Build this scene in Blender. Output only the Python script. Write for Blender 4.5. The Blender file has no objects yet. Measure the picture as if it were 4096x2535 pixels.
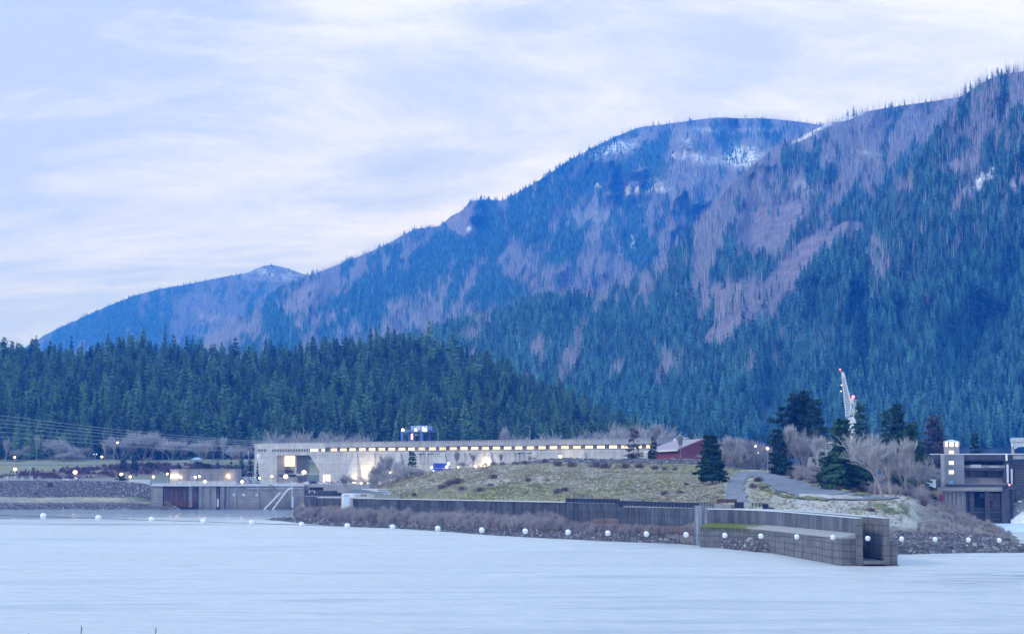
import bpy, math, random
import numpy as np
from mathutils import Vector, Matrix

S = bpy.context.scene
COL = S.collection
R = math.radians
# ------------------------------------------------------------------ camera
HC, F0 = 20.0, 7643.0                        # eye height over the river, focal length in photo pixels (4096 wide)
PITCH = math.atan(630.5 / F0)
cam_d = bpy.data.cameras.new("camera")
cam = bpy.data.objects.new("camera", cam_d); COL.objects.link(cam)
cam_d.sensor_width = 36.0; cam_d.lens = 36.0 * F0 / 4096
cam.location = (0, 0, HC); cam.rotation_euler = (R(90) + PITCH, 0, 0)
cam_d.clip_start = 0.5; cam_d.clip_end = 40000
S.camera = cam
# ------------------------------------------------------------------ world, sun, exposure
SUN_EL, SUN_AZ = 32.0, 243.0                 # soft light behind thick cloud, high over the camera's left shoulder
W = bpy.data.worlds.new("World"); S.world = W; W.use_nodes = True
wt = W.node_tree; wt.nodes.clear()
def wn(t, **k):
    n = wt.nodes.new(t)
    for a, b in k.items(): setattr(n, a, b)
    return n
def wmath(op, a, b=None, c=None, clamp=False):
    n = wn('ShaderNodeMath', operation=op); n.use_clamp = clamp
    for i, v in enumerate((a, b, c)):
        if v is None: continue
        if isinstance(v, (int, float)): n.inputs[i].default_value = v
        else: wt.links.new(v, n.inputs[i])
    return n.outputs[0]
def wmix(f, a, b):
    n = wn('ShaderNodeMix', data_type='RGBA')
    for i, v in ((0, f), (6, a), (7, b)):
        if isinstance(v, (int, float)): n.inputs[i].default_value = v
        elif isinstance(v, tuple): n.inputs[i].default_value = (*v, 1)
        else: wt.links.new(v, n.inputs[i])
    return n.outputs[2]
sky = wn('ShaderNodeTexSky', sky_type='NISHITA'); sky.sun_disc = False
sky.sun_elevation = R(SUN_EL); sky.sun_rotation = R(SUN_AZ)
tc = wn('ShaderNodeTexCoord'); sep = wn('ShaderNodeSeparateXYZ'); wt.links.new(tc.outputs['Generated'], sep.inputs[0])
zz = wmath('MAXIMUM', sep.outputs[2], 0.0)
den = wmath('ADD', zz, 0.30)
cu = wmath('DIVIDE', sep.outputs[0], den); cv = wmath('DIVIDE', sep.outputs[1], den)
cmb = wn('ShaderNodeCombineXYZ'); wt.links.new(cu, cmb.inputs[0]); wt.links.new(cv, cmb.inputs[1])
def cloud(scale, detail, loc, rot=-0.42, dist=0.0, rough=0.55):
    m = wn('ShaderNodeMapping'); m.inputs['Scale'].default_value = scale; m.inputs['Location'].default_value = loc
    m.inputs['Rotation'].default_value = (0, 0, rot); wt.links.new(cmb.outputs[0], m.inputs[0])
    n = wn('ShaderNodeTexNoise'); n.inputs['Scale'].default_value = 1.0; n.inputs['Detail'].default_value = detail
    n.inputs['Roughness'].default_value = rough; n.inputs['Distortion'].default_value = dist
    wt.links.new(m.outputs[0], n.inputs['Vector']); return n.outputs['Fac']
c1 = cloud((1.3, 2.6, 1), 7, (3.1, 1.7, 0), dist=0.8, rough=0.62)
c2 = cloud((4.5, 6.5, 1), 8, (7.3, 4.2, 0), dist=0.6, rough=0.68)
cs = wmath('ADD', wmath('MULTIPLY', c1, 0.80), wmath('MULTIPLY', c2, 0.20))
cr = wn('ShaderNodeMapRange', interpolation_type='SMOOTHSTEP'); wt.links.new(cs, cr.inputs[0])
cr.inputs[1].default_value = 0.385; cr.inputs[2].default_value = 0.63
# more brightness to the middle and right of the view, as the photo has it; thinner cloud and bluer air high up
side = wn('ShaderNodeMapRange'); wt.links.new(cu, side.inputs[0])
side.inputs[1].default_value = -0.75; side.inputs[2].default_value = 0.1; side.inputs[3].default_value = -0.34; side.inputs[4].default_value = 0.12
cf = wmath('ADD', cr.outputs[0], side.outputs[0], clamp=True)
cloud_lo = (5.7, 7.1, 10.1); cloud_hi = (9.9, 10.6, 12.6)
cc = wmix(cf, cloud_lo, cloud_hi)
up = wn('ShaderNodeMapRange', interpolation_type='SMOOTHSTEP'); wt.links.new(zz, up.inputs[0])
up.inputs[1].default_value = 0.26; up.inputs[2].default_value = 0.75
cc2 = wmix(up.outputs[0], cc, (6.5, 11.1, 19.8))
fin = wmix(0.93, sky.outputs[0], cc2)
bg = wn('ShaderNodeBackground'); bg.inputs[1].default_value = 0.1; wt.links.new(fin, bg.inputs[0])
wo = wn('ShaderNodeOutputWorld'); wt.links.new(bg.outputs[0], wo.inputs[0])
sd = bpy.data.lights.new("sun", 'SUN'); sd.energy = 1.45; sd.angle = R(11); sd.color = (1.0, 0.98, 0.98)
sun = bpy.data.objects.new("sun", sd); COL.objects.link(sun)
_a = R(SUN_AZ)
_d = Vector((math.sin(_a) * math.cos(R(SUN_EL)), math.cos(_a) * math.cos(R(SUN_EL)), math.sin(R(SUN_EL))))
sun.rotation_euler = _d.to_track_quat('Z', 'Y').to_euler()
S.view_settings.view_transform = 'Standard'; S.view_settings.look = 'None'
S.view_settings.exposure = 0.0; S.view_settings.gamma = 1.0; S.view_settings.use_curve_mapping = False
S.cycles.max_bounces = 5; S.cycles.diffuse_bounces = 2; S.cycles.glossy_bounces = 2
S.cycles.transmission_bounces = 2; S.cycles.transparent_max_bounces = 8; S.cycles.volume_bounces = 2
S.cycles.caustics_reflective = False; S.cycles.caustics_refractive = False
S.cycles.sample_clamp_indirect = 3.0; S.cycles.use_denoising = True
S.cycles.use_adaptive_sampling = True; S.cycles.adaptive_threshold = 0.015

# ------------------------------------------------------------------ survey helpers: a photo pixel plus a distance or a height gives a place
CP, SP = math.cos(PITCH), math.sin(PITCH)
def ray(px, py):
    cx = (px - 2048.0) / F0; cy = (1267.5 - py) / F0
    y = CP - cy * SP; z = SP + cy * CP
    return cx / y, z / y
def P(px, py, D):
    a, b = ray(px, py); return Vector((a * D, D, HC + b * D))
def G(px, py, z):
    a, b = ray(px, py); D = (z - HC) / b; return Vector((a * D, D, z))
def proj(x, y, z):
    z = z - HC; f = y * CP + z * SP; u = -y * SP + z * CP
    return 2048.0 + F0 * x / f, 1267.5 - F0 * u / f
def lerp(a, b, t): return a + (b - a) * t

# ------------------------------------------------------------------ noise
def _hash(ix, iy, s):
    h = (ix.astype(np.int64) * 374761393 + iy.astype(np.int64) * 668265263 + s * 974711) & 0xffffffff
    h = ((h ^ (h >> 13)) * 1274126177) & 0xffffffff
    return ((h ^ (h >> 16)) & 0xffff) / 65535.0
def vnoise(x, y, s=0):
    ix = np.floor(x); iy = np.floor(y); fx = x - ix; fy = y - iy
    fx = fx * fx * (3 - 2 * fx); fy = fy * fy * (3 - 2 * fy)
    a = _hash(ix, iy, s); b = _hash(ix + 1, iy, s); c = _hash(ix, iy + 1, s); d = _hash(ix + 1, iy + 1, s)
    return (a + (b - a) * fx) * (1 - fy) + (c + (d - c) * fx) * fy
def fbm(x, y, o=5, s=0):
    x = np.asarray(x, float); y = np.asarray(y, float); t = 0; a = 0.5; n = 0
    for k in range(o):
        t = t + a * vnoise(x, y, s + k * 17); n += a; a *= 0.5; x = x * 2.03 + 5.1; y = y * 2.03 + 1.7
    return t / n

# ------------------------------------------------------------------ objects, names, labels
OFF = {}
def tag(o, label=None, cat=None, group=None, kind=None):
    if label: o['label'] = label
    if cat: o['category'] = cat
    if group: o['group'] = group
    if kind: o['kind'] = kind
    return o
def thing(name, label, cat, loc=(0, 0, 0), rz=0.0, group=None):
    o = bpy.data.objects.new(name, None); COL.objects.link(o); o.empty_display_size = 0.5
    o.location = loc; o.rotation_euler = (0, 0, rz); OFF[o] = Vector(loc)
    return tag(o, label, cat, group)
class MB:
    def __init__(s): s.v = []; s.f = []; s.mi = []
    def add(s, vs, fs, m=0):
        b = len(s.v); s.v.extend(tuple(v) for v in vs); s.f.extend(tuple(b + i for i in f) for f in fs); s.mi.extend([m] * len(fs)); return s
    def box(s, x0, x1, y0, y1, z0, z1, m=0):
        v = [(x0, y0, z0), (x1, y0, z0), (x1, y1, z0), (x0, y1, z0), (x0, y0, z1), (x1, y0, z1), (x1, y1, z1), (x0, y1, z1)]
        return s.add(v, [(0, 3, 2, 1), (4, 5, 6, 7), (0, 1, 5, 4), (1, 2, 6, 5), (2, 3, 7, 6), (3, 0, 4, 7)], m)
    def hexa(s, b4, t4, m=0):
        return s.add(list(b4) + list(t4), [(0, 3, 2, 1), (4, 5, 6, 7), (0, 1, 5, 4), (1, 2, 6, 5), (2, 3, 7, 6), (3, 0, 4, 7)], m)
    def tube(s, p0, p1, r0, r1=None, n=5, cap=True, m=0):
        p0 = Vector(p0); p1 = Vector(p1); r1 = r0 if r1 is None else r1; d = (p1 - p0)
        if d.length < 1e-6: return s
        d.normalize(); a = d.orthogonal().normalized(); b = d.cross(a); vs = []
        for p, r in ((p0, r0), (p1, r1)):
            for k in range(n):
                t = 2 * math.pi * k / n; vs.append(p + a * (math.cos(t) * r) + b * (math.sin(t) * r))
        fs = [(k, (k + 1) % n, n + (k + 1) % n, n + k) for k in range(n)]
        if cap: fs += [tuple(range(n - 1, -1, -1)), tuple(range(n, 2 * n))]
        return s.add(vs, fs, m)
    def beam(s, p0, p1, w, h=None, m=0):
        return s.tube(p0, p1, w * 0.7, n=4, m=m)
    def ball(s, c, r, nu=10, nv=6, m=0, sz=1.0, jit=0.0, rng=None):
        vs = [(c[0], c[1], c[2] + r * sz)]
        for j in range(1, nv):
            t = math.pi * j / nv
            for i in range(nu):
                u = 2 * math.pi * i / nu; k = r * (1 + (rng.uniform(-jit, jit) if jit else 0))
                vs.append((c[0] + k * math.sin(t) * math.cos(u), c[1] + k * math.sin(t) * math.sin(u), c[2] + k * math.cos(t) * sz))
        vs.append((c[0], c[1], c[2] - r * sz)); fs = []
        for i in range(nu): fs.append((0, 1 + i, 1 + (i + 1) % nu))
        for j in range(nv - 2):
            for i in range(nu):
                a = 1 + j * nu + i; b = 1 + j * nu + (i + 1) % nu; fs.append((a, a + nu, b + nu, b))
        e = len(vs) - 1; o = 1 + (nv - 2) * nu
        for i in range(nu): fs.append((e, o + (i + 1) % nu, o + i))
        return s.add(vs, fs, m)
    def prism(s, poly, vec, m=0):
        """poly: coplanar points; extruded by vec"""
        n = len(poly); vec = Vector(vec); vs = [Vector(p) for p in poly] + [Vector(p) + vec for p in poly]
        fs = [tuple(range(n)), tuple(range(2 * n - 1, n - 1, -1))] + [(k, n + k, n + (k + 1) % n, (k + 1) % n) for k in range(n)]
        return s.add(vs, fs, m)
def meshobj(name, mb, mats, parent=None, world=False, smooth=False):
    off = OFF.get(parent, Vector((0, 0, 0))) if world else Vector((0, 0, 0))
    me = bpy.data.meshes.new(name)
    vs = [(v[0] - off[0], v[1] - off[1], v[2] - off[2]) for v in mb.v] if world else mb.v
    me.from_pydata(vs, [], mb.f)
    for m in (mats if isinstance(mats, (list, tuple)) else [mats]): me.materials.append(m)
    if isinstance(mats, (list, tuple)) and len(mats) > 1: me.polygons.foreach_set('material_index', mb.mi)
    if smooth: me.polygons.foreach_set('use_smooth', [True] * len(me.polygons))
    me.validate(); me.update()
    o = bpy.data.objects.new(name, me); COL.objects.link(o)
    if parent is not None: o.parent = parent; OFF[o] = off if world else OFF.get(parent, Vector((0, 0, 0)))
    return o
def part(name, mb, mat, parent, smooth=False): return meshobj(name, mb, mat, parent, False, smooth)
def wpart(name, mb, mat, parent, smooth=False): return meshobj(name, mb, mat, parent, True, smooth)
def copy_thing(src, loc, rz=0.0, sc=1.0, label=None, group=None, mats=None):
    r = src.copy(); COL.objects.link(r); r.location = loc; r.rotation_euler = (0, 0, rz)
    r.scale = (sc, sc, sc) if isinstance(sc, (int, float)) else sc
    if label: r['label'] = label
    if group: r['group'] = group
    for ch in src.children:
        c = ch.copy(); COL.objects.link(c); c.parent = r
        for g in ch.children:
            d = g.copy(); COL.objects.link(d); d.parent = c
    return r

# ------------------------------------------------------------------ materials
class NT:
    def __init__(s, name):
        s.m = bpy.data.materials.new(name); s.m.use_nodes = True; s.t = s.m.node_tree; s.t.nodes.clear()
        s.b = s.n('ShaderNodeBsdfPrincipled'); s.o = s.n('ShaderNodeOutputMaterial'); s.l(s.b.outputs[0], s.o.inputs[0])
    def n(s, t, **k):
        n = s.t.nodes.new(t)
        for a, b in k.items(): setattr(n, a, b)
        return n
    def l(s, a, b): s.t.links.new(a, b)
    def put(s, sock, v):
        if hasattr(v, 'is_output') or isinstance(v, bpy.types.NodeSocket): s.l(v, sock)
        elif isinstance(v, tuple) and len(v) == 3 and sock.type == 'RGBA': sock.default_value = (*v, 1)
        else: sock.default_value = v
    def coord(s, kind='Object', scale=(1, 1, 1), rot=(0, 0, 0)):
        c = s.n('ShaderNodeTexCoord'); m = s.n('ShaderNodeMapping'); m.inputs['Scale'].default_value = scale; m.inputs['Rotation'].default_value = rot
        s.l(c.outputs[kind], m.inputs[0]); return m.outputs[0]
    def noise(s, vec, scale=1, detail=5, rough=0.55, dist=0.0):
        n = s.n('ShaderNodeTexNoise'); s.l(vec, n.inputs['Vector']); n.inputs['Scale'].default_value = scale
        n.inputs['Detail'].default_value = detail; n.inputs['Roughness'].default_value = rough; n.inputs['Distortion'].default_value = dist
        return n.outputs['Fac']
    def ramp(s, fac, stops):
        r = s.n('ShaderNodeValToRGB'); s.l(fac, r.inputs[0]); e = r.color_ramp.elements
        while len(e) < len(stops): e.new(0.5)
        for k, (p, c) in enumerate(stops):
            e[k].position = p; e[k].color = (*(c if isinstance(c, tuple) else (c, c, c)), 1)
        return r.outputs[0]
    def mix(s, f, a, b, mode='MIX'):
        n = s.n('ShaderNodeMix', data_type='RGBA', blend_type=mode)
        s.put(n.inputs[0], f); s.put(n.inputs[6], a); s.put(n.inputs[7], b); return n.outputs[2]
    def math(s, op, a, b=0.0, clamp=False):
        n = s.n('ShaderNodeMath', operation=op); n.use_clamp = clamp; s.put(n.inputs[0], a); s.put(n.inputs[1], b); return n.outputs[0]
    def attr(s, name, geo=True):
        a = s.n('ShaderNodeAttribute'); a.attribute_name = name; return a
    def rand(s): return s.n('ShaderNodeObjectInfo').outputs['Random']
    def bump(s, h, strength=0.5, dist=0.1):
        b = s.n('ShaderNodeBump'); s.l(h, b.inputs['Height']); b.inputs['Strength'].default_value = strength; b.inputs['Distance'].default_value = dist
        s.l(b.outputs[0], s.b.inputs['Normal'])
    def col(s, c): s.put(s.b.inputs['Base Color'], c)
    def rough(s, v): s.put(s.b.inputs['Roughness'], v)
def plain(name, c, rough=0.7, metal=0.0, var=0.25, scale=1.5, bump=0.0):
    t = NT(name); v = t.coord('Object'); n = t.noise(v, scale, 5, 0.6)
    d = tuple(x * (1 - var) for x in c); h = tuple(min(1, x * (1 + var)) for x in c)
    t.col(t.ramp(n, [(0.3, d), (0.7, h)])); t.rough(rough); t.b.inputs['Metallic'].default_value = metal
    if bump: t.bump(t.noise(v, scale * 6, 4), bump, 0.05)
    return t.m
def emit(name, c, st):
    t = NT(name); t.col((0.8, 0.8, 0.8)); t.put(t.b.inputs['Emission Color'], c); t.b.inputs['Emission Strength'].default_value = st; t.rough(0.4); return t.m
def concrete(name, light, dark, stain=(0.05, 0.05, 0.05), amount=0.6, line=0.0, course=1.5, wet=None):
    """board-marked concrete with long vertical run-off stains"""
    t = NT(name); v = t.coord('Object')
    base = t.ramp(t.noise(v, 0.22, 6, 0.6), [(0.3, dark), (0.7, light)])
    sv = t.coord('Object', (0.45, 0.45, 0.035)); s1 = t.noise(sv, 1.0, 6, 0.65, 0.15)
    clus = t.ramp(t.noise(t.coord('Object', (0.12, 0.12, 0.10)), 1.0, 4, 0.6), [(0.36, 0.5), (0.58, 1.0)])
    mask = t.math('MULTIPLY', t.math('MULTIPLY', t.ramp(s1, [(0.36, 1.0), (0.64, 0.0)]), clus), amount)
    c = t.mix(mask, base, stain)
    sv2 = t.coord('Object', (2.6, 2.6, 0.10)); s2 = t.math('MULTIPLY', t.ramp(t.noise(sv2, 1.0, 4, 0.6), [(0.55, 0.0), (0.72, 1.0)]), clus)
    c = t.mix(t.math('MULTIPLY', s2, 0.45 * amount), c, tuple(min(0.8, x * 1.5) for x in light))
    f = t.noise(t.coord('Object'), 5.0, 4, 0.7); c = t.mix(0.45, c, t.ramp(f, [(0.3, 0.35), (0.7, 0.95)]), 'MULTIPLY')
    if line:
        w = t.n('ShaderNodeTexWave'); w.wave_type = 'BANDS'; w.bands_direction = 'Z'; w.inputs['Scale'].default_value = 0.314 / course
        w.inputs['Distortion'].default_value = 0.4; w.inputs['Detail'].default_value = 2; t.l(t.coord('Object'), w.inputs['Vector'])
        c = t.mix(t.math('MULTIPLY', t.ramp(w.outputs['Fac'], [(0.02, 1.0), (0.09, 0.0)]), line), c, stain)
    if wet:
        z0, z1, wc = wet
        g = t.n('ShaderNodeNewGeometry'); sp = t.n('ShaderNodeSeparateXYZ'); t.l(g.outputs['Position'], sp.inputs[0])
        zz_ = t.math('ADD', sp.outputs[2], t.math('MULTIPLY', t.noise(t.coord('Object', (0.3, 0.3, 0.3)), 1, 4), 0.8))
        mr = t.n('ShaderNodeMapRange'); t.l(zz_, mr.inputs[0]); mr.inputs[1].default_value = z0; mr.inputs[2].default_value = z1
        mr.inputs[3].default_value = 0.8; mr.inputs[4].default_value = 0.0
        c = t.mix(mr.outputs[0], c, wc)
    t.col(c); t.rough(0.85); t.bump(t.noise(v, 3.0, 6, 0.7), 0.4, 0.08)
    return t.m

# ------------------------------------------------------------------ lofted ground: lines of (px, py, distance), nearest first
class Loft: pass
def cinterp(xs, ys, x):
    """monotone-ish smooth interpolation"""
    xs = np.asarray(xs, float); ys = np.asarray(ys, float)
    m = np.gradient(ys, xs) if len(xs) > 2 else np.full(len(xs), (ys[-1] - ys[0]) / max(1e-9, xs[-1] - xs[0]))
    i = np.clip(np.searchsorted(xs, x) - 1, 0, len(xs) - 2); h = xs[i + 1] - xs[i]; t = np.clip((x - xs[i]) / h, 0, 1)
    s = (ys[i + 1] - ys[i]) / h; m0 = np.clip(m[i], np.minimum(0, 3 * s), np.maximum(0, 3 * s)); m1 = np.clip(m[i + 1], np.minimum(0, 3 * s), np.maximum(0, 3 * s))
    return (1 + 2 * t) * (1 - t) ** 2 * ys[i] + t * (1 - t) ** 2 * h * m0 + t * t * (3 - 2 * t) * ys[i + 1] + t * t * (t - 1) * h * m1
def loft(name, px0, px1, nu, lines, sub, dnoise=None, znoise=None, mat=None, kind='structure', curve=True):
    us = np.linspace(px0, px1, nu)
    LP = []; LD = []
    for ln in lines:
        xs = [c[0] for c in ln]; LP.append(cinterp(xs, [c[1] for c in ln], us)); LD.append(cinterp(xs, [c[2] for c in ln], us))
    LP = np.array(LP); LD = np.array(LD); rows_p = []; rows_d = []; vv = []
    subs = sub if isinstance(sub, (list, tuple)) else [sub] * (len(lines) - 1)
    for k in range(len(lines) - 1):
        n = subs[k]
        for j in range(n + (1 if k == len(lines) - 2 else 0)):
            t = j / n; rows_p.append(LP[k] + (LP[k + 1] - LP[k]) * t); rows_d.append(LD[k] + (LD[k + 1] - LD[k]) * t); vv.append(k + t)
    PYg = np.array(rows_p); Dg = np.array(rows_d); U = np.tile(us, (len(vv), 1)); V = np.array(vv)[:, None] * np.ones((1, nu))
    if dnoise is not None: Dg = Dg * dnoise(U, PYg, V)
    cx = (U - 2048.0) / F0; cy = (1267.5 - PYg) / F0; y = CP - cy * SP; z = SP + cy * CP
    X = cx / y * Dg; Y = Dg; Z = HC + z / y * Dg
    if znoise is not None: Z = Z + znoise(X, Y, U, PYg, V)
    nv = len(vv)
    idx = np.arange(nv * nu).reshape(nv, nu)
    faces = np.stack([idx[:-1, :-1], idx[:-1, 1:], idx[1:, 1:], idx[1:, :-1]], -1).reshape(-1, 4)
    co = np.stack([X, Y, Z], -1).reshape(-1, 3)
    me = bpy.data.meshes.new(name)
    me.vertices.add(len(co)); me.vertices.foreach_set('co', co.ravel())
    me.loops.add(faces.size); me.loops.foreach_set('vertex_index', faces.ravel().astype(np.int32))
    me.polygons.add(len(faces)); me.polygons.foreach_set('loop_start', np.arange(0, faces.size, 4, dtype=np.int32))
    me.polygons.foreach_set('use_smooth', np.ones(len(faces), bool)); me.update(); me.validate()
    o = bpy.data.objects.new(name, me); COL.objects.link(o); o['kind'] = kind
    if mat: me.materials.append(mat)
    L = Loft(); L.o = o; L.X, L.Y, L.Z, L.U, L.PY, L.V = X, Y, Z, U, PYg, V; L.us = us; L.nv = nv; L.nu = nu; L.vv = np.array(vv)
    return L
def attr_col(L, name, arr):
    a = L.o.data.attributes.new(name, 'FLOAT_COLOR', 'POINT'); n = arr.shape[0] * arr.shape[1]
    c = np.ones((n, 4)); c[:, :3] = arr.reshape(n, 3); a.data.foreach_set('color', c.ravel())
def attr_f(L, name, arr):
    a = L.o.data.attributes.new(name, 'FLOAT', 'POINT'); a.data.foreach_set('value', np.ascontiguousarray(arr, dtype=np.float32).ravel())
def at_uv(L, u, v):
    """bilinear point on a loft at fractional grid indices"""
    u = np.clip(u, 0, L.nu - 1.001); v = np.clip(v, 0, L.nv - 1.001); i = u.astype(int); j = v.astype(int); fu = u - i; fv = v - j
    r = []
    for A in (L.X, L.Y, L.Z):
        r.append((A[j, i] * (1 - fu) + A[j, i + 1] * fu) * (1 - fv) + (A[j + 1, i] * (1 - fu) + A[j + 1, i + 1] * fu) * fv)
    return np.stack(r, -1)
def on(L, px, py, which=0, dz=0.0):
    """the point of ground L seen at (px, py)"""
    u = (px - L.us[0]) / (L.us[-1] - L.us[0]) * (L.nu - 1); i = int(min(max(u, 0), L.nu - 1.001)); fu = u - i
    X = L.X[:, i] * (1 - fu) + L.X[:, i + 1] * fu; Y = L.Y[:, i] * (1 - fu) + L.Y[:, i + 1] * fu; Z = L.Z[:, i] * (1 - fu) + L.Z[:, i + 1] * fu
    _, q = proj(X, Y, Z); best = None
    for k in range(len(q) - 1):
        if (q[k] - py) * (q[k + 1] - py) <= 0 and q[k] != q[k + 1]:
            t = (q[k] - py) / (q[k] - q[k + 1]); best = Vector((X[k] + (X[k + 1] - X[k]) * t, Y[k] + (Y[k + 1] - Y[k]) * t, Z[k] + (Z[k + 1] - Z[k]) * t + dz)); break
    if best is None:
        k = int(np.argmin(np.abs(q - py))); best = Vector((X[k], Y[k], Z[k] + dz))
    return best
def scatter(name, pts, scale, variants, label, cat, rot=None, kind='stuff', tilt=None, which=None, seed=1):
    """one object of instances of the given real objects' meshes"""
    rng = np.random.default_rng(seed); n = len(pts)
    me = bpy.data.meshes.new(name); me.vertices.add(n); me.vertices.foreach_set('co', np.ascontiguousarray(pts, dtype=np.float32).ravel())
    a = me.attributes.new('sc', 'FLOAT_VECTOR', 'POINT'); sv = np.asarray(scale, np.float32)[:, None] * np.clip(rng.normal(1, (.20, .20, .16), (n, 3)), .55, 1.5); sv[:, 1] = sv[:, 0]; a.data.foreach_set('vector', np.ascontiguousarray(sv, dtype=np.float32).ravel())
    ro = np.zeros((n, 3), np.float32); ro[:, 2] = rng.uniform(0, 6.283, n)
    if tilt: ro[:, :2] = rng.normal(0, tilt, (n, 2))
    a = me.attributes.new('ro', 'FLOAT_VECTOR', 'POINT'); a.data.foreach_set('vector', ro.ravel())
    w = rng.integers(0, len(variants), n).astype(np.int32) if which is None else np.asarray(which, np.int32)
    a = me.attributes.new('wh', 'INT', 'POINT'); a.data.foreach_set('value', w)
    o = bpy.data.objects.new(name, me); COL.objects.link(o); tag(o, label, cat, None, kind)
    g = bpy.data.node_groups.new(name, 'GeometryNodeTree')
    g.interface.new_socket('Geometry', in_out='INPUT', socket_type='NodeSocketGeometry'); g.interface.new_socket('Geometry', in_out='OUTPUT', socket_type='NodeSocketGeometry')
    gi = g.nodes.new('NodeGroupInput'); go = g.nodes.new('NodeGroupOutput'); ip = g.nodes.new('GeometryNodeInstanceOnPoints')
    m2p = g.nodes.new('GeometryNodeMeshToPoints'); g.links.new(gi.outputs[0], m2p.inputs[0]); g.links.new(m2p.outputs[0], ip.inputs['Points'])
    jn = g.nodes.new('GeometryNodeJoinGeometry')
    for v in reversed(variants):
        oi = g.nodes.new('GeometryNodeObjectInfo'); oi.transform_space = 'ORIGINAL'; oi.inputs['As Instance'].default_value = True; oi.inputs['Object'].default_value = v
        g.links.new(oi.outputs['Geometry'], jn.inputs[0])
    g.links.new(jn.outputs[0], ip.inputs['Instance']); ip.inputs['Pick Instance'].default_value = True
    for nm, ty, sk in (('sc', 'FLOAT_VECTOR', 'Scale'), ('ro', 'FLOAT_VECTOR', 'Rotation'), ('wh', 'INT', 'Instance Index')):
        na = g.nodes.new('GeometryNodeInputNamedAttribute'); na.data_type = ty; na.inputs[0].default_value = nm
        if sk == 'Rotation':
            e = g.nodes.new('FunctionNodeEulerToRotation'); g.links.new(na.outputs[0], e.inputs[0]); g.links.new(e.outputs[0], ip.inputs[sk])
        else: g.links.new(na.outputs[0], ip.inputs[sk])
    g.links.new(ip.outputs[0], go.inputs[0])
    md = o.modifiers.new('scatter', 'NODES'); md.node_group = g
    return o
# ================================================================== setting materials
def mask(U, PYg, spots):
    """soft ellipses given where the patch lies: (px, py, rx, ry, turn, weight)"""
    r = np.zeros_like(U)
    for (x, y, rx, ry, a, w) in spots:
        a = R(a); dx = U - x; dy = PYg - y; p = (dx * math.cos(a) + dy * math.sin(a)) / rx; q = (-dx * math.sin(a) + dy * math.cos(a)) / ry
        r = r + w * np.exp(-(p * p + q * q) ** 1.5 * 0.7)
    return r
def slopemat(name, bare, woods, rock, snow):
    t = NT(name); v = t.coord('Object')
    wa = t.attr('woods').outputs['Fac']; ra = t.attr('rock').outputs['Fac']; sa = t.attr('snow').outputs['Fac']
    sv = t.coord('Object', (0.06, 0.03, 0.02)); st = t.noise(sv, 1.0, 6, 0.65)
    b = t.ramp(st, [(0.3, tuple(x * 0.6 for x in bare)), (0.7, bare)])
    c = t.mix(wa, b, woods)
    rk = t.ramp(t.noise(t.coord('Object', (0.012, 0.012, 0.06)), 1.0, 7, 0.7), [(0.35, tuple(x * 0.45 for x in rock)), (0.65, rock)])
    c = t.mix(ra, c, rk)
    sn = t.math('MULTIPLY', sa, t.ramp(t.noise(t.coord('Object', (0.02, 0.02, 0.05)), 1.0, 6, 0.75), [(0.42, 0.0), (0.50, 1.0)]))
    c = t.mix(sn, c, snow); t.col(c); t.rough(0.95)
    t.bump(st, 0.6, 6.0)
    return t.m
MT = slopemat('mountain_ground', (0.095, 0.095, 0.145), (0.008, 0.028, 0.042), (0.22, 0.18, 0.225), (0.85, 0.87, 0.9))  # bare and woods colours carry part of the blue distance haze

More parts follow.
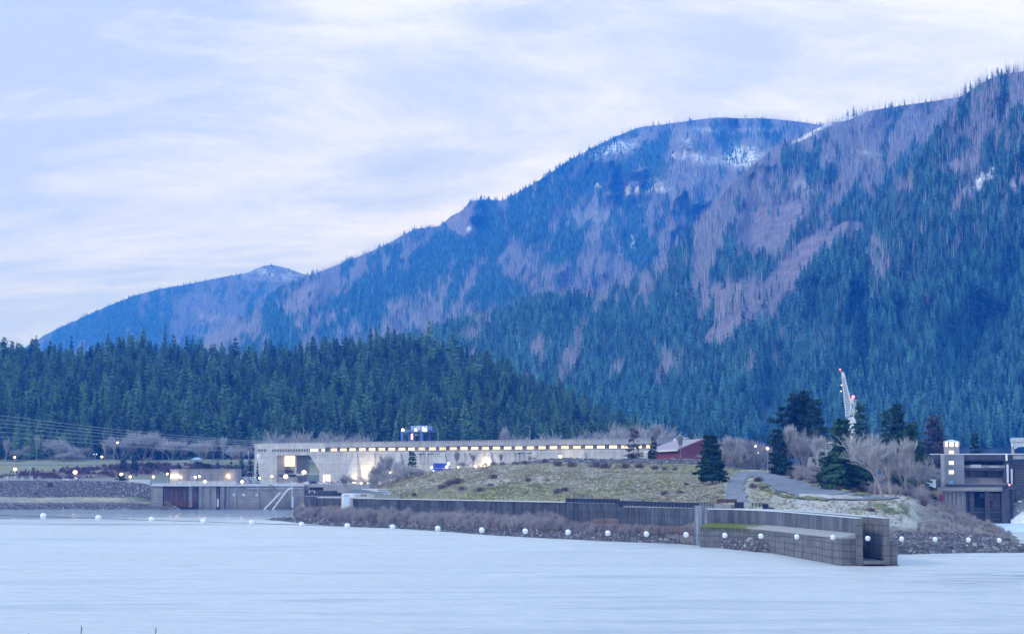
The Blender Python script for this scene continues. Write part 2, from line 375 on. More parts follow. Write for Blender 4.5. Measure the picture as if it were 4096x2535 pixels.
# ------------------------------------------------------------------ water
def water_mat():
    t = NT('river_water'); v = t.coord('Object', (0.020, 0.10, 1), (0, 0, 0.10)); n1 = t.noise(v, 1.0, 7, 0.65, 0.4)
    v2 = t.coord('Object', (0.35, 1.6, 1), (0, 0, 0.06)); n2 = t.noise(v2, 1.0, 6, 0.6, 0.3)
    v3 = t.coord('Object', (0.004, 0.012, 1)); n3 = t.noise(v3, 1.0, 4, 0.5)
    n4 = t.noise(t.coord('Object', (0.16, 0.42, 1), (0, 0, 0.05)), 1.0, 5, 0.6, 0.2); n5 = t.noise(t.coord('Object', (0.05, 0.30, 1), (0, 0, -0.04)), 1.0, 5, 0.6, 0.5)
    dv = t.n('ShaderNodeVectorMath', operation='DISTANCE'); t.l(t.coord('Object', (1 / 45, 1 / 38, 1)), dv.inputs[0]); dv.inputs[1].default_value = (112 / 45, 368 / 38, 0)
    eddy = t.n('ShaderNodeMapRange', interpolation_type='SMOOTHSTEP'); t.l(dv.outputs['Value'], eddy.inputs[0]); eddy.inputs[1].default_value = 0.3; eddy.inputs[2].default_value = 1.3; eddy.inputs[3].default_value = 1.0; eddy.inputs[4].default_value = 0.0
    eddy = t.math('MULTIPLY', eddy.outputs[0], t.ramp(n5, [(0.52, 0.0), (0.60, 1.0)]))
    # silty river; ripple shading is put into the colour as smooth darker streaks
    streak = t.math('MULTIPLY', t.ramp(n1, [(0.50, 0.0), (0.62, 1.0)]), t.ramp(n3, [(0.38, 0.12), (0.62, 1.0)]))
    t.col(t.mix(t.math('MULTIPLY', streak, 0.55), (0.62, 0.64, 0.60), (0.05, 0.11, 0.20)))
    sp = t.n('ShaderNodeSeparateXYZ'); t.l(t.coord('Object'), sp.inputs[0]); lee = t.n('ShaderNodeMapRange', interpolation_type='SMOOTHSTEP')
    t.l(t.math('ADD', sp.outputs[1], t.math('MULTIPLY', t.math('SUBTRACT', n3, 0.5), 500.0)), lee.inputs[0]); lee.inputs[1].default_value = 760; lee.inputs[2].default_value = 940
    t.put(t.b.inputs['Roughness'], t.math('MULTIPLY', t.ramp(n3, [(0.3, 0.26), (0.7, 0.38)]), t.math('SUBTRACT', 1.0, t.math('MULTIPLY', lee.outputs[0], 0.62))))
    wc = t.mix(t.math('MULTIPLY', streak, 0.34), (0.76, 0.74, 0.69), (0.08, 0.15, 0.24)); wc = t.mix(0.7, wc, t.ramp(n4, [(0.38, (0.80, 0.86, 0.94)), (0.60, 1.04)]), 'MULTIPLY')  # finer ripple shading also multiplied into the colour
    wc = t.mix(t.math('MULTIPLY', eddy, 0.85), wc, (0.03, 0.09, 0.17)); t.col(t.mix(t.math('MULTIPLY', lee.outputs[0], 0.75), wc, (0.08, 0.13, 0.20)))  # darker colour in the lee stands in for the hill's reflection
    h = t.math('ADD', t.math('MULTIPLY', n1, 1.2), t.math('ADD', t.math('MULTIPLY', n2, 0.8), t.math('MULTIPLY', n4, 1.2))); t.bump(h, 1.0, 1.2)
    return t.m
mb = MB()
wx = np.linspace(-1800, 1800, 7); wy = [-40, 100, 300, 600, 1000, 1500, 2400]
for x in wx:
    for y in wy: mb.v.append((float(x), float(y), 0.0))
for i in range(6):
    for j in range(6):
        a = i * 7 + j; mb.f.append((a, a + 7, a + 8, a + 1)); mb.mi.append(0)
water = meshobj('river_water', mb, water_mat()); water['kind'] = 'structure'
# river bed and far plain under everything, out to the horizon
mb = MB(); mb.add([(-5800, -50, -4), (5800, -50, -4), (5800, 12900, -4), (-5800, 12900, -4)], [(0, 1, 2, 3)])
bed = meshobj('ground', mb, plain('river_bed', (0.10, 0.10, 0.09), 0.95, scale=0.01)); bed['kind'] = 'structure'

# ------------------------------------------------------------------ mountains
def spurs(amp, s, fx=0.006, fy=0.0016, lo=0.35):
    def f(U, PYg, V):
        n = fbm(U * fx + PYg * 0.0008, PYg * fy, 5, s) - 0.5; r = 1 - np.abs(fbm(U * fx * 0.6, PYg * fy * 1.3, 5, s + 50) - 0.5) * 2
        e = np.clip(V / V.max(), 0, 1); w = 1 - (1 - lo) * e ** 6
        return 1 + amp * (n * 1.2 + (0.75 - r) * 1.5) * w
    return f
def line(pts, D=None): return [(p[0], p[1], D if D is not None else p[2]) for p in pts]
# far shoulder at the end of the valley
farL = loft('mountain_far', -500, 1750, 260, [
    line([(-500, 1900), (1750, 1900)], 6000), line([(-500, 1700), (1750, 1700)], 6600),
    line([(-500, 1620), (300, 1450), (700, 1330), (1100, 1280), (1400, 1300), (1750, 1380)], 9000),
    line([(-500, 1530), (-100, 1455), (100, 1392), (160, 1352), (300, 1283), (450, 1217), (600, 1165), (750, 1137), (900, 1106), (1000, 1086), (1040, 1068), (1075, 1060), (1120, 1066), (1190, 1088), (1240, 1106), (1400, 1180), (1750, 1350)], 10200),
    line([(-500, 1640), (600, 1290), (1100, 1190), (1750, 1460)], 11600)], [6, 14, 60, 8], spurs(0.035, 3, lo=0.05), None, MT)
mainL = loft('mountain_main', 700, 3750, 420, [
    line([(700, 1800), (3750, 1800)], 4200), line([(700, 1560), (1500, 1500), (2400, 1400), (3750, 1300)], 4900),
    line([(700, 1440), (1300, 1330), (1900, 1180), (2500, 1010), (3000, 900), (3750, 800)], 6100),
    line([(700, 1400), (900, 1320), (1080, 1185), (1180, 1128), (1260, 1094), (1400, 1040), (1550, 975), (1660, 918), (1770, 897), (1800, 868), (1850, 840), (1880, 806), (1940, 800), (2005, 803), (2060, 776), (2130, 738), (2200, 694), (2280, 640), (2350, 604), (2450, 553), (2500, 532), (2560, 510), (2640, 500), (2700, 492), (2800, 478), (2870, 471), (2960, 474), (3050, 474), (3150, 482), (3270, 500), (3400, 545), (3750, 680)], 7900),
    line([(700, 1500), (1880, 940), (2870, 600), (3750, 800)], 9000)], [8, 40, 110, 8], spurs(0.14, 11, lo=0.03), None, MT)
rightL = loft('mountain_ridge', 1250, 4500, 460, [
    line([(1250, 1912), (4500, 1912)], 2150), line([(1250, 1660), (2400, 1560), (4500, 1450)], 2800),
    line([(1250, 1570), (1900, 1420), (2500, 1330), (3000, 1150), (3500, 1000), (4500, 900)], 3400),
    line([(1250, 1500, 3600), (1500, 1420, 3600), (1700, 1345, 3650), (1850, 1300, 3700), (2030, 1248, 3750), (2130, 1205, 3800), (2300, 1190, 3850), (2380, 1195, 3900), (2500, 1150, 3950), (2620, 1070, 4100), (2700, 985, 4200), (2800, 885, 4300), (2900, 765, 4450), (2980, 690, 4550), (3060, 622, 4650), (3150, 566, 4750), (3230, 534, 4850), (3300, 500, 4950), (3400, 462, 5000), (3500, 440, 5000), (3600, 424, 5000), (3700, 410, 5000), (3830, 390, 5000), (4100, 360, 5000), (4500, 330, 5000)]),
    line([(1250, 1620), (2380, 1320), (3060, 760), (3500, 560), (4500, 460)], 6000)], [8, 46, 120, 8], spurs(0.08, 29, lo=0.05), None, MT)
nearL = loft('mountain_shoulder', 3480, 4600, 200, [
    line([(3480, 1760), (4600, 1760)], 2450), line([(3480, 1380), (4600, 1200)], 2850),
    line([(3480, 1100), (3700, 900), (4600, 600)], 3050),
    line([(3480, 960), (3560, 800), (3620, 690), (3680, 620), (3740, 540), (3790, 480), (3815, 425), (3835, 396), (3880, 365), (3920, 338), (3960, 316), (4020, 297), (4096, 286), (4300, 255), (4600, 230)], 3400),
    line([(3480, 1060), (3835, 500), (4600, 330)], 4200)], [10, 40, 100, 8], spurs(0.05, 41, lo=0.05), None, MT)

def cover(L, woods, rock, snow, base, thr=0.5, s=1):
    U, Q = L.U, L.PY; n = fbm(U * 0.012, Q * 0.008, 6, s) - 0.5; n2 = fbm(U * 0.045, Q * 0.022, 6, s + 9) - 0.5
    rib = 1 - np.abs(fbm(U * .011 + Q * .004, Q * .0030 - U * .0010, 5, s + 70) - .5) * 2
    w = np.clip((base(U, Q) + (rib - .78) * 1.9 + mask(U, Q, woods) + n * 1.3 + n2 * 1.9 - thr) * 2.0 + 0.5, 0, 1)
    r = np.clip((mask(U, Q, rock) + n2 * 0.9 - 0.45) * 3.5, 0, 1); sn = np.clip(mask(U, Q, snow) * 1.35 + n2 * 1.3 * (mask(U, Q, snow) > 0.12), 0, 1)
    w = w * (1 - r * 0.9)
    attr_f(L, 'woods', w); attr_f(L, 'rock', r); attr_f(L, 'snow', sn); L.w, L.r, L.s = w, r, sn
sm = lambda x, a, b: np.clip((x - a) / (b - a), 0, 1)
cover(farL, [(560, 1330, 180, 110, 10, 0.7), (1060, 1080, 60, 25, -10, 0.4), (300, 1350, 200, 60, -25, 0.8), (980, 1230, 60, 40, 0, 0.4)], [(800, 1220, 120, 60, 20, 0.5), (1000, 1290, 200, 50, 0, 0.45)],
      [(1080, 1095, 130, 22, 5, 0.28)], lambda U, Q: 0.25 + 0.0 * U, 0.5, 5)
cover(mainL, [(2420, 705, 190, 55, -18, 0.75), (2625, 620, 48, 120, 8, 0.8), (2775, 545, 26, 75, -14, 0.9), (2880, 550, 26, 75, -22, 0.9), (3095, 560, 28, 110, -28, 1.0), (2560, 965, 75, 140, 0, 0.7),
              (2300, 640, 200, 26, -32, 0.7), (1950, 960, 240, 70, -20, 0.6), (2230, 990, 110, 70, 0, 0.6), (1700, 1080, 260, 60, -24, 0.45), (1450, 1220, 200, 70, -15, 0.5), (1900, 1180, 200, 60, 0, 0.5), (2150, 820, 120, 40, -25, 0.4)],
      [(1830, 870, 70, 60, -20, 0.8), (1870, 930, 60, 30, 0, 0.6), (1250, 1180, 160, 60, -20, 0.75), (1330, 1280, 160, 40, -10, 0.6), (2700, 1000, 110, 60, 20, 0.5), (2300, 850, 60, 20, 0, 0.4)],
      [(2430, 600, 110, 24, -16, 0.40), (2565, 745, 70, 24, -12, 0.9), (2490, 590, 60, 20, -10, 0.5), (2650, 760, 35, 10, 0, 0.6), (2975, 630, 75, 38, 0, 0.95), (2900, 520, 170, 12, 0, 0.25), (2750, 570, 50, 40, 0, 0.15), (2810, 640, 50, 20, 0, 0.5), (2730, 620, 60, 16, 0, 0.35),
       (2395, 742, 14, 8, 0, 0.8), (2450, 770, 18, 8, 0, 0.8), (2530, 965, 8, 30, 0, 0.8), (2400, 850, 200, 60, 0, 0.12), (2830, 900, 90, 40, 0, 0.2), (2480, 1000, 12, 20, 0, 0.6), (1880, 915, 10, 8, 0, 0.8)],
      lambda U, Q: 0.17 + 0.22 * sm(2500 - U, 0, 900) - 0.22 * sm(U, 2450, 2800) * sm(1000 - Q, 0, 300), 0.5, 7)
def rb(U, Q):
    diag = (Q - 800) + (U - 3200) * 0.42                      # conifers below the falling diagonal, bare burn above
    return 0.12 + 0.95 * sm(diag, -40, 110) * sm(U, 3050, 3350) + 0.8 * sm(Q, 1180, 1330) * (1 - 0.2 * sm(U, 3300, 3500))
cover(rightL, [(2960, 1060, 95, 85, -20, 0.8), (2150, 1260, 260, 60, 0, 0.8), (2650, 1230, 110, 90, -20, 0.5), (2720, 1240, 70, 110, 0, 0.4), (3290, 700, 60, 50, 0, 0.5), (3190, 880, 40, 90, 0, 0.1), (2900, 1240, 60, 60, 20, 0.4), (3040, 1100, 20, 60, 0, 0.5), (3180, 950, 40, 50, 0, 0.7), (3240, 1050, 40, 60, 10, 0.3)],
      [(3110, 860, 130, 66, -10, 1.1), (3070, 960, 130, 70, 0, 0.75), (3330, 950, 110, 34, -28, 1.3), (3200, 1050, 110, 40, -45, 1.25), (3060, 1190, 130, 42, -52, 1.35), (2920, 1310, 130, 38, -35, 1.35), (2830, 1190, 100, 60, -10, 0.85), (2980, 1160, 60, 50, 0, 0.6), (2660, 1130, 100, 60, -30, 0.4)],
      [(3270, 516, 85, 9, -30, 1.6), (3370, 478, 70, 7, -18, 1.4), (3470, 612, 50, 8, 5, 0.3), (3220, 740, 40, 20, 0, 0.4)], rb, 0.5, 13)
cover(nearL, [(3700, 600, 60, 90, 40, 0.6)], [(3830, 670, 120, 40, -20, 0.8), (3850, 810, 90, 30, -55, 1.0), (3930, 720, 50, 40, 0, 0.7), (4070, 740, 40, 40, 0, 0.8), (3750, 850, 40, 70, 30, 0.4)],
      [(3985, 685, 18, 22, 30, 1.6), (3922, 722, 12, 26, 10, 1.5), (3960, 700, 30, 8, -30, 0.9), (4060, 750, 20, 20, 0, 0.4)],
      lambda U, Q: 0.62 + 0.5 * sm(Q, 560, 760) - 0.38 * sm(430 - Q, -60, 80) * 1.0, 0.5, 17)

# ------------------------------------------------------------------ wooded hill behind the dam
TOPS = [(-400, 1345), (0, 1362), (150, 1385), (300, 1400), (400, 1372), (500, 1362), (560, 1350), (620, 1372), (800, 1385), (1000, 1392), (1150, 1390), (1300, 1370), (1430, 1345), (1560, 1330), (1650, 1342), (1750, 1364), (1870, 1388), (1930, 1400), (2012, 1442), (2100, 1480), (2180, 1509), (2260, 1550), (2348, 1593), (2482, 1655), (2600, 1728), (2750, 1780), (2900, 1820), (3100, 1850), (3200, 1870)]
def hillmat():
    t = NT('forest_floor'); n = t.noise(t.coord('Object', (0.1, 0.1, 0.1)), 1, 6, 0.6)
    t.col(t.ramp(n, [(0.3, (0.02, 0.028, 0.022)), (0.7, (0.07, 0.06, 0.05))])); t.rough(0.95); return t.m
hillL = loft('wooded_hill', -500, 3200, 260, [
    line([(-500, 1846), (1000, 1842), (1700, 1870), (2400, 1915), (3200, 1930)], 1440), line([(-500, 1835), (900, 1832), (1700, 1820), (2400, 1870), (2800, 1905), (3200, 1925)], 1490),
    line([(-500, 1640), (1000, 1640), (1700, 1640), (2100, 1700), (2600, 1830), (2900, 1890), (3200, 1915)], 1720),
    line([(x, y + (62 if x < 2300 else 58)) for x, y in TOPS], 2150), line([(-500, 1560), (1500, 1560), (2400, 1790), (3200, 1880)], 2600)], [6, 40, 50, 10],
    lambda U, Q, V: 1 + 0.03 * (fbm(U * 0.006, Q * 0.008, 4, 77) - 0.5), None, hillmat())
# ================================================================== island, river banks, valley floor
def groundmat(name):
    """ground tinted by what grows or lies there; colour patches come from the surveyed cover, fine mottling from noise"""
    t = NT(name); c = t.attr('cover').outputs['Color']; rk = t.attr('stones').outputs['Fac']
    n1 = t.noise(t.coord('Object', (0.5, 0.5, 0.9)), 1.0, 6, 0.7, 0.3); n2 = t.noise(t.coord('Object', (0.07, 0.07, 0.1)), 1.0, 5, 0.6)
    c = t.mix(0.75, c, t.ramp(n1, [(0.32, 0.42), (0.68, 1.45)]), 'MULTIPLY')
    c = t.mix(t.math('MULTIPLY', t.ramp(n2, [(0.5, 0.0), (0.62, 1.0)]), 0.35), c, t.mix(0.5, c, (0.10, 0.07, 0.06)))
    vo = t.n('ShaderNodeTexVoronoi'); vo.inputs['Scale'].default_value = 0.9; t.l(t.coord('Object', (1, 1, 1.4)), vo.inputs['Vector'])
    stone = t.mix(0.85, (0.27, 0.25, 0.25), t.ramp(vo.outputs['Distance'], [(0.0, 1.25), (0.75, 0.12)]), 'MULTIPLY')
    stone = t.mix(0.6, stone, t.ramp(vo.outputs['Color'], [(0.1, 0.35), (0.9, 1.25)]), 'MULTIPLY')
    c = t.mix(rk, c, stone); t.col(c); t.rough(0.95)
    t.bump(t.math('ADD', n1, t.math('MULTIPLY', vo.outputs['Distance'], t.math('MULTIPLY', rk, -0.8))), 0.9, 0.6)
    return t.m
MG = groundmat('bank_ground')
GRASS = np.array([0.36, 0.315, 0.19]); GREEN = np.array([0.27, 0.26, 0.10]); DRY = np.array([0.46, 0.41, 0.33]); BRUSH = np.array([0.125, 0.085, 0.085])
DIRT = np.array([0.50, 0.455, 0.40]); SOIL = np.array([0.12, 0.10, 0.08]); MOSS = np.array([0.07, 0.10, 0.03])
WALLD = [(1100, 870), (1215, 840), (1412, 790), (2262, 655), (2845, 540), (2940, 520), (3583, 500)]
def wallD(px):
    xs = [w[0] for w in WALLD]; return 1.0 / float(np.interp(px, xs, [1.0 / w[1] for w in WALLD]))
def wallrows(z, dd, xs): return [(x, 1898 + (20 - z) / (wallD(x) + dd) * 7643, wallD(x) + dd) for x in xs]
WX = [1225, 1300, 1412, 1550, 1700, 1850, 2000, 2130, 2262, 2400, 2550, 2700, 2845]
def low(rows): return [(1060, 1898 + 21.6 / 900 * 7643 * 900 / rows[0][2], rows[0][2]), (1120, 1898 + 21.6 / rows[0][2] * 7643, rows[0][2]), (1185, 1898 + 21.6 / rows[0][2] * 7643, rows[0][2])] + rows
def zrow(z, *rows): return [(px, 1898 + (20 - z) / D * 7643, D) for px, D in rows]
def shore_rows(z, pts):
    """rows at height z under the photo's waterline points"""
    out = []
    for px, py in pts:
        D = G(px, py, 0.0).y; out.append((px, 1898 + (20 - z) / D * 7643, D))
    return out
SH = [(1060, 2081), (1100, 2082), (1200, 2092), (1300, 2101), (1600, 2115), (2000, 2143), (2400, 2164), (2800, 2183), (2950, 2199), (3060, 2209), (3120, 2214), (3200, 2217), (3300, 2217), (3450, 2218), (3580, 2219), (3800, 2214), (4096, 2212), (4600, 2205)]
def W1rows():
    out = []
    for (px, py), (ppx, up) in zip(SH, [(0, 6), (0, 12), (0, 17), (0, 20), (0, 22), (0, 26), (0, 28), (0, 30), (0, 42), (0, 40), (0, 30), (0, 14), (0, 10), (0, 20), (0, 36), (0, 34), (0, 30), (0, 25)]):
        D = G(px, py, 0).y; out.append((px, py - up, D * (1.005 if 2850 < px < 3250 else 1.02)))
    return out
W2 = [(1060, 2095, 860), (1110, 2082, 860), (1165, 2066, 850)] + wallrows(3.0, -1.5, WX) + [(2950, 2150, 525), (3080, 2180, 515), (3200, 2200, 505), (3300, 2205, 505), (3450, 2190, 505), (3583, 2150, 508), (3800, 2150, 520), (3950, 2155, 530), (4096, 2186, 530), (4600, 2198, 540)]
W3 = low(wallrows(9.6, 2.2, WX)) + zrow(9.6, (3000, 545)) + [(3300, 2070, 530), (3500, 2078, 520), (3583, 2095, 525), (3700, 2110, 535), (3800, 2112, 545), (3950, 2125, 555), (4096, 2176, 560), (4600, 2200, 570)]
W4 = [(1215, 1989, 880), (1412, 1995, 825), (1600, 1985, 800), (1900, 1980, 735), (2262, 1990, 700), (2600, 2000, 640), (2845, 2010, 590), (2940, 2008, 562), (3100, 2020, 558), (3300, 2040, 550), (3500, 2052, 540), (3583, 2066, 540), (3640, 2076, 545), (3700, 2090, 552), (3800, 2098, 565), (3950, 2112, 585), (4096, 2168, 590), (4600, 2200, 600)]
W5 = [(1215, 1982, 960), (1412, 1984, 930), (1500, 1972, 900), (1600, 1950, 880), (1800, 1930, 820), (2100, 1920, 790), (2500, 1920, 740), (2800, 1935, 690), (2940, 1938, 650), (3060, 1945, 635), (3200, 1970, 610), (3400, 1986, 585), (3500, 1988, 575), (3600, 1990, 566), (3640, 2004, 568), (3700, 2036, 575), (3800, 2075, 590), (3900, 2098, 600), (4000, 2125, 610), (4096, 2158, 620), (4600, 2195, 630)]
W6 = [(1215, 1975, 1040), (1412, 1972, 1040), (1480, 1958, 1000), (1540, 1932, 970), (1600, 1912, 930), (1700, 1890, 900), (1800, 1878, 880), (1950, 1868, 860), (2100, 1862, 850), (2300, 1860, 840), (2600, 1862, 830), (2800, 1868, 800), (2900, 1885, 790), (3000, 1884, 790), (3100, 1893, 770), (3250, 1918, 740), (3400, 1948, 700), (3500, 1968, 680), (3600, 1980, 660), (3680, 1995, 650), (3720, 2012, 650), (3780, 2036, 650), (3850, 2058, 650), (3900, 2080, 655), (4000, 2114, 660), (4096, 2150, 660), (4600, 2192, 670)]
W7 = [(1215, 1973, 1072), (1412, 1973, 1072), (1480, 1962, 1060), (1540, 1946, 1040), (1600, 1928, 1020), (1700, 1906, 1010), (1800, 1889, 1000), (1950, 1868, 980), (2050, 1852, 960), (2150, 1840, 950), (2250, 1832, 940), (2500, 1834, 930), (2830, 1837, 920), (2900, 1862, 900), (3000, 1876, 880), (3100, 1883, 860), (3250, 1900, 830), (3400, 1925, 800), (3500, 1940, 780), (3600, 1950, 770), (3680, 1958, 755), (3720, 1978, 735), (3780, 2012, 715), (3850, 2048, 700), (3900, 2080, 690), (4000, 2122, 680), (4096, 2156, 680), (4600, 2190, 690)]
W8 = [(1215, 1996, 1076), (1500, 1985, 1078), (2000, 1905, 1060), (2830, 1872, 1000), (2900, 1880, 980), (3000, 1886, 960), (3300, 1910, 900), (3500, 1950, 860), (3680, 1985, 800), (3760, 2130, 770), (4096, 2165, 760), (4600, 2165, 760)]
W4, W5, W6, W7, W8 = map(low, (W4, W5, W6, W7, W8))
def isl_z(X, Y, U, Q, V):
    a = np.where(V < 1, 0.5, np.where(V < 3.2, 0.35, 0.9)); a = np.where((U > 1215) & (U < 2850) & (V > 1.9) & (V < 4.1), 0.15, a)
    return (fbm(X * 0.12, Y * 0.07, 5, 5) - 0.5) * a * 1.6 + (fbm(X * 0.6, Y * 0.35, 3, 8) - 0.5) * np.where(V < 1.3, 0.7, 0.25)
islL = loft('island_ground', 1060, 4600, 1180, [shore_rows(-1.2, SH), W1rows(), W2, W3, W4, W5, W6, W7, W8], [10, 8, 4, 10, 28, 28, 22, 6], None, isl_z, MG)
def paint_island(L):
    U, Q, V = L.U, L.PY, L.V; n = fbm(L.X * 0.09, L.Y * 0.045, 5, 61)[..., None]; n2 = fbm(L.X * 0.3, L.Y * 0.15, 4, 63)[..., None]; n3 = fbm(L.X * 0.03, L.Y * 0.015, 4, 66)[..., None]
    st = lambda x, a, b: np.clip((x - a) / (b - a), 0, 1)
    c = GRASS + (DRY - GRASS) * st(n, 0.42, 0.60); c = c + (GREEN - c) * st(n3, 0.53, 0.62) * 0.7
    c = c + (BRUSH - c) * (st(n2, 0.60, 0.68) * 0.55)
    foot = (st(V, 3.0, 3.3) * st(4.3 - V, 0, 0.3) * (U < 2300))[..., None]; c = c + (GREEN * 1.25 - c) * foot * 0.75
    # mown terrace on the crest, rubble berm beyond it
    berm = (st(V, 6.15, 6.4) * st(U, 1950, 2100) * st(2900 - U, 0, 60))[..., None]; c = c + (np.array([0.15, 0.15, 0.13]) - c) * berm * 0.8
    right = st(U, 3020, 3200)[..., None]
    dirt = right * (st(V, 2.7, 3.0) * st(5.6 - V, 0, 0.4) * st(3720 - U, 0, 60))[..., None]; c = c + (DIRT - c) * dirt * (0.75 + 0.25 * st(n2, 0.40, 0.5))
    gr = (mask(U, Q, [(3500, 2030, 70, 16, 0, 1), (3620, 2040, 60, 22, 20, 1), (3420, 2040, 40, 12, 0, 0.6), (3570, 2048, 80, 8, 0, 0.8)]))[..., None]; c = c + (MOSS * 1.5 - c) * np.clip(gr, 0, 1) * st(n2, 0.42, 0.5)
    beyond = right * st(V, 5.4, 5.9)[..., None]; c = c + (BRUSH * 1.15 - c) * beyond * 0.8
    edge = (st(U, 3640, 3720) * st(V, 2.0, 2.6))[..., None]; c = c + (np.array([.17, .14, .13]) - c) * edge * 0.75
    low = st(3.0 - V, 0, 0.6)[..., None]; c = c + ((BRUSH * 0.9 + SOIL * 0.3) - c) * low
    left = (st(1500 - U, 0, 60) * st(V, 3.2, 3.6))[..., None]; c = c + (np.array([0.15, 0.135, 0.12]) - c) * left * 0.8
    attr_col(L, 'cover', np.clip(c, 0, 1))
    s = st(1.25 - V, 0, 0.25) * 1.0; s = np.maximum(s, st(U, 3560, 3620) * st(2.5 - V, 0, 0.4) * (0.55 + 0.45 * (n2[..., 0] > 0.5)) * (1 - mask(U, Q, [(3760, 2120, 150, 26, 0, 0.9)])))
    s = np.maximum(s, berm[..., 0] * 0.55 * st(7.02 - V, 0, 0.2)); attr_f(L, 'stones', np.clip(s, 0, 1))
paint_island(islL)

# left bank: riprap slope, then meadow and shrubs up to the wood
bankL = loft('river_bank', -600, 720, 420, [
    zrow(-1.2, (-600, 1112), (400, 1112), (720, 1106)), [(-600, 2012, 1122), (500, 2012, 1122), (640, 2020, 1116), (720, 2034, 1108)],
    [(-600, 1985, 1136), (450, 1985, 1136), (600, 1992, 1125), (680, 2022, 1112), (720, 2040, 1108)],
    [(-600, 1922, 1166), (300, 1922, 1166), (480, 1926, 1164), (585, 1934, 1150), (620, 1960, 1126), (660, 2000, 1114), (720, 2046, 1109)],
    [(-600, 1921, 1190), (300, 1921, 1190), (560, 1930, 1180), (600, 1945, 1160), (720, 2060, 1112)]], [10, 14, 26, 4], None,
    lambda X, Y, U, Q, V: (fbm(X * 0.1, Y * 0.1, 5, 15) - 0.5) * 1.2 + (fbm(X * 0.7, Y * 0.7, 3, 18) - 0.5) * 0.5, MG)
def paint_bank(L):
    U, Q, V = L.U, L.PY, L.V; st = lambda x, a, b: np.clip((x - a) / (b - a), 0, 1); n = fbm(L.X * 0.05, L.Y * 0.2, 5, 31)[..., None]; n2 = fbm(L.X * 0.02, L.Z * 0.6, 4, 35)[..., None]
    c = np.ones(U.shape + (3,)) * np.array([0.27, 0.265, 0.25]); band = (st(V, 1.0, 1.3) * st(2.05 - V, 0, 0.35))[..., None]
    c = c + (GRASS * 1.15 - c) * band * st(n, 0.36, 0.5); dk = (st(V, 0.75, 0.95) * st(1.25 - V, 0, 0.2))[..., None]; c = c + (SOIL * 0.9 - c) * dk * 0.8
    c = c + (MOSS - c) * (st(U, 470, 560) * st(V, 1.2, 1.6) * st(2.8 - V, 0, 0.5))[..., None] * 0.8
    attr_col(L, 'cover', c); s = st(V, 2.0, 2.2) * 0.95 + st(0.95 - V, 0, 0.15) * 0.85; attr_f(L, 'stones', np.clip(s, 0, 1) * (0.75 + 0.25 * (n2[..., 0] > 0.45)))
paint_bank(bankL)
meadL = loft('meadow', -600, 1800, 480, [
    zrow(13.0, (-600, 1160), (560, 1160), (700, 1290), (1800, 1290)),
    [(-600, 1921, 1178), (560, 1926, 1178), (700, 1932, 1295), (1800, 1932, 1295)],
    [(-600, 1905, 1245), (200, 1905, 1245), (560, 1912, 1250), (700, 1910, 1315), (1800, 1915, 1315)],
    [(-600, 1888, 1275), (200, 1884, 1280), (560, 1862, 1320), (700, 1866, 1345), (900, 1872, 1350), (1100, 1880, 1345), (1800, 1885, 1345)],
    [(-600, 1864, 1350), (600, 1859, 1365), (1000, 1861, 1385), (1800, 1861, 1385)],
    [(-600, 1840, 1455), (1000, 1838, 1455), (1800, 1832, 1455)], [(-600, 1842, 1500), (1800, 1832, 1500)]], [3, 10, 16, 12, 12, 3], None,
    lambda X, Y, U, Q, V: (fbm(X * 0.05, Y * 0.04, 5, 19) - 0.5) * 0.9 * np.clip(V - 1, 0, 1), MG)
def paint_mead(L):
    U, Q, V = L.U, L.PY, L.V; st = lambda x, a, b: np.clip((x - a) / (b - a), 0, 1); n = fbm(L.X * 0.03, L.Y * 0.03, 5, 37)[..., None]; n2 = fbm(L.X * 0.12, L.Y * 0.08, 4, 39)[..., None]
    c = np.ones(U.shape + (3,)) * (GRASS * np.array([.62, .72, .62])) + (DRY - GRASS) * st(n2, 0.5, 0.7) * 0.3
    shrub = np.clip(mask(U, Q, [(330, 1895, 260, 16, -3, 1.0), (620, 1875, 180, 18, 0, 1.0), (260, 1905, 150, 12, 0, 0.5), (900, 1885, 150, 20, 0, 0.6), (30, 1910, 60, 6, 0, -.5)]) * 1.3, 0, 1)[..., None]
    c = c + (np.array([0.13, 0.075, 0.085]) - c) * shrub * st(n2, 0.30, 0.45)
    fr = st(2.0 - V, 0, 0.4)[..., None]; c = c + (np.array([0.22, 0.22, 0.22]) - c) * fr * 0.75
    attr_col(L, 'cover', np.clip(c, 0, 1)); attr_f(L, 'stones', np.zeros_like(U))
paint_mead(meadL)
floorL = loft('valley_floor', -700, 4800, 300, [
    zrow(15.0, (-700, 1400), (1700, 1400), (2600, 1180), (2900, 905), (3600, 880), (3700, 860), (4800, 860)),
    zrow(17.0, (-700, 1500), (2600, 1400), (4800, 1300)), zrow(24.0, (-700, 2700), (4800, 2700))], [10, 20], None,
    lambda X, Y, U, Q, V: (fbm(X * 0.01, Y * 0.01, 5, 91) - 0.5) * 3.0, MG)
attr_col(floorL, 'cover', np.ones(floorL.U.shape + (3,)) * np.array([0.10, 0.09, 0.075])); attr_f(floorL, 'stones', np.zeros_like(floorL.U))

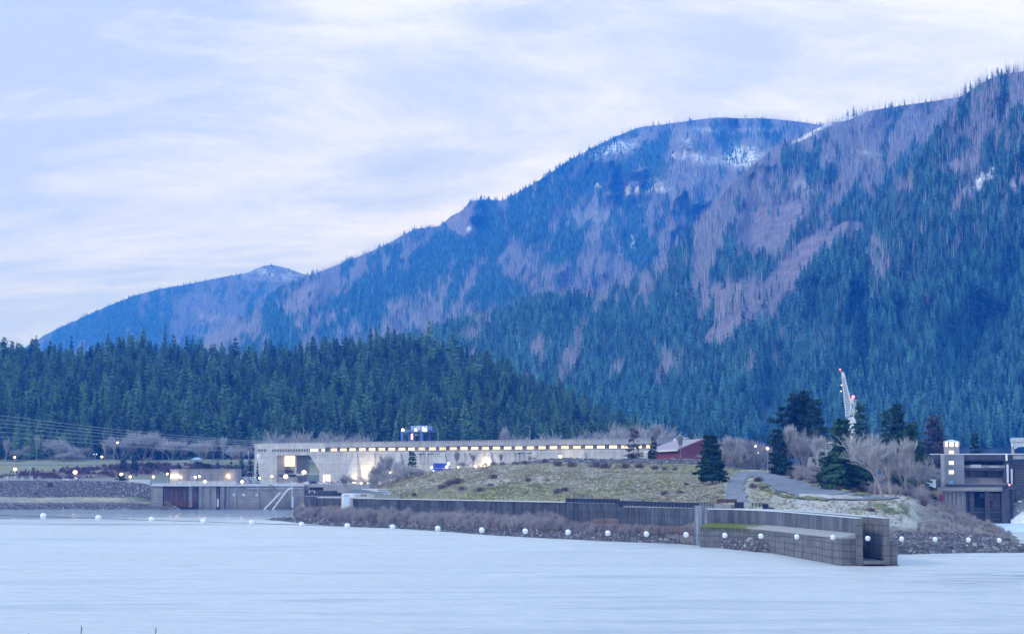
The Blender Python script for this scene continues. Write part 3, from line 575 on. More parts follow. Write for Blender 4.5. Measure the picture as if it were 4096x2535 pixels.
# ------------------------------------------------------------------ gravel roads draped on the ground
def strip(name, L, left, right, mat, n=130, m=9, dz=0.3):
    mb = MB(); a = np.array(left, float); b = np.array(right, float); ta = np.linspace(0, 1, len(a)); tt = np.linspace(0, 1, n)
    for t in tt:
        l = (np.interp(t, ta, a[:, 0]), np.interp(t, ta, a[:, 1])); r = (np.interp(t, ta, b[:, 0]), np.interp(t, ta, b[:, 1])); l = (l[0] + 5 * math.sin(t * 41) + 3 * math.sin(t * 97), l[1]); r = (r[0] + 5 * math.sin(t * 37 + 1) + 3 * math.sin(t * 83), r[1]); p = on(L, *l); q = on(L, *r)
        for j in range(m):
            s = j / (m - 1); e = p + (q - p) * s; pxx, pyy = proj(*e); g = on(L, pxx, pyy); mb.v.append((e.x, e.y, max(g.z if abs(g.y - e.y) < 6 else e.z, e.z - 0.3) + dz))
    for i in range(n - 1):
        for j in range(m - 1): k = i * m + j; mb.f.append((k, k + 1, k + m + 1, k + m)); mb.mi.append(0)
    o = meshobj(name, mb, mat, smooth=True); o['kind'] = 'structure'; return o
t = NT('road_gravel'); n = t.noise(t.coord('Object', (1.2, 1.2, 1.2)), 1, 6, 0.75); n2 = t.noise(t.coord('Object', (0.15, 0.04, 1)), 1, 4, 0.5)
t.col(t.mix(0.6, t.ramp(n, [(0.3, (0.13, 0.135, 0.15)), (0.7, (0.23, 0.235, 0.25))]), t.ramp(n2, [(0.35, 0.7), (0.65, 1.15)]), 'MULTIPLY')); t.rough(0.95); t.bump(n, 0.4, 0.1); M_GRAVEL = t.m
strip('gravel_road', islL, [(2900, 2012), (2900, 1985), (2904, 1955), (2914, 1930), (2930, 1905), (2945, 1892), (2975, 1887)], [(2994, 2012), (2986, 1985), (2977, 1955), (2980, 1930), (2992, 1912), (3020, 1903), (3070, 1898)], M_GRAVEL)
strip('gravel_track', islL, [(2990, 1899), (3030, 1914), (3058, 1935), (3105, 1962), (3200, 1990), (3300, 1999), (3420, 2002), (3560, 2000)], [(3010, 1884), (3080, 1896), (3150, 1912), (3230, 1930), (3320, 1956), (3420, 1976), (3520, 1988), (3600, 1992)], M_GRAVEL, dz=0.34)
M_ASPH = plain('worn_asphalt', (0.20, 0.20, 0.21), 0.9, scale=0.3)
strip('valley_road', meadL, [(-600, 1859), (400, 1859), (900, 1861)], [(-600, 1855), (400, 1854), (900, 1855)], M_ASPH, n=80, m=3, dz=0.25)
# ================================================================== trees
def leafmat(name, lo, hi, seedscale=0.35, shade=0.5):
    """needles: every tree a little lighter, darker or greener than its neighbour, light and dark clumps within a crown"""
    t = NT(name); r = t.rand(); c1_ = t.ramp(r, [(0.0, lo), (0.55, tuple(lerp(a, b, 0.5) for a, b in zip(lo, hi))), (1.0, hi)])
    n = t.noise(t.coord('Object'), seedscale, 4, 0.6); c = t.mix(0.55, c1_, t.ramp(n, [(0.3, 0.45), (0.7, 1.35)]), 'MULTIPLY')
    t.col(c); t.rough(0.8); t.b.inputs['Specular IOR Level'].default_value = 0.25; return t.m
M_FIR = leafmat('fir_needles', (0.006, 0.028, 0.012), (0.115, 0.250, 0.105))
M_FIRD = leafmat('dark_fir_needles', (0.008, 0.036, 0.014), (0.030, 0.090, 0.034), 0.6)
M_BROWNFIR = leafmat('rusty_fir_needles', (0.075, 0.066, 0.050), (0.12, 0.095, 0.07), 0.6)
M_BARK = plain('dark_bark', (0.06, 0.05, 0.045), 0.95, scale=2.0)
M_PALEBARK = plain('pale_bark', (0.34, 0.30, 0.29), 0.9, scale=2.0)
M_TWIG = plain('bare_twigs', (0.30, 0.29, 0.30), 0.95, var=0.35, scale=0.8)
M_TWIGP = plain('pale_bare_twigs', (0.43, 0.42, 0.43), 0.95, var=0.3, scale=0.8)
M_TWIGR = plain('reddish_twigs', (0.15, 0.095, 0.105), 0.95, var=0.35, scale=0.8)
M_SNAG = NT('burned_snag_wood'); M_SNAG.col(M_SNAG.ramp(M_SNAG.rand(), [(0.0, (0.20, 0.20, 0.25)), (1.0, (0.52, 0.51, 0.58))])); M_SNAG.rough(0.9); M_SNAG = M_SNAG.m

def conifer_meshes(seed, h=30.0, rad=4.2, levels=20, nb=9, bare=0.10, gap=0.15, droop=0.25, lean=(0, 0), ragged=0.35, power=0.70):
    rng = random.Random(seed); cr = MB(); tr = MB()
    tr.tube((0, 0, -1.0), (lean[0] * h * 0.5, lean[1] * h * 0.5, h * 0.5), h * 0.013, h * 0.008, 6, False)
    tr.tube((lean[0] * h * 0.5, lean[1] * h * 0.5, h * 0.5), (lean[0] * h, lean[1] * h, h * 0.985), h * 0.008, h * 0.001, 5, False)
    side = [rng.uniform(1 - ragged, 1 + ragged) for _ in range(8)]
    for L_ in range(levels):
        t = (L_ + rng.uniform(-0.3, 0.3)) / levels; t = min(max(t, 0), 0.995); z = h * (bare + (1 - bare) * t)
        rr = rad * (1 - t) ** power * (0.72 + 0.28 * min(1, t * 7)) * rng.uniform(0.82, 1.12) + 0.02 * rad
        n = max(4, int(nb * (0.55 + 0.45 * (1 - t))))
        a0 = rng.uniform(0, 6.28)
        for b in range(n):
            if rng.random() < gap * 0.6: continue
            a = a0 + 6.283 * b / n + rng.uniform(-0.25, 0.25); s = side[int(a / 6.283 * 8) % 8]; r = rr * s * rng.uniform(0.7, 1.12)
            ca, sa = math.cos(a), math.sin(a); zb = min(h * .985, z + rng.uniform(-0.6, 0.6) * h / levels); w = max(0.10 * rad, r * 0.30)
            rise = lerp(-droop, 0.35, t ** 1.3) * r
            c = (lean[0] * zb, lean[1] * zb); p0 = Vector((c[0], c[1], zb)); p1 = Vector((c[0] + ca * r * 0.55, c[1] + sa * r * 0.55, zb + rise * 0.6))
            p2 = Vector((c[0] + ca * r, c[1] + sa * r, zb + rise - 0.06 * r)); side_ = Vector((-sa, ca, 0)); hang = Vector((0, 0, -1)) * (h / levels * 0.85)
            l1 = p1 + side_ * w + hang * rng.uniform(0.4, 1.0); r1 = p1 - side_ * w + hang * rng.uniform(0.4, 1.0); l0 = p0 + side_ * w * 0.5 + hang * 0.4; r0 = p0 - side_ * w * 0.5 + hang * 0.4
            cr.add([p0, l0, l1, p1, r1, r0, p2], [(0, 3, 2, 1), (0, 5, 4, 3), (3, 6, 2), (3, 4, 6)])
    cr.add([(lean[0] * h + 0.02 * rad, lean[1] * h, h * 0.93), (lean[0] * h - 0.08 * rad, lean[1] * h + 0.1 * rad, h * 0.93), (lean[0] * h - 0.08 * rad, lean[1] * h - 0.1 * rad, h * 0.93), (lean[0] * h, lean[1] * h, h * 1.01)], [(0, 1, 3), (1, 2, 3), (2, 0, 3)])
    return cr, tr
def fine_conifer(seed, h, rad, levels=26, nb=11, bare=0.08, lean=(0, 0), wind=(0, 0), ragged=0.35, power=0.8, droop=0.1, gap=0.1, density=1.0):
    """near conifer: limbs with sprays of needles along them"""
    rng = random.Random(seed); cr = MB(); tr = MB()
    tr.tube((0, 0, -1.2), (lean[0] * h * 0.5, lean[1] * h * 0.5, h * 0.5), h * 0.016, h * 0.010, 7, False)
    tr.tube((lean[0] * h * 0.5, lean[1] * h * 0.5, h * 0.5), (lean[0] * h, lean[1] * h, h * 0.985), h * 0.010, h * 0.001, 6, False)
    side = [rng.uniform(1 - ragged, 1 + ragged) for _ in range(7)]
    for L_ in range(levels):
        t = (L_ + rng.uniform(-0.4, 0.4)) / levels; t = min(max(t, 0), 0.99); z = h * (bare + (1 - bare) * t)
        rr = rad * (1 - t) ** power * (0.75 + 0.25 * min(1, t * 6)) * rng.uniform(0.75, 1.15) + 0.03 * rad; n = max(4, int(nb * (0.5 + 0.5 * (1 - t)))); a0 = rng.uniform(0, 6.28)
        for b in range(n):
            if rng.random() < gap: continue
            a = a0 + 6.283 * b / n + rng.uniform(-0.3, 0.3); ca, sa = math.cos(a), math.sin(a)
            r = rr * side[int(a / 6.283 * 7) % 7] * rng.uniform(0.65, 1.15) * (1 + 0.55 * (ca * wind[0] + sa * wind[1]))
            zj = min(h * .985, z + rng.uniform(-.7, .7) * h / levels); p0 = Vector((lean[0] * zj, lean[1] * zj, zj)); rise = lerp(-droop, 0.45, t ** 1.2) * r
            tip = p0 + Vector((ca * r, sa * r, rise)) ; ax = (tip - p0); ln = ax.length
            if ln < 0.05: continue
            ax.normalize(); sd_ = Vector((-sa, ca, 0)); k = max(3, int(ln / (rad * 0.13) * density))
            tr.tube(p0, p0 + ax * ln * 0.85, max(0.02, ln * 0.012), 0.01, 3, False)
            for j in range(k):
                q = (j + rng.uniform(0.2, 0.9)) / k
                if q < 0.12: continue
                c = p0 + ax * ln * q + Vector((0, 0, -0.05 * ln * q * q)); s = rad * 0.21 * rng.uniform(0.6, 1.4) * (1.15 - 0.5 * q)
                for sg in (-1, 1):
                    e = c + sd_ * (sg * s * rng.uniform(1.0, 1.9)) + ax * s * rng.uniform(0.2, 1.3) + Vector((0, 0, rng.uniform(-0.6, 0.2) * s))
                    m_ = (c + e) * 0.5 + Vector((0, 0, -s * rng.uniform(0.3, 1.1)))
                    cr.add([c, m_ + ax * s * 0.5, e, m_ - ax * s * 0.35 + Vector((0, 0, s * 0.35))], [(0, 1, 2), (0, 2, 3)])
    return cr, tr
def bare_meshes(seed, h=14.0, spread=0.5, trunks=1, depth=5, pale=False, fan=1.0, twig=1.0, up=0.25, thick=0.011):
    rng = random.Random(seed); tw = MB(); tr = MB()
    def grow(p, d, ln, r, lv):
        n = 3 if lv > 2 else 2; q = p
        for k in range(2):
            d2 = (d + Vector((rng.uniform(-1, 1), rng.uniform(-1, 1), rng.uniform(-0.3, 0.6))) * 0.16).normalized(); e = q + d2 * ln * 0.5; r2 = r * 0.82
            (tr if lv < 2 else tw).tube(q, e, r, r2, 5 if lv < 2 else 3, False); q = e; d = d2; r = r2
            if lv < depth and (k == 1 or lv > 0):
                for b in range(rng.choice((1, 2, 2, 3)) if k == 0 else (4 if lv < 3 else 2)):
                    a = rng.uniform(0, 6.283); o = d.orthogonal().normalized(); o = Matrix.Rotation(a, 3, d) @ o
                    nd = (d * rng.uniform(0.5, 1.0) + o * spread * rng.uniform(0.6, 1.2) * fan + Vector((0, 0, up))).normalized()
                    grow(q, nd, ln * rng.uniform(0.55, 0.82), max(r * 0.62, 0.018 * twig), lv + 1)
    for k in range(trunks):
        a = rng.uniform(0, 6.283); o = 0.0 if trunks == 1 else h * 0.04
        d = Vector((math.cos(a) * (0.05 if trunks == 1 else 0.35), math.sin(a) * (0.05 if trunks == 1 else 0.35), 1)).normalized()
        grow(Vector((math.cos(a) * o, math.sin(a) * o, -0.6)), d, h * (0.20 if trunks == 1 else 0.26), h * thick * (1 if trunks == 1 else 0.6), 0)
    mx = max(v[2] for v in tw.v + tr.v); s = h / mx
    for m_ in (tw, tr): m_.v = [(v[0] * s, v[1] * s, v[2] * s) for v in m_.v]
    return tw, tr
def bush_mesh(seed, h=2.5, w=2.0, n=70, r=0.03):
    rng = random.Random(seed); mb = MB()
    for k in range(n):
        a = rng.uniform(0, 6.283); b = rng.uniform(0, 1) ** 0.7; x, y = math.cos(a) * w * 0.25 * b, math.sin(a) * w * 0.25 * b
        e = Vector((math.cos(a) * w * 0.5 * b * rng.uniform(0.8, 1.3), math.sin(a) * w * 0.5 * b * rng.uniform(0.8, 1.3), h * (1 - 0.45 * b * b) * rng.uniform(0.6, 1.0))); p = Vector((x, y, -0.3)); m_ = (p + e) * 0.5 + Vector((rng.uniform(-.1, .1), rng.uniform(-.1, .1), 0.1 * h))
        mb.tube(p, m_, r, r * 0.8, 3, False); mb.tube(m_, e, r * 0.8, r * 0.3, 3, False)
        for j in range(3):
            q = m_ + (e - m_) * rng.random(); mb.tube(q, q + Vector((rng.uniform(-1, 1), rng.uniform(-1, 1), rng.uniform(0, 1))) * h * 0.22, r * 0.5, r * 0.2, 3, False)
    return mb
def leafy_bush(seed, h=2.0, w=2.2, n=260, sz=0.28):
    rng = random.Random(seed); mb = MB()
    for k in range(n):
        a = rng.uniform(0, 6.283); z = rng.random(); rr = w * 0.5 * math.sqrt(max(0, 1 - (z * 0.95) ** 2)) * rng.uniform(0.55, 1.1)
        c = Vector((math.cos(a) * rr, math.sin(a) * rr, z * h)); d = [Vector((rng.uniform(-1, 1), rng.uniform(-1, 1), rng.uniform(-1, 1))) * sz * h / 2 for _ in range(3)]
        mb.add([c + d[0], c + d[1], c + d[2]], [(0, 1, 2)])
    return mb

# ---- source trees: the first of each kind stands in the wood like the rest
def make_tree(name, crown, trunk, mc, mt, label, cat, loc, rz=0, group=None):
    t = thing(name, label, cat, loc, rz, group); part('crown', crown, mc, t); part('trunk', trunk, mt, t); return t
rngF = np.random.default_rng(4)
N_F = 6600
fu = rngF.uniform(0, hillL.nu - 1, N_F); k2 = rngF.random(N_F)
# even cover over the slope seen from the river
row_lo = np.searchsorted(hillL.vv, 0.25); row_hi = np.searchsorted(hillL.vv, 3.12)
fv = row_lo + (row_hi - row_lo) * k2 ** 0.8
fp = at_uv(hillL, fu, fv); fD = fp[:, 1]
fs = np.clip(rngF.normal(0.66, 0.19, N_F), 0.30, 1.15)
fx_, fy_ = proj(fp[:, 0], fp[:, 1], fp[:, 2])
keep = (fx_ > -120) & (fx_ < 2650); fs = np.where(fx_ > 2050, fs * 0.85, fs)
fs = np.where((fD < 1530) & (fx_ < 1250), fs * 0.75, fs)
fp, fs, fx_, fy_, fD = fp[keep], fs[keep], fx_[keep], fy_[keep], fD[keep]
edge = fD < 1500
FV = []
spec = [(1, 30, 8.4, 17, 10, .12), (2, 30, 6.8, 17, 10, .16), (3, 26, 9.0, 14, 11, .1), (4, 31, 7.4, 18, 10, .2), (5, 23, 8.6, 13, 11, .14), (6, 28, 7.8, 15, 10, .22)]
order = np.argsort(-fs / fD * (1 + 0.12 * rngF.random(len(fs))))
# individuals: the nearest and tallest, spread along the wood's foot
indiv = [int(i) for i in order[:262]]; iset = set(indiv); rest = np.array([i for i in range(len(fs)) if i not in iset])
for j, sp in enumerate(spec):
    cr, tr = conifer_meshes(sp[0], sp[1], sp[2], sp[3], sp[4], 0.08, sp[5], power=(.7, .85, .5, .75, .42, .6)[j])
    i = indiv[j]; t = make_tree('conifer_tree', cr, tr, M_FIR, M_BARK, 'tall dark green conifer in the front ranks of the wooded hill behind the long dam', 'conifer', tuple(fp[i]), j, 'conifers on the wooded hill behind the dam')
    t.scale = (float(fs[i]),) * 3; FV.append(t)
for j, i in enumerate(indiv[6:]):
    src = FV[j % 6]; s = float(fs[i]); copy_thing(src, tuple(fp[i]), float(rngF.uniform(0, 6.28)), (s, s, s * float(rngF.uniform(0.9, 1.1))))
crowns = [c for t in FV for c in t.children if c.name.startswith('crown')]
scatter('conifer_forest', fp[rest], fs[rest], crowns, 'dense dark green conifer forest covering the low hill behind the dam', 'forest', tilt=0.03, seed=5)

def scatter_mountain(L, name, n, lo, hi, size, variants, label, dens, s, tilt=0.04, jit=0.22):
    rng = np.random.default_rng(s); u = rng.uniform(0, L.nu - 1, n * 4); j0, j1 = np.searchsorted(L.vv, lo), np.searchsorted(L.vv, hi) - 1
    ext = np.abs(np.diff(L.PY[j0:j1 + 1].mean(1))) + .3; cum = np.concatenate([[0], np.cumsum(ext)]); v = j0 + np.interp(rng.uniform(0, cum[-1], n * 4), cum, np.arange(len(cum)))
    d = dens(L)[v.astype(int), u.astype(int)]; k = rng.random(len(u)) < d; u, v = u[k][:n], v[k][:n]; p = at_uv(L, u, v)
    x, y = proj(p[:, 0], p[:, 1], p[:, 2]); k = (x > -300) & (x < 4480) & (y < 1790); p = p[k]
    return scatter(name, p, np.clip(rng.normal(size, size * jit, len(p)), size * 0.4, size * 1.7), variants, label, 'forest', tilt=tilt, seed=s)
MV = []
# conifers of the mountain: the first ones stand at the ridge's foot
M_MFIR = leafmat('mountain_fir_needles', (0.004, 0.030, 0.034), (0.110, 0.330, 0.300))  # needle colours include some blue tint of the hazy air
for k, (px, py) in enumerate([(3290, 1660), (3010, 1640), (2700, 1600), (3900, 1640)]):
    cr, tr = conifer_meshes(200 + k, (30, 27, 31, 26)[k], (7.0, 7.6, 6.2, 8.0)[k], 11, 8, .05, .1); p = on(rightL, px, py)
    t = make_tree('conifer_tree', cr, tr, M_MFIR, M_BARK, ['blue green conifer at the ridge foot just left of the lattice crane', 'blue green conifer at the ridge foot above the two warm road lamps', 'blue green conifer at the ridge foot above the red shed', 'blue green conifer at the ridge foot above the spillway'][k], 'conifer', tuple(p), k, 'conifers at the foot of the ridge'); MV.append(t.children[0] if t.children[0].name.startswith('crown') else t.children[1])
# burned snags: the first few are real single trees at the foot of the ridge
def snag_mesh(seed, h=24, r=0.42):
    rng = random.Random(seed); tr = MB(); br = MB(); tr.tube((0, 0, -1), (rng.uniform(-.4, .4), 0, h), r, r * 0.25, 4, False)
    for k in range(16):
        z = h * rng.uniform(0.3, 0.97); a = rng.uniform(0, 6.28); l = rng.uniform(0.8, 2.4) * (1.1 - z / h); br.tube((0, 0, z), (math.cos(a) * l, math.sin(a) * l, z + l * rng.uniform(-0.2, 0.5)), 0.13, 0.05, 3, False)
    return tr, br
SN = []
for k, (px, py) in enumerate([(3120, 1492), (2895, 1480), (2480, 1520)]):
    tr, br = snag_mesh(80 + k); p = on(rightL, px, py)
    t = thing('dead_tree', ['pale bare snag standing low on the conifer slope just behind the white lattice crane', 'pale bare snag on the conifer slope above the two road lamps', 'pale bare snag low on the slope above the red roofed shed'][k], 'dead tree', tuple(p), 0, None)
    a = part('trunk', tr, M_SNAG, t); b = part('branches', br, M_SNAG, t); SN += [a, b]
snags = [o for o in SN if o.name.startswith('trunk')]
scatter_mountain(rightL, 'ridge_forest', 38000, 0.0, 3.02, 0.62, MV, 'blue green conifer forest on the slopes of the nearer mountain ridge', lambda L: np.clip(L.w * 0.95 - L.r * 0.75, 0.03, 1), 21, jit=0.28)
scatter_mountain(rightL, 'ridge_dead_forest', 40000, 1.0, 3.02, 0.7, snags, 'pale burned standing trunks over the upper slopes of the nearer ridge', lambda L: np.clip((1 - L.w) * 0.9 - L.r * 0.8 + 0.04, 0, 1), 22)
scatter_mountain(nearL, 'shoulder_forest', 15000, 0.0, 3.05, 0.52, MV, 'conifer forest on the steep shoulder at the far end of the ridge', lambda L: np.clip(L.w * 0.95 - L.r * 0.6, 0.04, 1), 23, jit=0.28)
scatter_mountain(nearL, 'shoulder_dead_forest', 9000, 1.5, 3.03, 0.75, snags, 'pale burned trunks near the crest of the steep shoulder', lambda L: np.clip((1 - L.w) * 0.9 - L.r * 0.6 + 0.08, 0, 1), 24)
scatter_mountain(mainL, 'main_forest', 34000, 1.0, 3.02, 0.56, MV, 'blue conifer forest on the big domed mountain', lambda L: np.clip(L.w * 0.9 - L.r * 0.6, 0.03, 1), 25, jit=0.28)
scatter_mountain(mainL, 'main_dead_forest', 60000, 1.3, 3.02, 0.9, snags, 'pale burned trunks streaking the domed mountain', lambda L: np.clip((1 - L.w) * 0.9 - L.r * 0.5, 0.0, 1), 26)
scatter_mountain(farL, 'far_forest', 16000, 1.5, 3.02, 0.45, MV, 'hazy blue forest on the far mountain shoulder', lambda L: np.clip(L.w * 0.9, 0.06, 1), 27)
scatter_mountain(farL, 'far_dead_forest', 14000, 1.8, 3.02, 0.6, snags, 'hazy pale trunks on the far mountain shoulder', lambda L: np.clip((1 - L.w) * 0.8, 0.0, 1), 28)
# ================================================================== built structures
class Frame:
    """a vertical wall plane: s runs along it, d is out of it towards the river, z is up"""
    def __init__(f, A, B):
        f.o = Vector((A[0], A[1])); u = Vector((B[0] - A[0], B[1] - A[1])); f.len = u.length; f.u = u.normalized(); f.n = Vector((f.u.y, -f.u.x))
        if f.n.dot(-f.o) < 0: f.n = -f.n
    def pt(f, s, d, z): q = f.o + f.u * s + f.n * d; return Vector((q.x, q.y, z))
    def hit(f, px, py, d=0.0):
        a, b = ray(px, py); o = f.o + f.n * d; D = o.dot(f.n) / (a * f.n.x + f.n.y); q = Vector((a * D, D)) - f.o
        return q.dot(f.u), HC + b * D
    def s(f, px, d=0.0): return f.hit(px, 1900, d)[0]
    def box(f, mb, s0, s1, d0, d1, z0, z1, m=0):
        q = [f.pt(s0, d1, z0), f.pt(s1, d1, z0), f.pt(s1, d0, z0), f.pt(s0, d0, z0)]; return mb.hexa(q, [Vector((v.x, v.y, z1)) for v in q], m)
    def poly(f, mb, pts, d0, d1, m=0):
        """outline given as (s, z), from depth d0 to d1"""
        return mb.prism([f.pt(s, d1, z) for s, z in pts], [*(f.n * (d0 - d1)), 0], m)
    def pxbox(f, mb, x0, y0, x1, y1, d0, d1, m=0):
        s0, z1 = f.hit(x0, y0, d1); s1, _ = f.hit(x1, y0, d1); _, z0 = f.hit((x0 + x1) / 2, y1, d1); _, z1 = f.hit((x0 + x1) / 2, y0, d1); return f.box(mb, s0, s1, d0, d1, z0, z1, m)
M_CONC = concrete('pale_dam_concrete', (0.74, 0.74, 0.73), (0.52, 0.53, 0.54), (0.22, 0.22, 0.24), 0.35, 0.22, 4.6)
M_CONCROOF = concrete('weathered_fascia_concrete', (0.52, 0.54, 0.57), (0.38, 0.40, 0.43), (0.09, 0.10, 0.12), 0.4)
M_CONCG = concrete('grey_lock_concrete', (0.46, 0.45, 0.45), (0.28, 0.28, 0.29), (0.07, 0.07, 0.08), 0.45, 0.3, 1.8, (0.3, 5.0, (0.16, 0.15, 0.155)))
M_CONCD = concrete('stained_wall_concrete', (0.145, 0.165, 0.205), (0.050, 0.063, 0.09), (0.008, 0.011, 0.02), 1.0, 0.3, 2.4, (3.2, 5.2, (0.20, 0.185, 0.185)))
M_CONCP = concrete('pier_concrete', (0.30, 0.29, 0.27), (0.16, 0.155, 0.155), (0.04, 0.04, 0.045), 0.6, 0.5, 2.2, (0.1, 2.2, (0.10, 0.085, 0.06)))
M_CONCL = plain('fresh_pale_concrete', (0.62, 0.66, 0.70), 0.8, scale=0.5, var=0.12)
M_WHITE = plain('white_paint', (0.80, 0.82, 0.83), 0.6, var=0.08)
M_BLUE = plain('blue_painted_steel', (0.06, 0.14, 0.42), 0.5, var=0.15, scale=0.6)
M_DKBLUE = plain('dark_blue_steel', (0.012, 0.022, 0.06), 0.6, scale=0.6)
M_DARK = plain('dark_steel', (0.035, 0.04, 0.05), 0.6)
M_GALV = plain('galvanised_steel', (0.45, 0.48, 0.50), 0.5, 0.3)
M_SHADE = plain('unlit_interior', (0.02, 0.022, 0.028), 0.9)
M_RUST = plain('rusted_steel', (0.13, 0.055, 0.04), 0.9, scale=0.8, var=0.5)
M_ROOF = plain('grey_shingle_roof', (0.10, 0.12, 0.15), 0.9, scale=3.0)
M_REDW = plain('dark_red_siding', (0.22, 0.045, 0.06), 0.8, scale=0.8, var=0.12)
M_REDR = plain('pinkish_metal_roof', (0.34, 0.265, 0.285), 0.6, scale=0.6, var=0.12)
M_WINLIT = emit('warm_lit_window', (1.0, 0.66, 0.28), 1.9)
_n = M_WINLIT.node_tree; _o = _n.nodes.new('ShaderNodeObjectInfo'); _m = _n.nodes.new('ShaderNodeMapRange'); _m.inputs[3].default_value = 1.2; _m.inputs[4].default_value = 2.3; _n.links.new(_o.outputs['Random'], _m.inputs[0]); _n.links.new(_m.outputs[0], [q for q in _n.nodes if q.type == 'BSDF_PRINCIPLED'][0].inputs['Emission Strength'])
M_WINLIT2 = emit('bright_lit_window', (1.0, 0.74, 0.38), 2.6)
M_DOORLIT = emit('dim_lit_doorway', (1.0, 0.72, 0.36), 0.9)
M_GLASSD = plain('dark_window_glass', (0.06, 0.035, 0.04), 0.15)
M_LAMPW = emit('warm_lamp_glow', (1.0, 0.60, 0.24), 48.0)
M_LAMPO = emit('orange_lamp_glow', (1.0, 0.42, 0.10), 26.0)
M_LAMPC = emit('cool_white_lamp_glow', (0.85, 0.93, 1.0), 14.0)
M_LAMPR = emit('red_beacon_glow', (1.0, 0.02, 0.04), 5.0)

# ------------------------------------------------------------------ the long powerhouse
A = P(1017, 1900, 1300); B = P(2640, 1900, 1112); F = Frame(A, B); ZB, ZT = 13.2, 41.2
S = F.s
pw = thing('powerhouse', 'long pale concrete dam powerhouse with a row of warm lit windows under its flat roof', 'powerhouse', tuple(F.pt(0, 0, ZB)))
zw0, zw1 = 35.4, 37.4
mb = MB()
F.box(mb, S(1017), S(1106), -24, 0, ZB, ZT)                                            # end block
F.box(mb, S(1106) , S(1240), -24, 0, 33.0, ZT)                                         # beam over the openings
F.box(mb, S(1106) + .02, S(1186, -9), -22, -9, ZB, 32.98)                               # wall set back behind the recess
sl = [(S(1237), 33.0), (S(1277), F.hit(1277, 1882)[1]), (S(1277), ZB), (S(2640), ZB), (S(2640), 35.0), (S(1240) + .02, 35.0)]
F.poly(mb, sl, -24, 0)
F.box(mb, S(1240) + .02, S(1300), -24, 0, 35.02, ZT)
wallo = wpart('wall', mb, M_CONC, pw)
mb = MB(); F.box(mb, S(1300) + .05, S(2640), -24, -1.6, 35.02, 37.8); wpart('window_wall', mb, M_CONCROOF, pw)
mb = MB(); F.box(mb, S(1300) + .05, S(2640), -26, 1.2, 37.82, ZT - 0.3); F.box(mb, S(1300) + .05, S(2640), -26.2, 1.5, ZT - 0.28, ZT + 0.1); fa = wpart('roof', mb, M_CONCROOF, pw)
mb = MB(); F.box(mb, S(1300) + .05, S(2640), -1.6, 0.25, 35.03, 35.25); wpart('window_ledge', mb, M_CONCROOF, pw)
WPX = [1335, 1373, 1410, 1449, 1488, 1527, 1567, 1607.5, 1646, 1687, 1729, 1770, 1813, 1856, 1899, 1942, 1986, 2030.6, 2076, 2122, 2168, 2214, 2260, 2308.5, 2357, 2404, 2453.6, 2501, 2552, 2602]
proto = None
for k, x in enumerate(WPX):
    s = S(x, -1.5); hw = 2.75
    if proto is None:
        m_ = MB(); q = lambda a, d, z: (F.u.x * a + F.n.x * d, F.u.y * a + F.n.y * d, z)
        b4 = [q(-hw, .0, 0), q(hw, .0, 0), q(hw, -.2, 0), q(-hw, -.2, 0)]; m_.hexa(b4, [(v[0], v[1], 1.75) for v in b4]); g = meshobj('window', m_, M_WINLIT)
        m_ = MB()
        for a0, a1, z0, z1 in [(-hw - .1, hw + .1, -.1, 0.0), (-hw - .1, hw + .1, 1.75, 1.85)] + [(hw * (i / 2 - 1) - .05, hw * (i / 2 - 1) + .05, 0.0, 1.75) for i in range(5)]:
            b4 = [q(a0, .08, z0), q(a1, .08, z0), q(a1, -.1, z0), q(a0, -.1, z0)]; m_.hexa(b4, [(v[0], v[1], z1) for v in b4])
        fr = meshobj('frame', m_, M_DARK, g); proto = g; c = g
    else:
        c = proto.copy(); COL.objects.link(c); d_ = proto.children[0].copy(); COL.objects.link(d_); d_.parent = c
    c.parent = pw; c.location = F.pt(s, -1.48, 35.55) - OFF[pw]; OFF[c] = OFF[pw] + Vector(c.location)
# pale screens standing before some of the windows
for x0, x1 in ((1650, 1782), (2040, 2180)):
    mb = MB(); s0, s1 = S(x0), S(x1); F.box(mb, s0, s1, 0.9, 1.1, 37.5, 37.8); F.box(mb, s0, s1, 0.9, 1.1, 35.3, 35.45)
    n = int((s1 - s0) / 1.9)
    for i in range(n + 1): F.box(mb, lerp(s0, s1, i / n) - .09, lerp(s0, s1, i / n) + .09, 0.92, 1.08, 35.45, 37.5)
    wpart('window_screen', mb, M_GALV, pw)
# short windows in the end block, long window strip over the openings
def strip_window(x0, x1, n, lit=()):
    s0, s1 = S(x0), S(x1); z0, z1 = F.hit((x0 + x1) / 2, 1806)[1], F.hit((x0 + x1) / 2, 1794.5)[1]
    mb = MB(); F.box(mb, s0, s1, -0.3, 0.03, z0, z1); g = wpart('window_strip', mb, M_GLASSD, pw)
    mb = MB()
    for i in range(n + 1): F.box(mb, lerp(s0, s1, i / n) - .13, lerp(s0, s1, i / n) + .13, 0.04, 0.25, z0, z1)
    F.box(mb, s0, s1, 0.04, 0.28, z0 - .15, z0); F.box(mb, s0, s1, 0.04, 0.28, z1, z1 + .12); wpart('mullions', mb, M_WHITE, g)
    for i in lit:
        mb = MB(); F.box(mb, lerp(s0, s1, i / n) + .15, lerp(s0, s1, (i + 1) / n) - .15, 0.031, 0.06, z0 + .05, z1 - .05); wpart('pane', mb, M_DOORLIT, g)
strip_window(1029, 1066, 6); strip_window(1087, 1299, 33, (24, 25, 26, 27, 28, 31, 32))
mb = MB(); F.pxbox(mb, 1027, 1815, 1039, 1832, 0.01, 0.25); wpart('notice_board', mb, M_WHITE, pw)
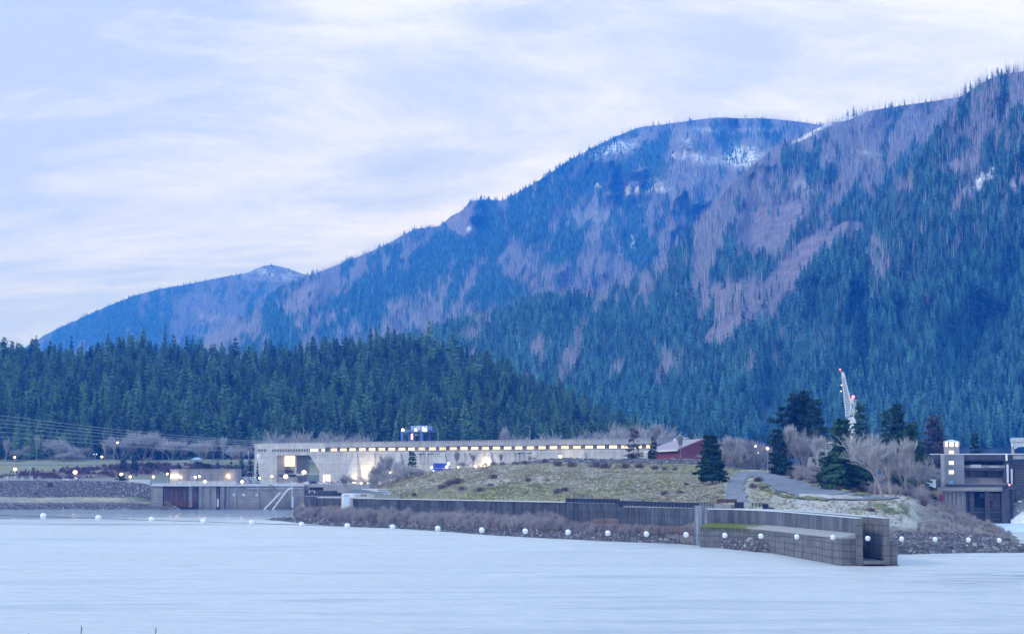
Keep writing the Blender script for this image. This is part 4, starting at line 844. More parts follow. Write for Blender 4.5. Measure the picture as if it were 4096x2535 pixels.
for x0, y0, x1, y1 in ((1027, 1837, 1060, 1843), (1027, 1846, 1054, 1851)):
    mb = MB(); F.pxbox(mb, x0, y0, x1, y1, 0.01, 0.12); wpart('name_panel', mb, M_CONCL, pw)
mb = MB(); F.pxbox(mb, 1138, 1824, 1176, 1863, -8.99, -8.2); g = wpart('window', mb, M_WINLIT2, pw)
mb = MB()
for i in range(5): x = 1138 + 38 * i / 4; F.pxbox(mb, x - .5, 1824, x + .5, 1863, -8.19, -8.0)
for y in (1845.5, 1854): F.pxbox(mb, 1138, y - .5, 1176, y + .5, -8.19, -8.05)
wpart('frame', mb, M_DARK, g)
mb = MB(); F.pxbox(mb, 1138, 1864, 1176, 1879, -8.99, -8.7); wpart('louvres', mb, M_CONCROOF, pw)
mb = MB(); F.pxbox(mb, 1138, 1880, 1174, 1894, -8.99, -8.6); wpart('door', mb, M_RUST, pw)
mb = MB(); F.pxbox(mb, 1120, 1893, 1280, 1896, -9, -3); F.pxbox(mb, 1184, 1896, 1215, 1901, -6, -3); wpart('walkway', mb, M_GALV, pw)
mb = MB(); F.pxbox(mb, 1106, 1907, 1190, 1940, -9, -0.4); wpart('loading_dock', mb, M_CONCG, pw)
mb = MB(); F.pxbox(mb, 1292, 1896, 1321, 1930, 0.01, 0.3); g = wpart('door', mb, M_DOORLIT, pw)
mb = MB(); F.pxbox(mb, 1290.5, 1895, 1323, 1897, 0.31, 0.6); F.pxbox(mb, 1300, 1897, 1301.5, 1930, 0.31, 0.45); F.pxbox(mb, 1301.5, 1906, 1321, 1907, 0.31, 0.45); F.pxbox(mb, 1301.5, 1918, 1321, 1919, 0.31, 0.45); wpart('frame', mb, M_CONC, g)
# flared piers between the intake bays
for x, w0, w1 in ((1424, 1.2, 5.5), (1595, 1.5, 9), (1772, 1.5, 9), (1955, 1.5, 9), (2140, 1.5, 9), (2330, 1.5, 9)):
    s = S(x); mb = MB(); zt = 34.3
    pts = [F.pt(s - w0, 0, zt), F.pt(s + w0, 0, zt), F.pt(s + w0, .4, zt - .1), F.pt(s - w0, .4, zt - .1)]
    bt = [F.pt(s - w1, 0, ZB), F.pt(s + w1, 0, ZB), F.pt(s + w1, 5.5, ZB), F.pt(s - w1, 5.5, ZB)]
    mb.hexa([bt[0], bt[1], bt[2], bt[3]], pts); wpart('flared_pier', mb, M_CONC, pw)
for x in (1500, 1680, 1696, 1712, 1860, 1880, 2060, 2078, 2096):                       # slanting gate ribs
    mb = MB(); s = S(x); mb.beam(F.pt(s, 0.2, 33.6), F.pt(s + 2.2, 2.6, 26.5), 0.28); wpart('gate_rib', mb, M_DARK, pw)
for x0, x1 in ((1672, 1694), (1712, 1730), (2066, 2090), (2108, 2130)):
    mb = MB(); s0, s1 = S(x0), S(x1); F.box(mb, s0, s1, 0.1, 1.4, 33.7, 33.95); wpart('hood', mb, M_WHITE, pw)
mb = MB(); F.box(mb, S(1240), S(2640), 0.01, 0.18, 33.0, 33.25); wpart('ledge', mb, M_CONCROOF, pw)

# ------------------------------------------------------------------ blue gantry crane on the deck behind
g0 = P(1602, 1768, 1268); FG = Frame(P(1602, 1768, 1268), P(1710, 1768, 1256)); gz = 37.0
gc = thing('gantry_crane', 'blue steel gantry crane with orange floodlights on top of the powerhouse', 'crane', tuple(FG.pt(0, 0, gz)))
L_ = FG.len
mb = MB()
for s_, w in ((0.2, 1.8), (8.6, 2.2), (16.0, 1.6)):
    nm = MB(); FG.box(nm, s_, s_ + w, -1.6, 0, gz, FG.hit(1602, 1728)[1]); wpart('leg', nm, M_BLUE, gc)
    nm = MB(); FG.box(nm, s_, s_ + w, -9.6, -8, gz, FG.hit(1602, 1728)[1]); wpart('leg', nm, M_BLUE, gc)
zc = FG.hit(1650, 1728)[1]; zt_ = FG.hit(1650, 1719)[1]
FG.box(mb, 0, L_, -9.8, 0.1, zc, zt_); wpart('girder', mb, M_BLUE, gc)
mb = MB(); FG.box(mb, L_ * .31, L_ * .92, -8, -2, zt_ + .01, FG.hit(1650, 1703)[1]); FG.box(mb, L_ * .30, L_ * .93, -8.2, -1.8, FG.hit(1650, 1703)[1], FG.hit(1650, 1702)[1]); wpart('machine_house', mb, plain('pale_blue_panel', (0.22, 0.34, 0.56), 0.6), gc)
mb = MB(); FG.box(mb, L_ * .74, L_ * .82, -1.99, -1.9, FG.hit(1650, 1713)[1], FG.hit(1650, 1706)[1]); wpart('white_panel', mb, M_WHITE, gc)
mb = MB(); FG.box(mb, L_ * .53, L_ * .69, 0.11, 0.5, FG.hit(1650, 1741)[1], FG.hit(1650, 1736)[1]); wpart('sign_panel', mb, plain('dull_panel', (0.2, 0.2, 0.19)), gc)
mb = MB(); FG.box(mb, 0, L_, 0.0, 0.1, zt_ + .9, zt_ + 1.0)
for i in range(12): FG.box(mb, L_ * i / 11 - .05, L_ * i / 11 + .05, 0, .1, zt_, zt_ + .9)
wpart('railing', mb, M_DARK, gc)
mb = MB(); FG.box(mb, 8.9, 10.2, 0.12, 0.5, FG.hit(1650, 1757)[1], FG.hit(1650, 1735)[1]); wpart('work_light', mb, emit('orange_work_light', (1.0, 0.25, 0.04), 2.6), gc)
for x, m_ in ((1611, 0), (1662, 1), (1694, 0), (1701, 1)):
    mb = MB(); s_, z_ = FG.hit(x, 1718.5, .6); mb.ball(FG.pt(s_, .6, z_), 0.75, 8, 5); wpart('floodlight', mb, emit('crane_floodlight', (1.0, 0.62, 0.30), 22.0), gc)

# ------------------------------------------------------------------ lock wall and deck
WL = Frame(P(600, 1900, 1113), P(1217, 1900, 1113)); ZD = 14.3
dk = MB()
q = [G(604, 1937, ZD), P(1480, 1940, 1082)]
poly = [(P(604, 1937, 1113).x, 1113.3), (P(1217, 1937, 1113).x, 1113.3), (P(1217, 1937, 1113).x, 1084), (P(1485, 1937, 1082).x, 1084), (P(1560, 1937, 1150).x, 1150), (P(1700, 1937, 1300).x, 1300), (P(604, 1937, 1300).x, 1300)]
poly = [(poly[0][0], 1117.2), (poly[1][0], 1117.2), (P(1480, 1937, 1100).x, 1100), (P(1545, 1937, 1180).x, 1180), (P(1500, 1937, 1300).x, 1300), (poly[6][0], 1300)]
dk.prism([(x, y, ZD - 0.02) for x, y in poly], (0, 0, -9)); deck = meshobj('lock_deck', dk, plain('deck_paving', (0.30, 0.30, 0.31), 0.9, scale=0.15)); deck['kind'] = 'structure'
lw = thing('lock_wall', 'grey concrete lock wall with ladders, gate recesses and rust stains rising from the river', 'lock wall', tuple(WL.pt(0, 0, 0)))
M_CONCR = concrete('rust_streaked_concrete', (0.22, 0.24, 0.27), (0.10, 0.11, 0.13), (0.11, 0.022, 0.022), 1.0, 0.2, 1.8, (0.2, 5.0, (0.085, 0.035, 0.03)))
segs = [(604, 652, -0.3), (652, 792, -1.6), (792, 866, 0.0), (866, 882, -2.2), (882, 905, 0.4), (905, 1100, 0.0), (1100, 1217, 0.5)]
for x0, x1, d in segs:
    mb = MB(); WL.box(mb, WL.s(x0), WL.s(x1) - .02, -4, d, -3, ZD - 0.9); wpart('rusty_wall_bay' if x0 == 652 else 'wall', mb, M_CONCR if x0 == 652 else M_CONCG, lw)
mb = MB(); WL.box(mb, WL.s(604), WL.s(1217), -3.9, 0.8, ZD - 0.88, ZD); wpart('coping', mb, M_CONCL, lw)
mb = MB(); WL.box(mb, WL.s(660), WL.s(752), -1.58, -0.2, 1.6, 4.3); WL.box(mb, WL.s(752), WL.s(789), -1.58, -0.6, 1.6, 4.0); wpart('rusty_fender', mb, M_RUST, lw)
for x in (668, 690, 706, 722, 742):
    mb = MB(); WL.box(mb, WL.s(x), WL.s(x + 5), -1.58, -1.1, 4.4, 12.8); wpart('rusty_stiffener', mb, M_RUST, lw)
for x in (760, 767, 806, 835, 912, 942, 1033, 800):
    mb = MB(); s_ = WL.s(x); WL.box(mb, s_ - .35, s_ - .22, .45, .6, 1.0, ZD); WL.box(mb, s_ + .22, s_ + .35, .45, .6, 1.0, ZD)
    for k in range(26): WL.box(mb, s_ - .22, s_ + .22, .48, .57, 1.4 + k * .5, 1.5 + k * .5)
    wpart('ladder', mb, M_GALV, lw)
for x in (792.5, 878, 900): 
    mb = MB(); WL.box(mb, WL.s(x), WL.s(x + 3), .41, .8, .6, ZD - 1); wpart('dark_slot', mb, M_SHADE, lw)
mb = MB(); WL.box(mb, WL.s(869), WL.s(879), -2.1, .2, 1.4, 6.2); wpart('pale_gate_block', mb, M_CONCL, lw)
for x in (931, 968, 1022):
    mb = MB(); WL.pxbox(mb, x, 1973, x + 12, 1983, .02, .12); wpart('pale_patch', mb, M_CONCL, lw)
mb = MB(); WL.box(mb, WL.s(990), WL.s(1216), .52, .75, ZD - 2.2, ZD - 2.05); wpart('service_pipe', mb, M_WHITE, lw)
mb = MB()
for k in range(80):
    s_ = WL.s(610) + (WL.s(1216) - WL.s(610)) * k / 79; WL.box(mb, s_ - .05, s_ + .05, .3, .4, ZD, ZD + 1.1)
WL.box(mb, WL.s(610), WL.s(1216), .3, .4, ZD + 1.1, ZD + 1.2); WL.box(mb, WL.s(610), WL.s(1216), .3, .4, ZD + .55, ZD + .62); wpart('railing', mb, M_WHITE, lw)
for n_, x in ((0, 794), (1, 883)):
    t = thing('mooring_post', ['white mooring post in the river by the rusty lock bay', 'white mooring post in the river below the pale gate block'][n_], 'post', tuple(G(x, 2037, -.5)), 0, 'white posts at the lock wall')
    mb = MB(); mb.tube((0, 0, -1), (0, 0, 4.4), 0.38, 0.38, 8); part('post', mb, M_WHITE, t); mb = MB(); mb.tube((0, 0, 4.4), (0, 0, 4.6), 0.48, 0.3, 8); part('cap', mb, M_WHITE, t)
# deck block, left
FB = Frame(P(681, 1900, 1150), P(946, 1900, 1146))
t = thing('lock_house', 'long windowless grey concrete block on the lock deck with lamps before it', 'building', tuple(FB.pt(0, 0, ZD)))
mb = MB(); FB.box(mb, FB.s(716), FB.s(946), -12, -.01, ZD, FB.hit(800, 1877.5, 0)[1]); wpart('wall', mb, M_CONCG, t)
mb = MB(); FB.box(mb, FB.s(681), FB.s(716) - .01, -12, .3, ZD, FB.hit(700, 1877.5, 0)[1]); wpart('pale_bay', mb, M_CONCROOF, t)
mb = MB(); FB.box(mb, FB.s(680), FB.s(947), -12.3, .45, FB.hit(800, 1877.4, 0)[1], FB.hit(800, 1875.8, 0)[1]); wpart('roof_coping', mb, M_CONC, t)
mb = MB(); FB.pxbox(mb, 759, 1900, 787, 1918, .0, .1); wpart('dark_panel', mb, M_CONCROOF, t)
mb = MB(); FB.pxbox(mb, 693, 1885, 696, 1890, .31, .4); wpart('vent', mb, M_WHITE, t)
mb = MB(); FB.box(mb, FB.s(716), FB.s(946), .02, 1.2, ZD, ZD + 2.0); wpart('plinth', mb, M_CONC, t)
# low parapet running left from the lock
t = thing('parapet', 'low pale parapet wall running along the bank to the lock deck', 'wall', tuple(P(520, 1925, 1166)))
mb = MB(); a_ = P(498, 1930, 1163); b_ = P(580, 1930, 1163); mb.hexa([(a_.x, a_.y, 13.6), (b_.x, b_.y, 13.6), (b_.x, b_.y + .5, 13.6), (a_.x, a_.y + .5, 13.6)], [(a_.x, a_.y, 15.6), (b_.x, b_.y, 15.6), (b_.x, b_.y + .5, 15.6), (a_.x, a_.y + .5, 15.6)])
wpart('wall', mb, M_CONCL, t)
mb = MB(); a_ = P(515, 1918, 1180); b_ = P(600, 1918, 1180); mb.hexa([(a_.x, a_.y, 14), (b_.x, b_.y, 14), (b_.x, b_.y + .5, 14), (a_.x, a_.y + .5, 14)], [(a_.x, a_.y, 17), (b_.x, b_.y, 17), (b_.x, b_.y + .5, 17), (a_.x, a_.y + .5, 17)]); wpart('back_wall', mb, M_CONCL, t)
# truss footbridge
t = thing('truss_bridge', 'white steel truss footbridge between the grey block and the powerhouse', 'bridge', tuple(P(950, 1925, 1160)))
mb = MB(); a_ = P(948, 1925, 1160); b_ = P(1062, 1925, 1160); z0, z1 = P(950, 1926, 1160).z, P(950, 1907, 1160).z
for dy in (0, 2.4):
    xa, xb = a_.x, P(1040, 1900, 1160).x
    mb.beam((xa, 1160 + dy, z0), (b_.x, 1160 + dy, z0), .28); mb.beam((xa, 1160 + dy, z1), (xb - 3, 1160 + dy, z1), .28)
    n = 9
    for k in range(n):
        xx = lerp(xa, xb, k / n); x2 = lerp(xa, xb, (k + 1) / n); u_ = (k % 2 == 0); mb.beam((xx, 1160 + dy, z0 if u_ else z1), (x2, 1160 + dy, z1 if (u_ and k < n - 1) else z0), .2)
        mb.beam((xx, 1160 + dy, z0), (xx, 1160 + dy, z1 if k < n - 1 else z0 + .5), .14)
wpart('truss', mb, M_WHITE, t); mb = MB(); mb.box(xa, b_.x, 1160.2, 1162.2, z0 - .3, z0); wpart('deck', mb, M_GALV, t)
# fish conduit pipes
PF = Frame(P(1050, 2000, 1109), P(1180, 2000, 1109))
t = thing('slanting_pipes', 'two pale pipes slanting up out of the river against the lock wall with a brace', 'pipes', tuple(PF.pt(0, 0, 0)))
def pf(x, y): s_, z_ = PF.hit(x, y); return PF.pt(s_, 0, z_)
for pts in ([(1057, 2038), (1123, 1970)], [(1091, 2038), (1150, 1960), (1160, 1954), (1171, 1954)]):
    mb = MB()
    for i in range(len(pts) - 1): mb.tube(pf(*pts[i]), pf(*pts[i + 1]), .62, .62, 9)
    wpart('pipe', mb, M_CONCL, t)
mb = MB(); mb.beam(pf(1095, 2000), pf(1106, 2011), .3); mb.beam(pf(1116, 1971), pf(1135, 1973), .35); wpart('brace', mb, M_GALV, t)
mb = MB(); mb.tube(pf(1075, 1939), pf(1086, 1940), .2, .2, 5); mb.tube(pf(1086, 1940), pf(1115, 1968), .2, .2, 5); wpart('hose', mb, M_DARK, t)
mb = MB(); mb.box(pf(1168, 1990).x - .15, pf(1168, 1990).x + .15, 1108.6, 1108.9, pf(1168, 2030).z, pf(1168, 1921).z); mb.box(pf(1170, 1990).x, pf(1170, 1990).x + .5, 1108.5, 1108.9, 1.2, pf(1170, 1984).z); wpart('pole', mb, M_WHITE, t)

# ------------------------------------------------------------------ dark steel gate housings beside the guide wall
t = thing('gate_housing', 'dark blue open steel tray housings behind the near end of the guide wall', 'steel housing', tuple(P(1217, 1985, 850)))
FH = Frame(P(1217, 1980, 852), P(1335, 1980, 845))
mb = MB(); FH.pxbox(mb, 1216, 1971, 1272, 1981, -8, 0); wpart('tray', mb, M_DKBLUE, t)
mb = MB(); FH.pxbox(mb, 1275, 1970, 1329, 1982, -8, -.3); wpart('tray', mb, M_DKBLUE, t)
mb = MB(); FH.pxbox(mb, 1216, 1962, 1330, 1970, -16, -12); wpart('back_housing', mb, M_DKBLUE, t)
mb = MB()
for x in (1236, 1257): FH.pxbox(mb, x, 1962, x + 1.5, 1970.5, -.5, -.2)
FH.pxbox(mb, 1237, 1962, 1257, 1963.2, -.5, -.2); wpart('white_frame', mb, M_WHITE, t)
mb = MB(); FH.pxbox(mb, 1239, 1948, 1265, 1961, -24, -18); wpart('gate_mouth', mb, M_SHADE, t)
# ------------------------------------------------------------------ guide wall
ZW = 10.4
def wallpt(px, py=None, z=ZW): 
    return P(px, 1900, wallD(px))
gw = thing('guide_wall', 'very long dark streaked concrete guide wall running along the island behind the brush', 'guide wall', (wallpt(1215).x, wallpt(1215).y, 3.0))
G1 = Frame(wallpt(1215), wallpt(1370)); G2 = Frame(wallpt(1412), wallpt(2262)); G3 = Frame(wallpt(2262), wallpt(2845))
def zat(fr, px, py): return fr.hit(px, py)[1]
def runwall(fr, x0, x1, y0, y1, name='wall', mat=M_CONCD, th=1.6, cap=True, z0=-1.0, d=0.0):
    s0, s1 = fr.s(x0), fr.s(x1); za, zb = zat(fr, x0, y0), zat(fr, x1, y1)
    mb = MB(); b4 = [fr.pt(s0, d, z0), fr.pt(s1, d, z0), fr.pt(s1, -th, z0), fr.pt(s0, -th, z0)]; t4 = [fr.pt(s0, d, za), fr.pt(s1, d, zb), fr.pt(s1, -th, zb), fr.pt(s0, -th, za)]; mb.hexa(b4, t4); wpart(name, mb, mat, gw)
    if cap:
        mb = MB(); b4 = [fr.pt(s0, d + .3, za + .005), fr.pt(s1, d + .3, zb + .005), fr.pt(s1, -th - .1, zb + .005), fr.pt(s0, -th - .1, za + .005)]; mb.hexa(b4, [v + Vector((0, 0, .28)) for v in b4]); wpart('coping', mb, M_CONCL, gw)
    return s0, s1, za, zb
runwall(G1, 1215, 1266, 1984, 1984.5, cap=False); runwall(G1, 1268, 1369, 1990, 1991, d=-.3); runwall(G2, 1413, 2261, 1993, 2009)
for x in np.arange(1500, 2240, 92):                                                      # joints between pours
    mb = MB(); s_ = G2.s(x); G2.box(mb, s_ - .12, s_ + .12, 0.005, .06, 0.5, zat(G2, x, 1993 + (x - 1413) * 16 / 848) - .1); wpart('joint', mb, M_SHADE, gw)
runwall(G3, 2263, 2474, 2009, 2014, cap=False); runwall(G3, 2475, 2788, 2027, 2033, cap=False, d=.3); runwall(G3, 2789, 2846, 2020, 2030, mat=concrete('bleached_concrete', (0.42, 0.46, 0.52), (0.22, 0.26, 0.32), (0.02, 0.03, 0.045), 0.9), cap=False, d=1.0)
for x in np.arange(2300, 2790, 60):
    mb = MB(); s_ = G3.s(x); G3.box(mb, s_ - .1, s_ + .1, .305, .38, .5, zat(G3, x, 2036) - .2); wpart('joint', mb, M_SHADE, gw)
def rail(name, fr, x0, y0, x1, y1, h, posts, label, mat=M_DKBLUE, d=-.2, mesh=False, bars=4, parent=None):
    s0, s1 = fr.s(x0), fr.s(x1); za, zb = zat(fr, x0, y0), zat(fr, x1, y1); mid = fr.pt((s0 + s1) / 2, d, min(za, zb))
    t = thing(name, label, 'railing', tuple(mid)) if parent is None else parent; mb = MB()
    for k in range(posts + 1): s_ = lerp(s0, s1, k / posts); z_ = lerp(za, zb, k / posts); fr.box(mb, s_ - .09, s_ + .09, d - .09, d + .09, z_ - .3, z_ + h)
    wpart('posts', mb, mat, t); mb = MB()
    for k in range(bars):
        u_ = (k + 1) / bars * h; mb.hexa([fr.pt(s0, d + .05, za + u_ - .12), fr.pt(s1, d + .05, zb + u_ - .12), fr.pt(s1, d - .05, zb + u_ - .12), fr.pt(s0, d - .05, za + u_ - .12)], [fr.pt(s0, d + .05, za + u_), fr.pt(s1, d + .05, zb + u_), fr.pt(s1, d - .05, zb + u_), fr.pt(s0, d - .05, za + u_)])
    wpart('rails', mb, mat, t)
    if mesh:
        mb = MB(); b4 = [fr.pt(s0, d - .09, za), fr.pt(s1, d - .09, zb), fr.pt(s1, d - .12, zb), fr.pt(s0, d - .12, za)]; mb.hexa(b4, [b4[0] + Vector((0, 0, h)), b4[1] + Vector((0, 0, h)), b4[2] + Vector((0, 0, h)), b4[3] + Vector((0, 0, h))]); wpart('infill_panel', mb, mat, t)
    return t
rail('railing', G3, 2262, 2007, 2475, 2012, 1.35, 14, 'dark blue railing with infill on the wall step beside the mown strip', mesh=True, bars=3)
rail('railing', G3, 2262, 1991, 2335, 1992, 1.1, 2, 'thin open mesh railing raised above the wall step', M_DARK, d=-3, bars=3)
rail('railing', G3, 2460, 2020, 2790, 2031, 1.5, 24, 'long dark blue infilled railing along the middle of the guide wall', mesh=True, bars=3)
rail('railing', G3, 2475, 2005, 2532, 2008, 1.0, 4, 'short dark railing above the long blue one', d=-3.5, bars=2)
rail('railing', G3, 2482, 2003, 2545, 2015, 1.1, 8, 'pale grey sloping handrail behind the blue railing', M_GALV, d=-1.5, bars=2)
rail('railing', G3, 2790, 2018, 2845, 2026, 1.0, 5, 'dark railing over the bleached end of the middle wall', bars=3, d=-.4)

# ------------------------------------------------------------------ intake channel at the wall's outer end
CH = np.array([(55.9, 536.0), (63.2, 527.5), (69.2, 506.0), (72.5, 479.0), (74.9, 451.5), (77.2, 424.0)])
_t = np.linspace(0, 5, 61); CHX = cinterp(np.arange(6), CH[:, 0], _t); CHY = cinterp(np.arange(6), CH[:, 1], _t); CHS = np.concatenate([[0], np.cumsum(np.hypot(np.diff(CHX), np.diff(CHY)))]); LC = float(CHS[-1])
def fc(s_, w, z):
    # s_ runs along the channel's near wall towards its mouth, w across it away from the river
    def q(v): v_ = min(max(v, 0), LC); k = LC and (v - v_); return Vector((float(np.interp(v_, CHS, CHX)), float(np.interp(v_, CHS, CHY)))), k
    c, k = q(s_); u = (q(min(s_ + 6, LC))[0] - q(max(s_ - 6, 0))[0] if 0 < s_ < LC else (q(LC)[0] - q(LC - 6)[0] if s_ >= LC else q(6)[0] - q(0)[0])).normalized(); n = Vector((-u.y, u.x))
    if n.x < 0: n = -n
    c = c + u * k + n * w; return Vector((c.x, c.y, z))
Q0, Q1 = fc(0, 0, ZW), fc(LC, 0, ZW)
ch = thing('intake_channel', 'open concrete channel curving out into the river with a mossy ledge along its near side', 'concrete channel', (Q1.x, Q1.y, 0))
def sweep(mb, s0, s1, prof0, prof1=None, n=None):
    """prof: closed outline of (w, z) swept from s0 to s1"""
    prof1 = prof1 or prof0; n = n or max(1, int((s1 - s0) / 4)); m = len(prof0); vs = []; fs = []
    for i in range(n + 1):
        t_ = i / n
        for (w0, z0), (w1, z1) in zip(prof0, prof1): vs.append(fc(lerp(s0, s1, t_), lerp(w0, w1, t_), lerp(z0, z1, t_)))
    for i in range(n):
        for k in range(m): fs.append((i * m + k, i * m + (k + 1) % m, (i + 1) * m + (k + 1) % m, (i + 1) * m + k))
    fs += [tuple(range(m - 1, -1, -1)), tuple(range(n * m, n * m + m))]; mb.add(vs, fs)
def cb(name, s0, s1, w0, w1, z0, z1, mat, za=None):
    mb = MB(); za = z1 if za is None else za; sweep(mb, s0, s1, [(w0, z0), (w1, z0), (w1, za), (w0, za)], [(w0, z0), (w1, z0), (w1, z1), (w0, z1)]); return wpart(name, mb, mat, ch)
M_CONCC = concrete('channel_concrete', (0.21, 0.225, 0.25), (0.085, 0.10, 0.125), (0.015, 0.02, 0.03), 0.9, 0.0, 2, None)
M_INN = concrete('channel_inner_concrete', (0.24, 0.25, 0.26), (0.14, 0.15, 0.16), (0.03, 0.03, 0.04), 0.5)
cb('near_wall', -1.0, LC, -1.0, 0.0, 1.5, ZW, M_CONCC, ZW + .1); cb('coping', -1.0, LC + .05, -1.12, .12, ZW + .005, ZW + .15, M_CONCL, ZW + .25)
cb('pilaster', LC - .6, LC + .35, -1.25, .06, .2, ZW - .002, M_CONCP)
cb('far_wall', 4.0, LC, 4.95, 5.9, 1.5, ZW, M_CONCP, ZW + .1); cb('coping', 4.0, LC + .05, 4.83, 6.02, ZW + .005, ZW + .15, M_CONCL, ZW + .25)
cb('pilaster', LC - .6, LC + .35, 4.9, 6.12, .2, ZW - .002, M_CONCP)
cb('floor_slab', 0, LC + 1.6, .07, 4.89, .45, 1.15, M_CONCP); cb('back_wall', -1, 0, .02, 4.9, -.5, ZW - .3, M_CONCC)
# arch block added a little inside the mouth to make its arched shade
mb = MB(); arc = [(.02, ZW - 1.2), (4.93, ZW - 1.2), (4.93, 3.0)]
for k in range(9):
    a = k / 8 * 1.57; arc.append((4.8 - 4.78 * math.sin(a), 3.2 + 3.4 * math.sin(a) ** 0.8 if k else 3.2))
arc.append((.02, 7.0)); s_ = LC - 15
sweep(mb, s_ - 18, s_, arc); wpart('added_arch', mb, M_INN, ch)
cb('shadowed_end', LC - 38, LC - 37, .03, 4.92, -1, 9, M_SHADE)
# ledge on the river side, mossy at its landward end, standing on a wide base
t = NT('mossy_ledge_concrete'); m1 = t.noise(t.coord('Object', (0.25, 0.08, 1)), 1, 6, 0.7); sp_ = t.n('ShaderNodeSeparateXYZ'); t.l(t.coord('Object'), sp_.inputs[0])
gr_ = t.n('ShaderNodeMapRange'); t.l(sp_.outputs[1], gr_.inputs[0]); gr_.inputs[1].default_value = 72; gr_.inputs[2].default_value = 108; gr_.inputs[3].default_value = 0.0; gr_.inputs[4].default_value = 0.75
mm = t.math('ADD', gr_.outputs[0], t.math('SUBTRACT', m1, 0.5)); mm = t.ramp(mm, [(0.30, 0.0), (0.5, 1.0)])
t.col(t.mix(mm, t.ramp(t.noise(t.coord('Object', (2, 2, 2)), 1, 5), [(0.3, (0.28, 0.27, 0.25)), (0.7, (0.42, 0.40, 0.37))]), (0.13, 0.15, 0.01))); t.rough(0.9); M_LEDGE = t.m
t = NT('mossy_base_concrete'); sp_ = t.n('ShaderNodeSeparateXYZ'); t.l(t.coord('Object'), sp_.inputs[0])
gr_ = t.n('ShaderNodeMapRange'); t.l(sp_.outputs[1], gr_.inputs[0]); gr_.inputs[1].default_value = 74; gr_.inputs[2].default_value = 98; gr_.inputs[3].default_value = 0.0; gr_.inputs[4].default_value = 1.0
hz_ = t.n('ShaderNodeMapRange'); t.l(sp_.outputs[2], hz_.inputs[0]); hz_.inputs[1].default_value = 3.6; hz_.inputs[2].default_value = 5.6
mm = t.math('MULTIPLY', t.math('MULTIPLY', gr_.outputs[0], hz_.outputs[0]), t.ramp(t.noise(t.coord('Object', (.4, .2, .3)), 1, 5), [(0.4, 0.2), (0.6, 1.0)]))
w = t.n('ShaderNodeTexWave'); w.bands_direction = 'Z'; w.inputs['Scale'].default_value = 0.2; w.inputs['Distortion'].default_value = 0.6; t.l(t.coord('Object'), w.inputs['Vector'])
bc = t.ramp(t.noise(t.coord('Object', (0.4, 0.15, 0.5)), 1, 6, 0.65), [(0.3, (0.105, 0.11, 0.115)), (0.7, (0.23, 0.23, 0.23))]); bc = t.mix(t.math('MULTIPLY', t.ramp(w.outputs['Fac'], [(0.05, 1.0), (0.2, 0.0)]), 0.6), bc, (0.06, 0.055, 0.05))
vs_ = t.noise(t.coord('Object', (1.2, 1.2, 0.06)), 1, 5, 0.6); bc = t.mix(t.math('MULTIPLY', t.ramp(vs_, [(0.45, 1.0), (0.6, 0.0)]), 0.45), bc, (0.05, 0.048, 0.05))
t.col(t.mix(mm, bc, (0.045, 0.075, 0.008))); t.rough(0.9); M_BASE = t.m
ZL = 6.35
mb = MB(); s0, s1 = -1.0, LC - 1.0
sweep(mb, s0, s1, [(-4.5, -3), (-1.03, -3), (-1.03, ZL - .9), (-4.3, ZL - .9)], [(-4.5, -3), (-1.03, -3), (-1.03, ZL - .45), (-4.3, ZL - .45)]); wpart('base', mb, M_BASE, ch)
mb = MB(); sweep(mb, s0, s1 + .1, [(-4.55, ZL - .89), (-1.03, ZL - .89), (-1.03, ZL + .25), (-4.55, ZL - .55)], [(-4.55, ZL - .44), (-1.03, ZL - .44), (-1.03, ZL + .75), (-4.55, ZL - .1)]); wpart('ledge', mb, M_LEDGE, ch)
cb('base', 2, LC - .65, 5.95, 8.1, -3, 5.5, M_CONCP, 6.5)
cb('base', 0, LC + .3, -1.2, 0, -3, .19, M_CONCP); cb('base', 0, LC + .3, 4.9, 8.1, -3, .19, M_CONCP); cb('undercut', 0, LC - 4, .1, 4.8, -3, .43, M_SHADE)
mb = MB()
for s_ in np.arange(12, LC - 1, 9.5): sweep(mb, s_, s_ + .14, [(-4.53, -1), (-4.3, -1), (-4.1, ZL - .95), (-4.33, ZL - .95)], n=1)
wpart('joints', mb, M_SHADE, ch)
# railings at the road end of the channel
FR = Frame(P(2845, 2030, 548), P(3085, 2030, 522))
rail('railing', FR, 2846, 2010, 2922, 2010, 1.0, 2, 'rusty brown mesh panel railing at the foot of the gravel road', plain('rusty_mesh', (0.10, 0.06, 0.06)), mesh=True, bars=2, d=-2)
t = thing('retaining_kerb', 'low grey concrete kerb wall under the rusty mesh railing', 'wall', tuple(FR.pt(0, -1, ZW))); mb = MB(); FR.pxbox(mb, 2846, 2016, 2924, 2033, -3, -1.2); wpart('wall', mb, M_CONCG, t)
for k, (x0, y0, x1, y1, h) in enumerate(((2926, 2032, 2962, 2034, 1.75), (2963, 2022, 2991, 2023, 1.0), (2995, 2024, 3037, 2026, 1.0), (3039, 2034, 3058, 2035, 1.4), (3060, 2038, 3082, 2040, .7))):
    rail('railing', FR, x0, y0, x1, y1, h, 3, ['dark blue infilled gate panel across the road foot', 'pale blue open railing beside the road foot', 'dark railing panel next down the wall from the road', 'narrow dark railing panel stepping down the wall', 'lowest short dark railing panel at the end of the steps'][k], M_GALV if k == 1 else M_DKBLUE, d=-1.1, mesh=(k == 0 or k == 3), bars=3)

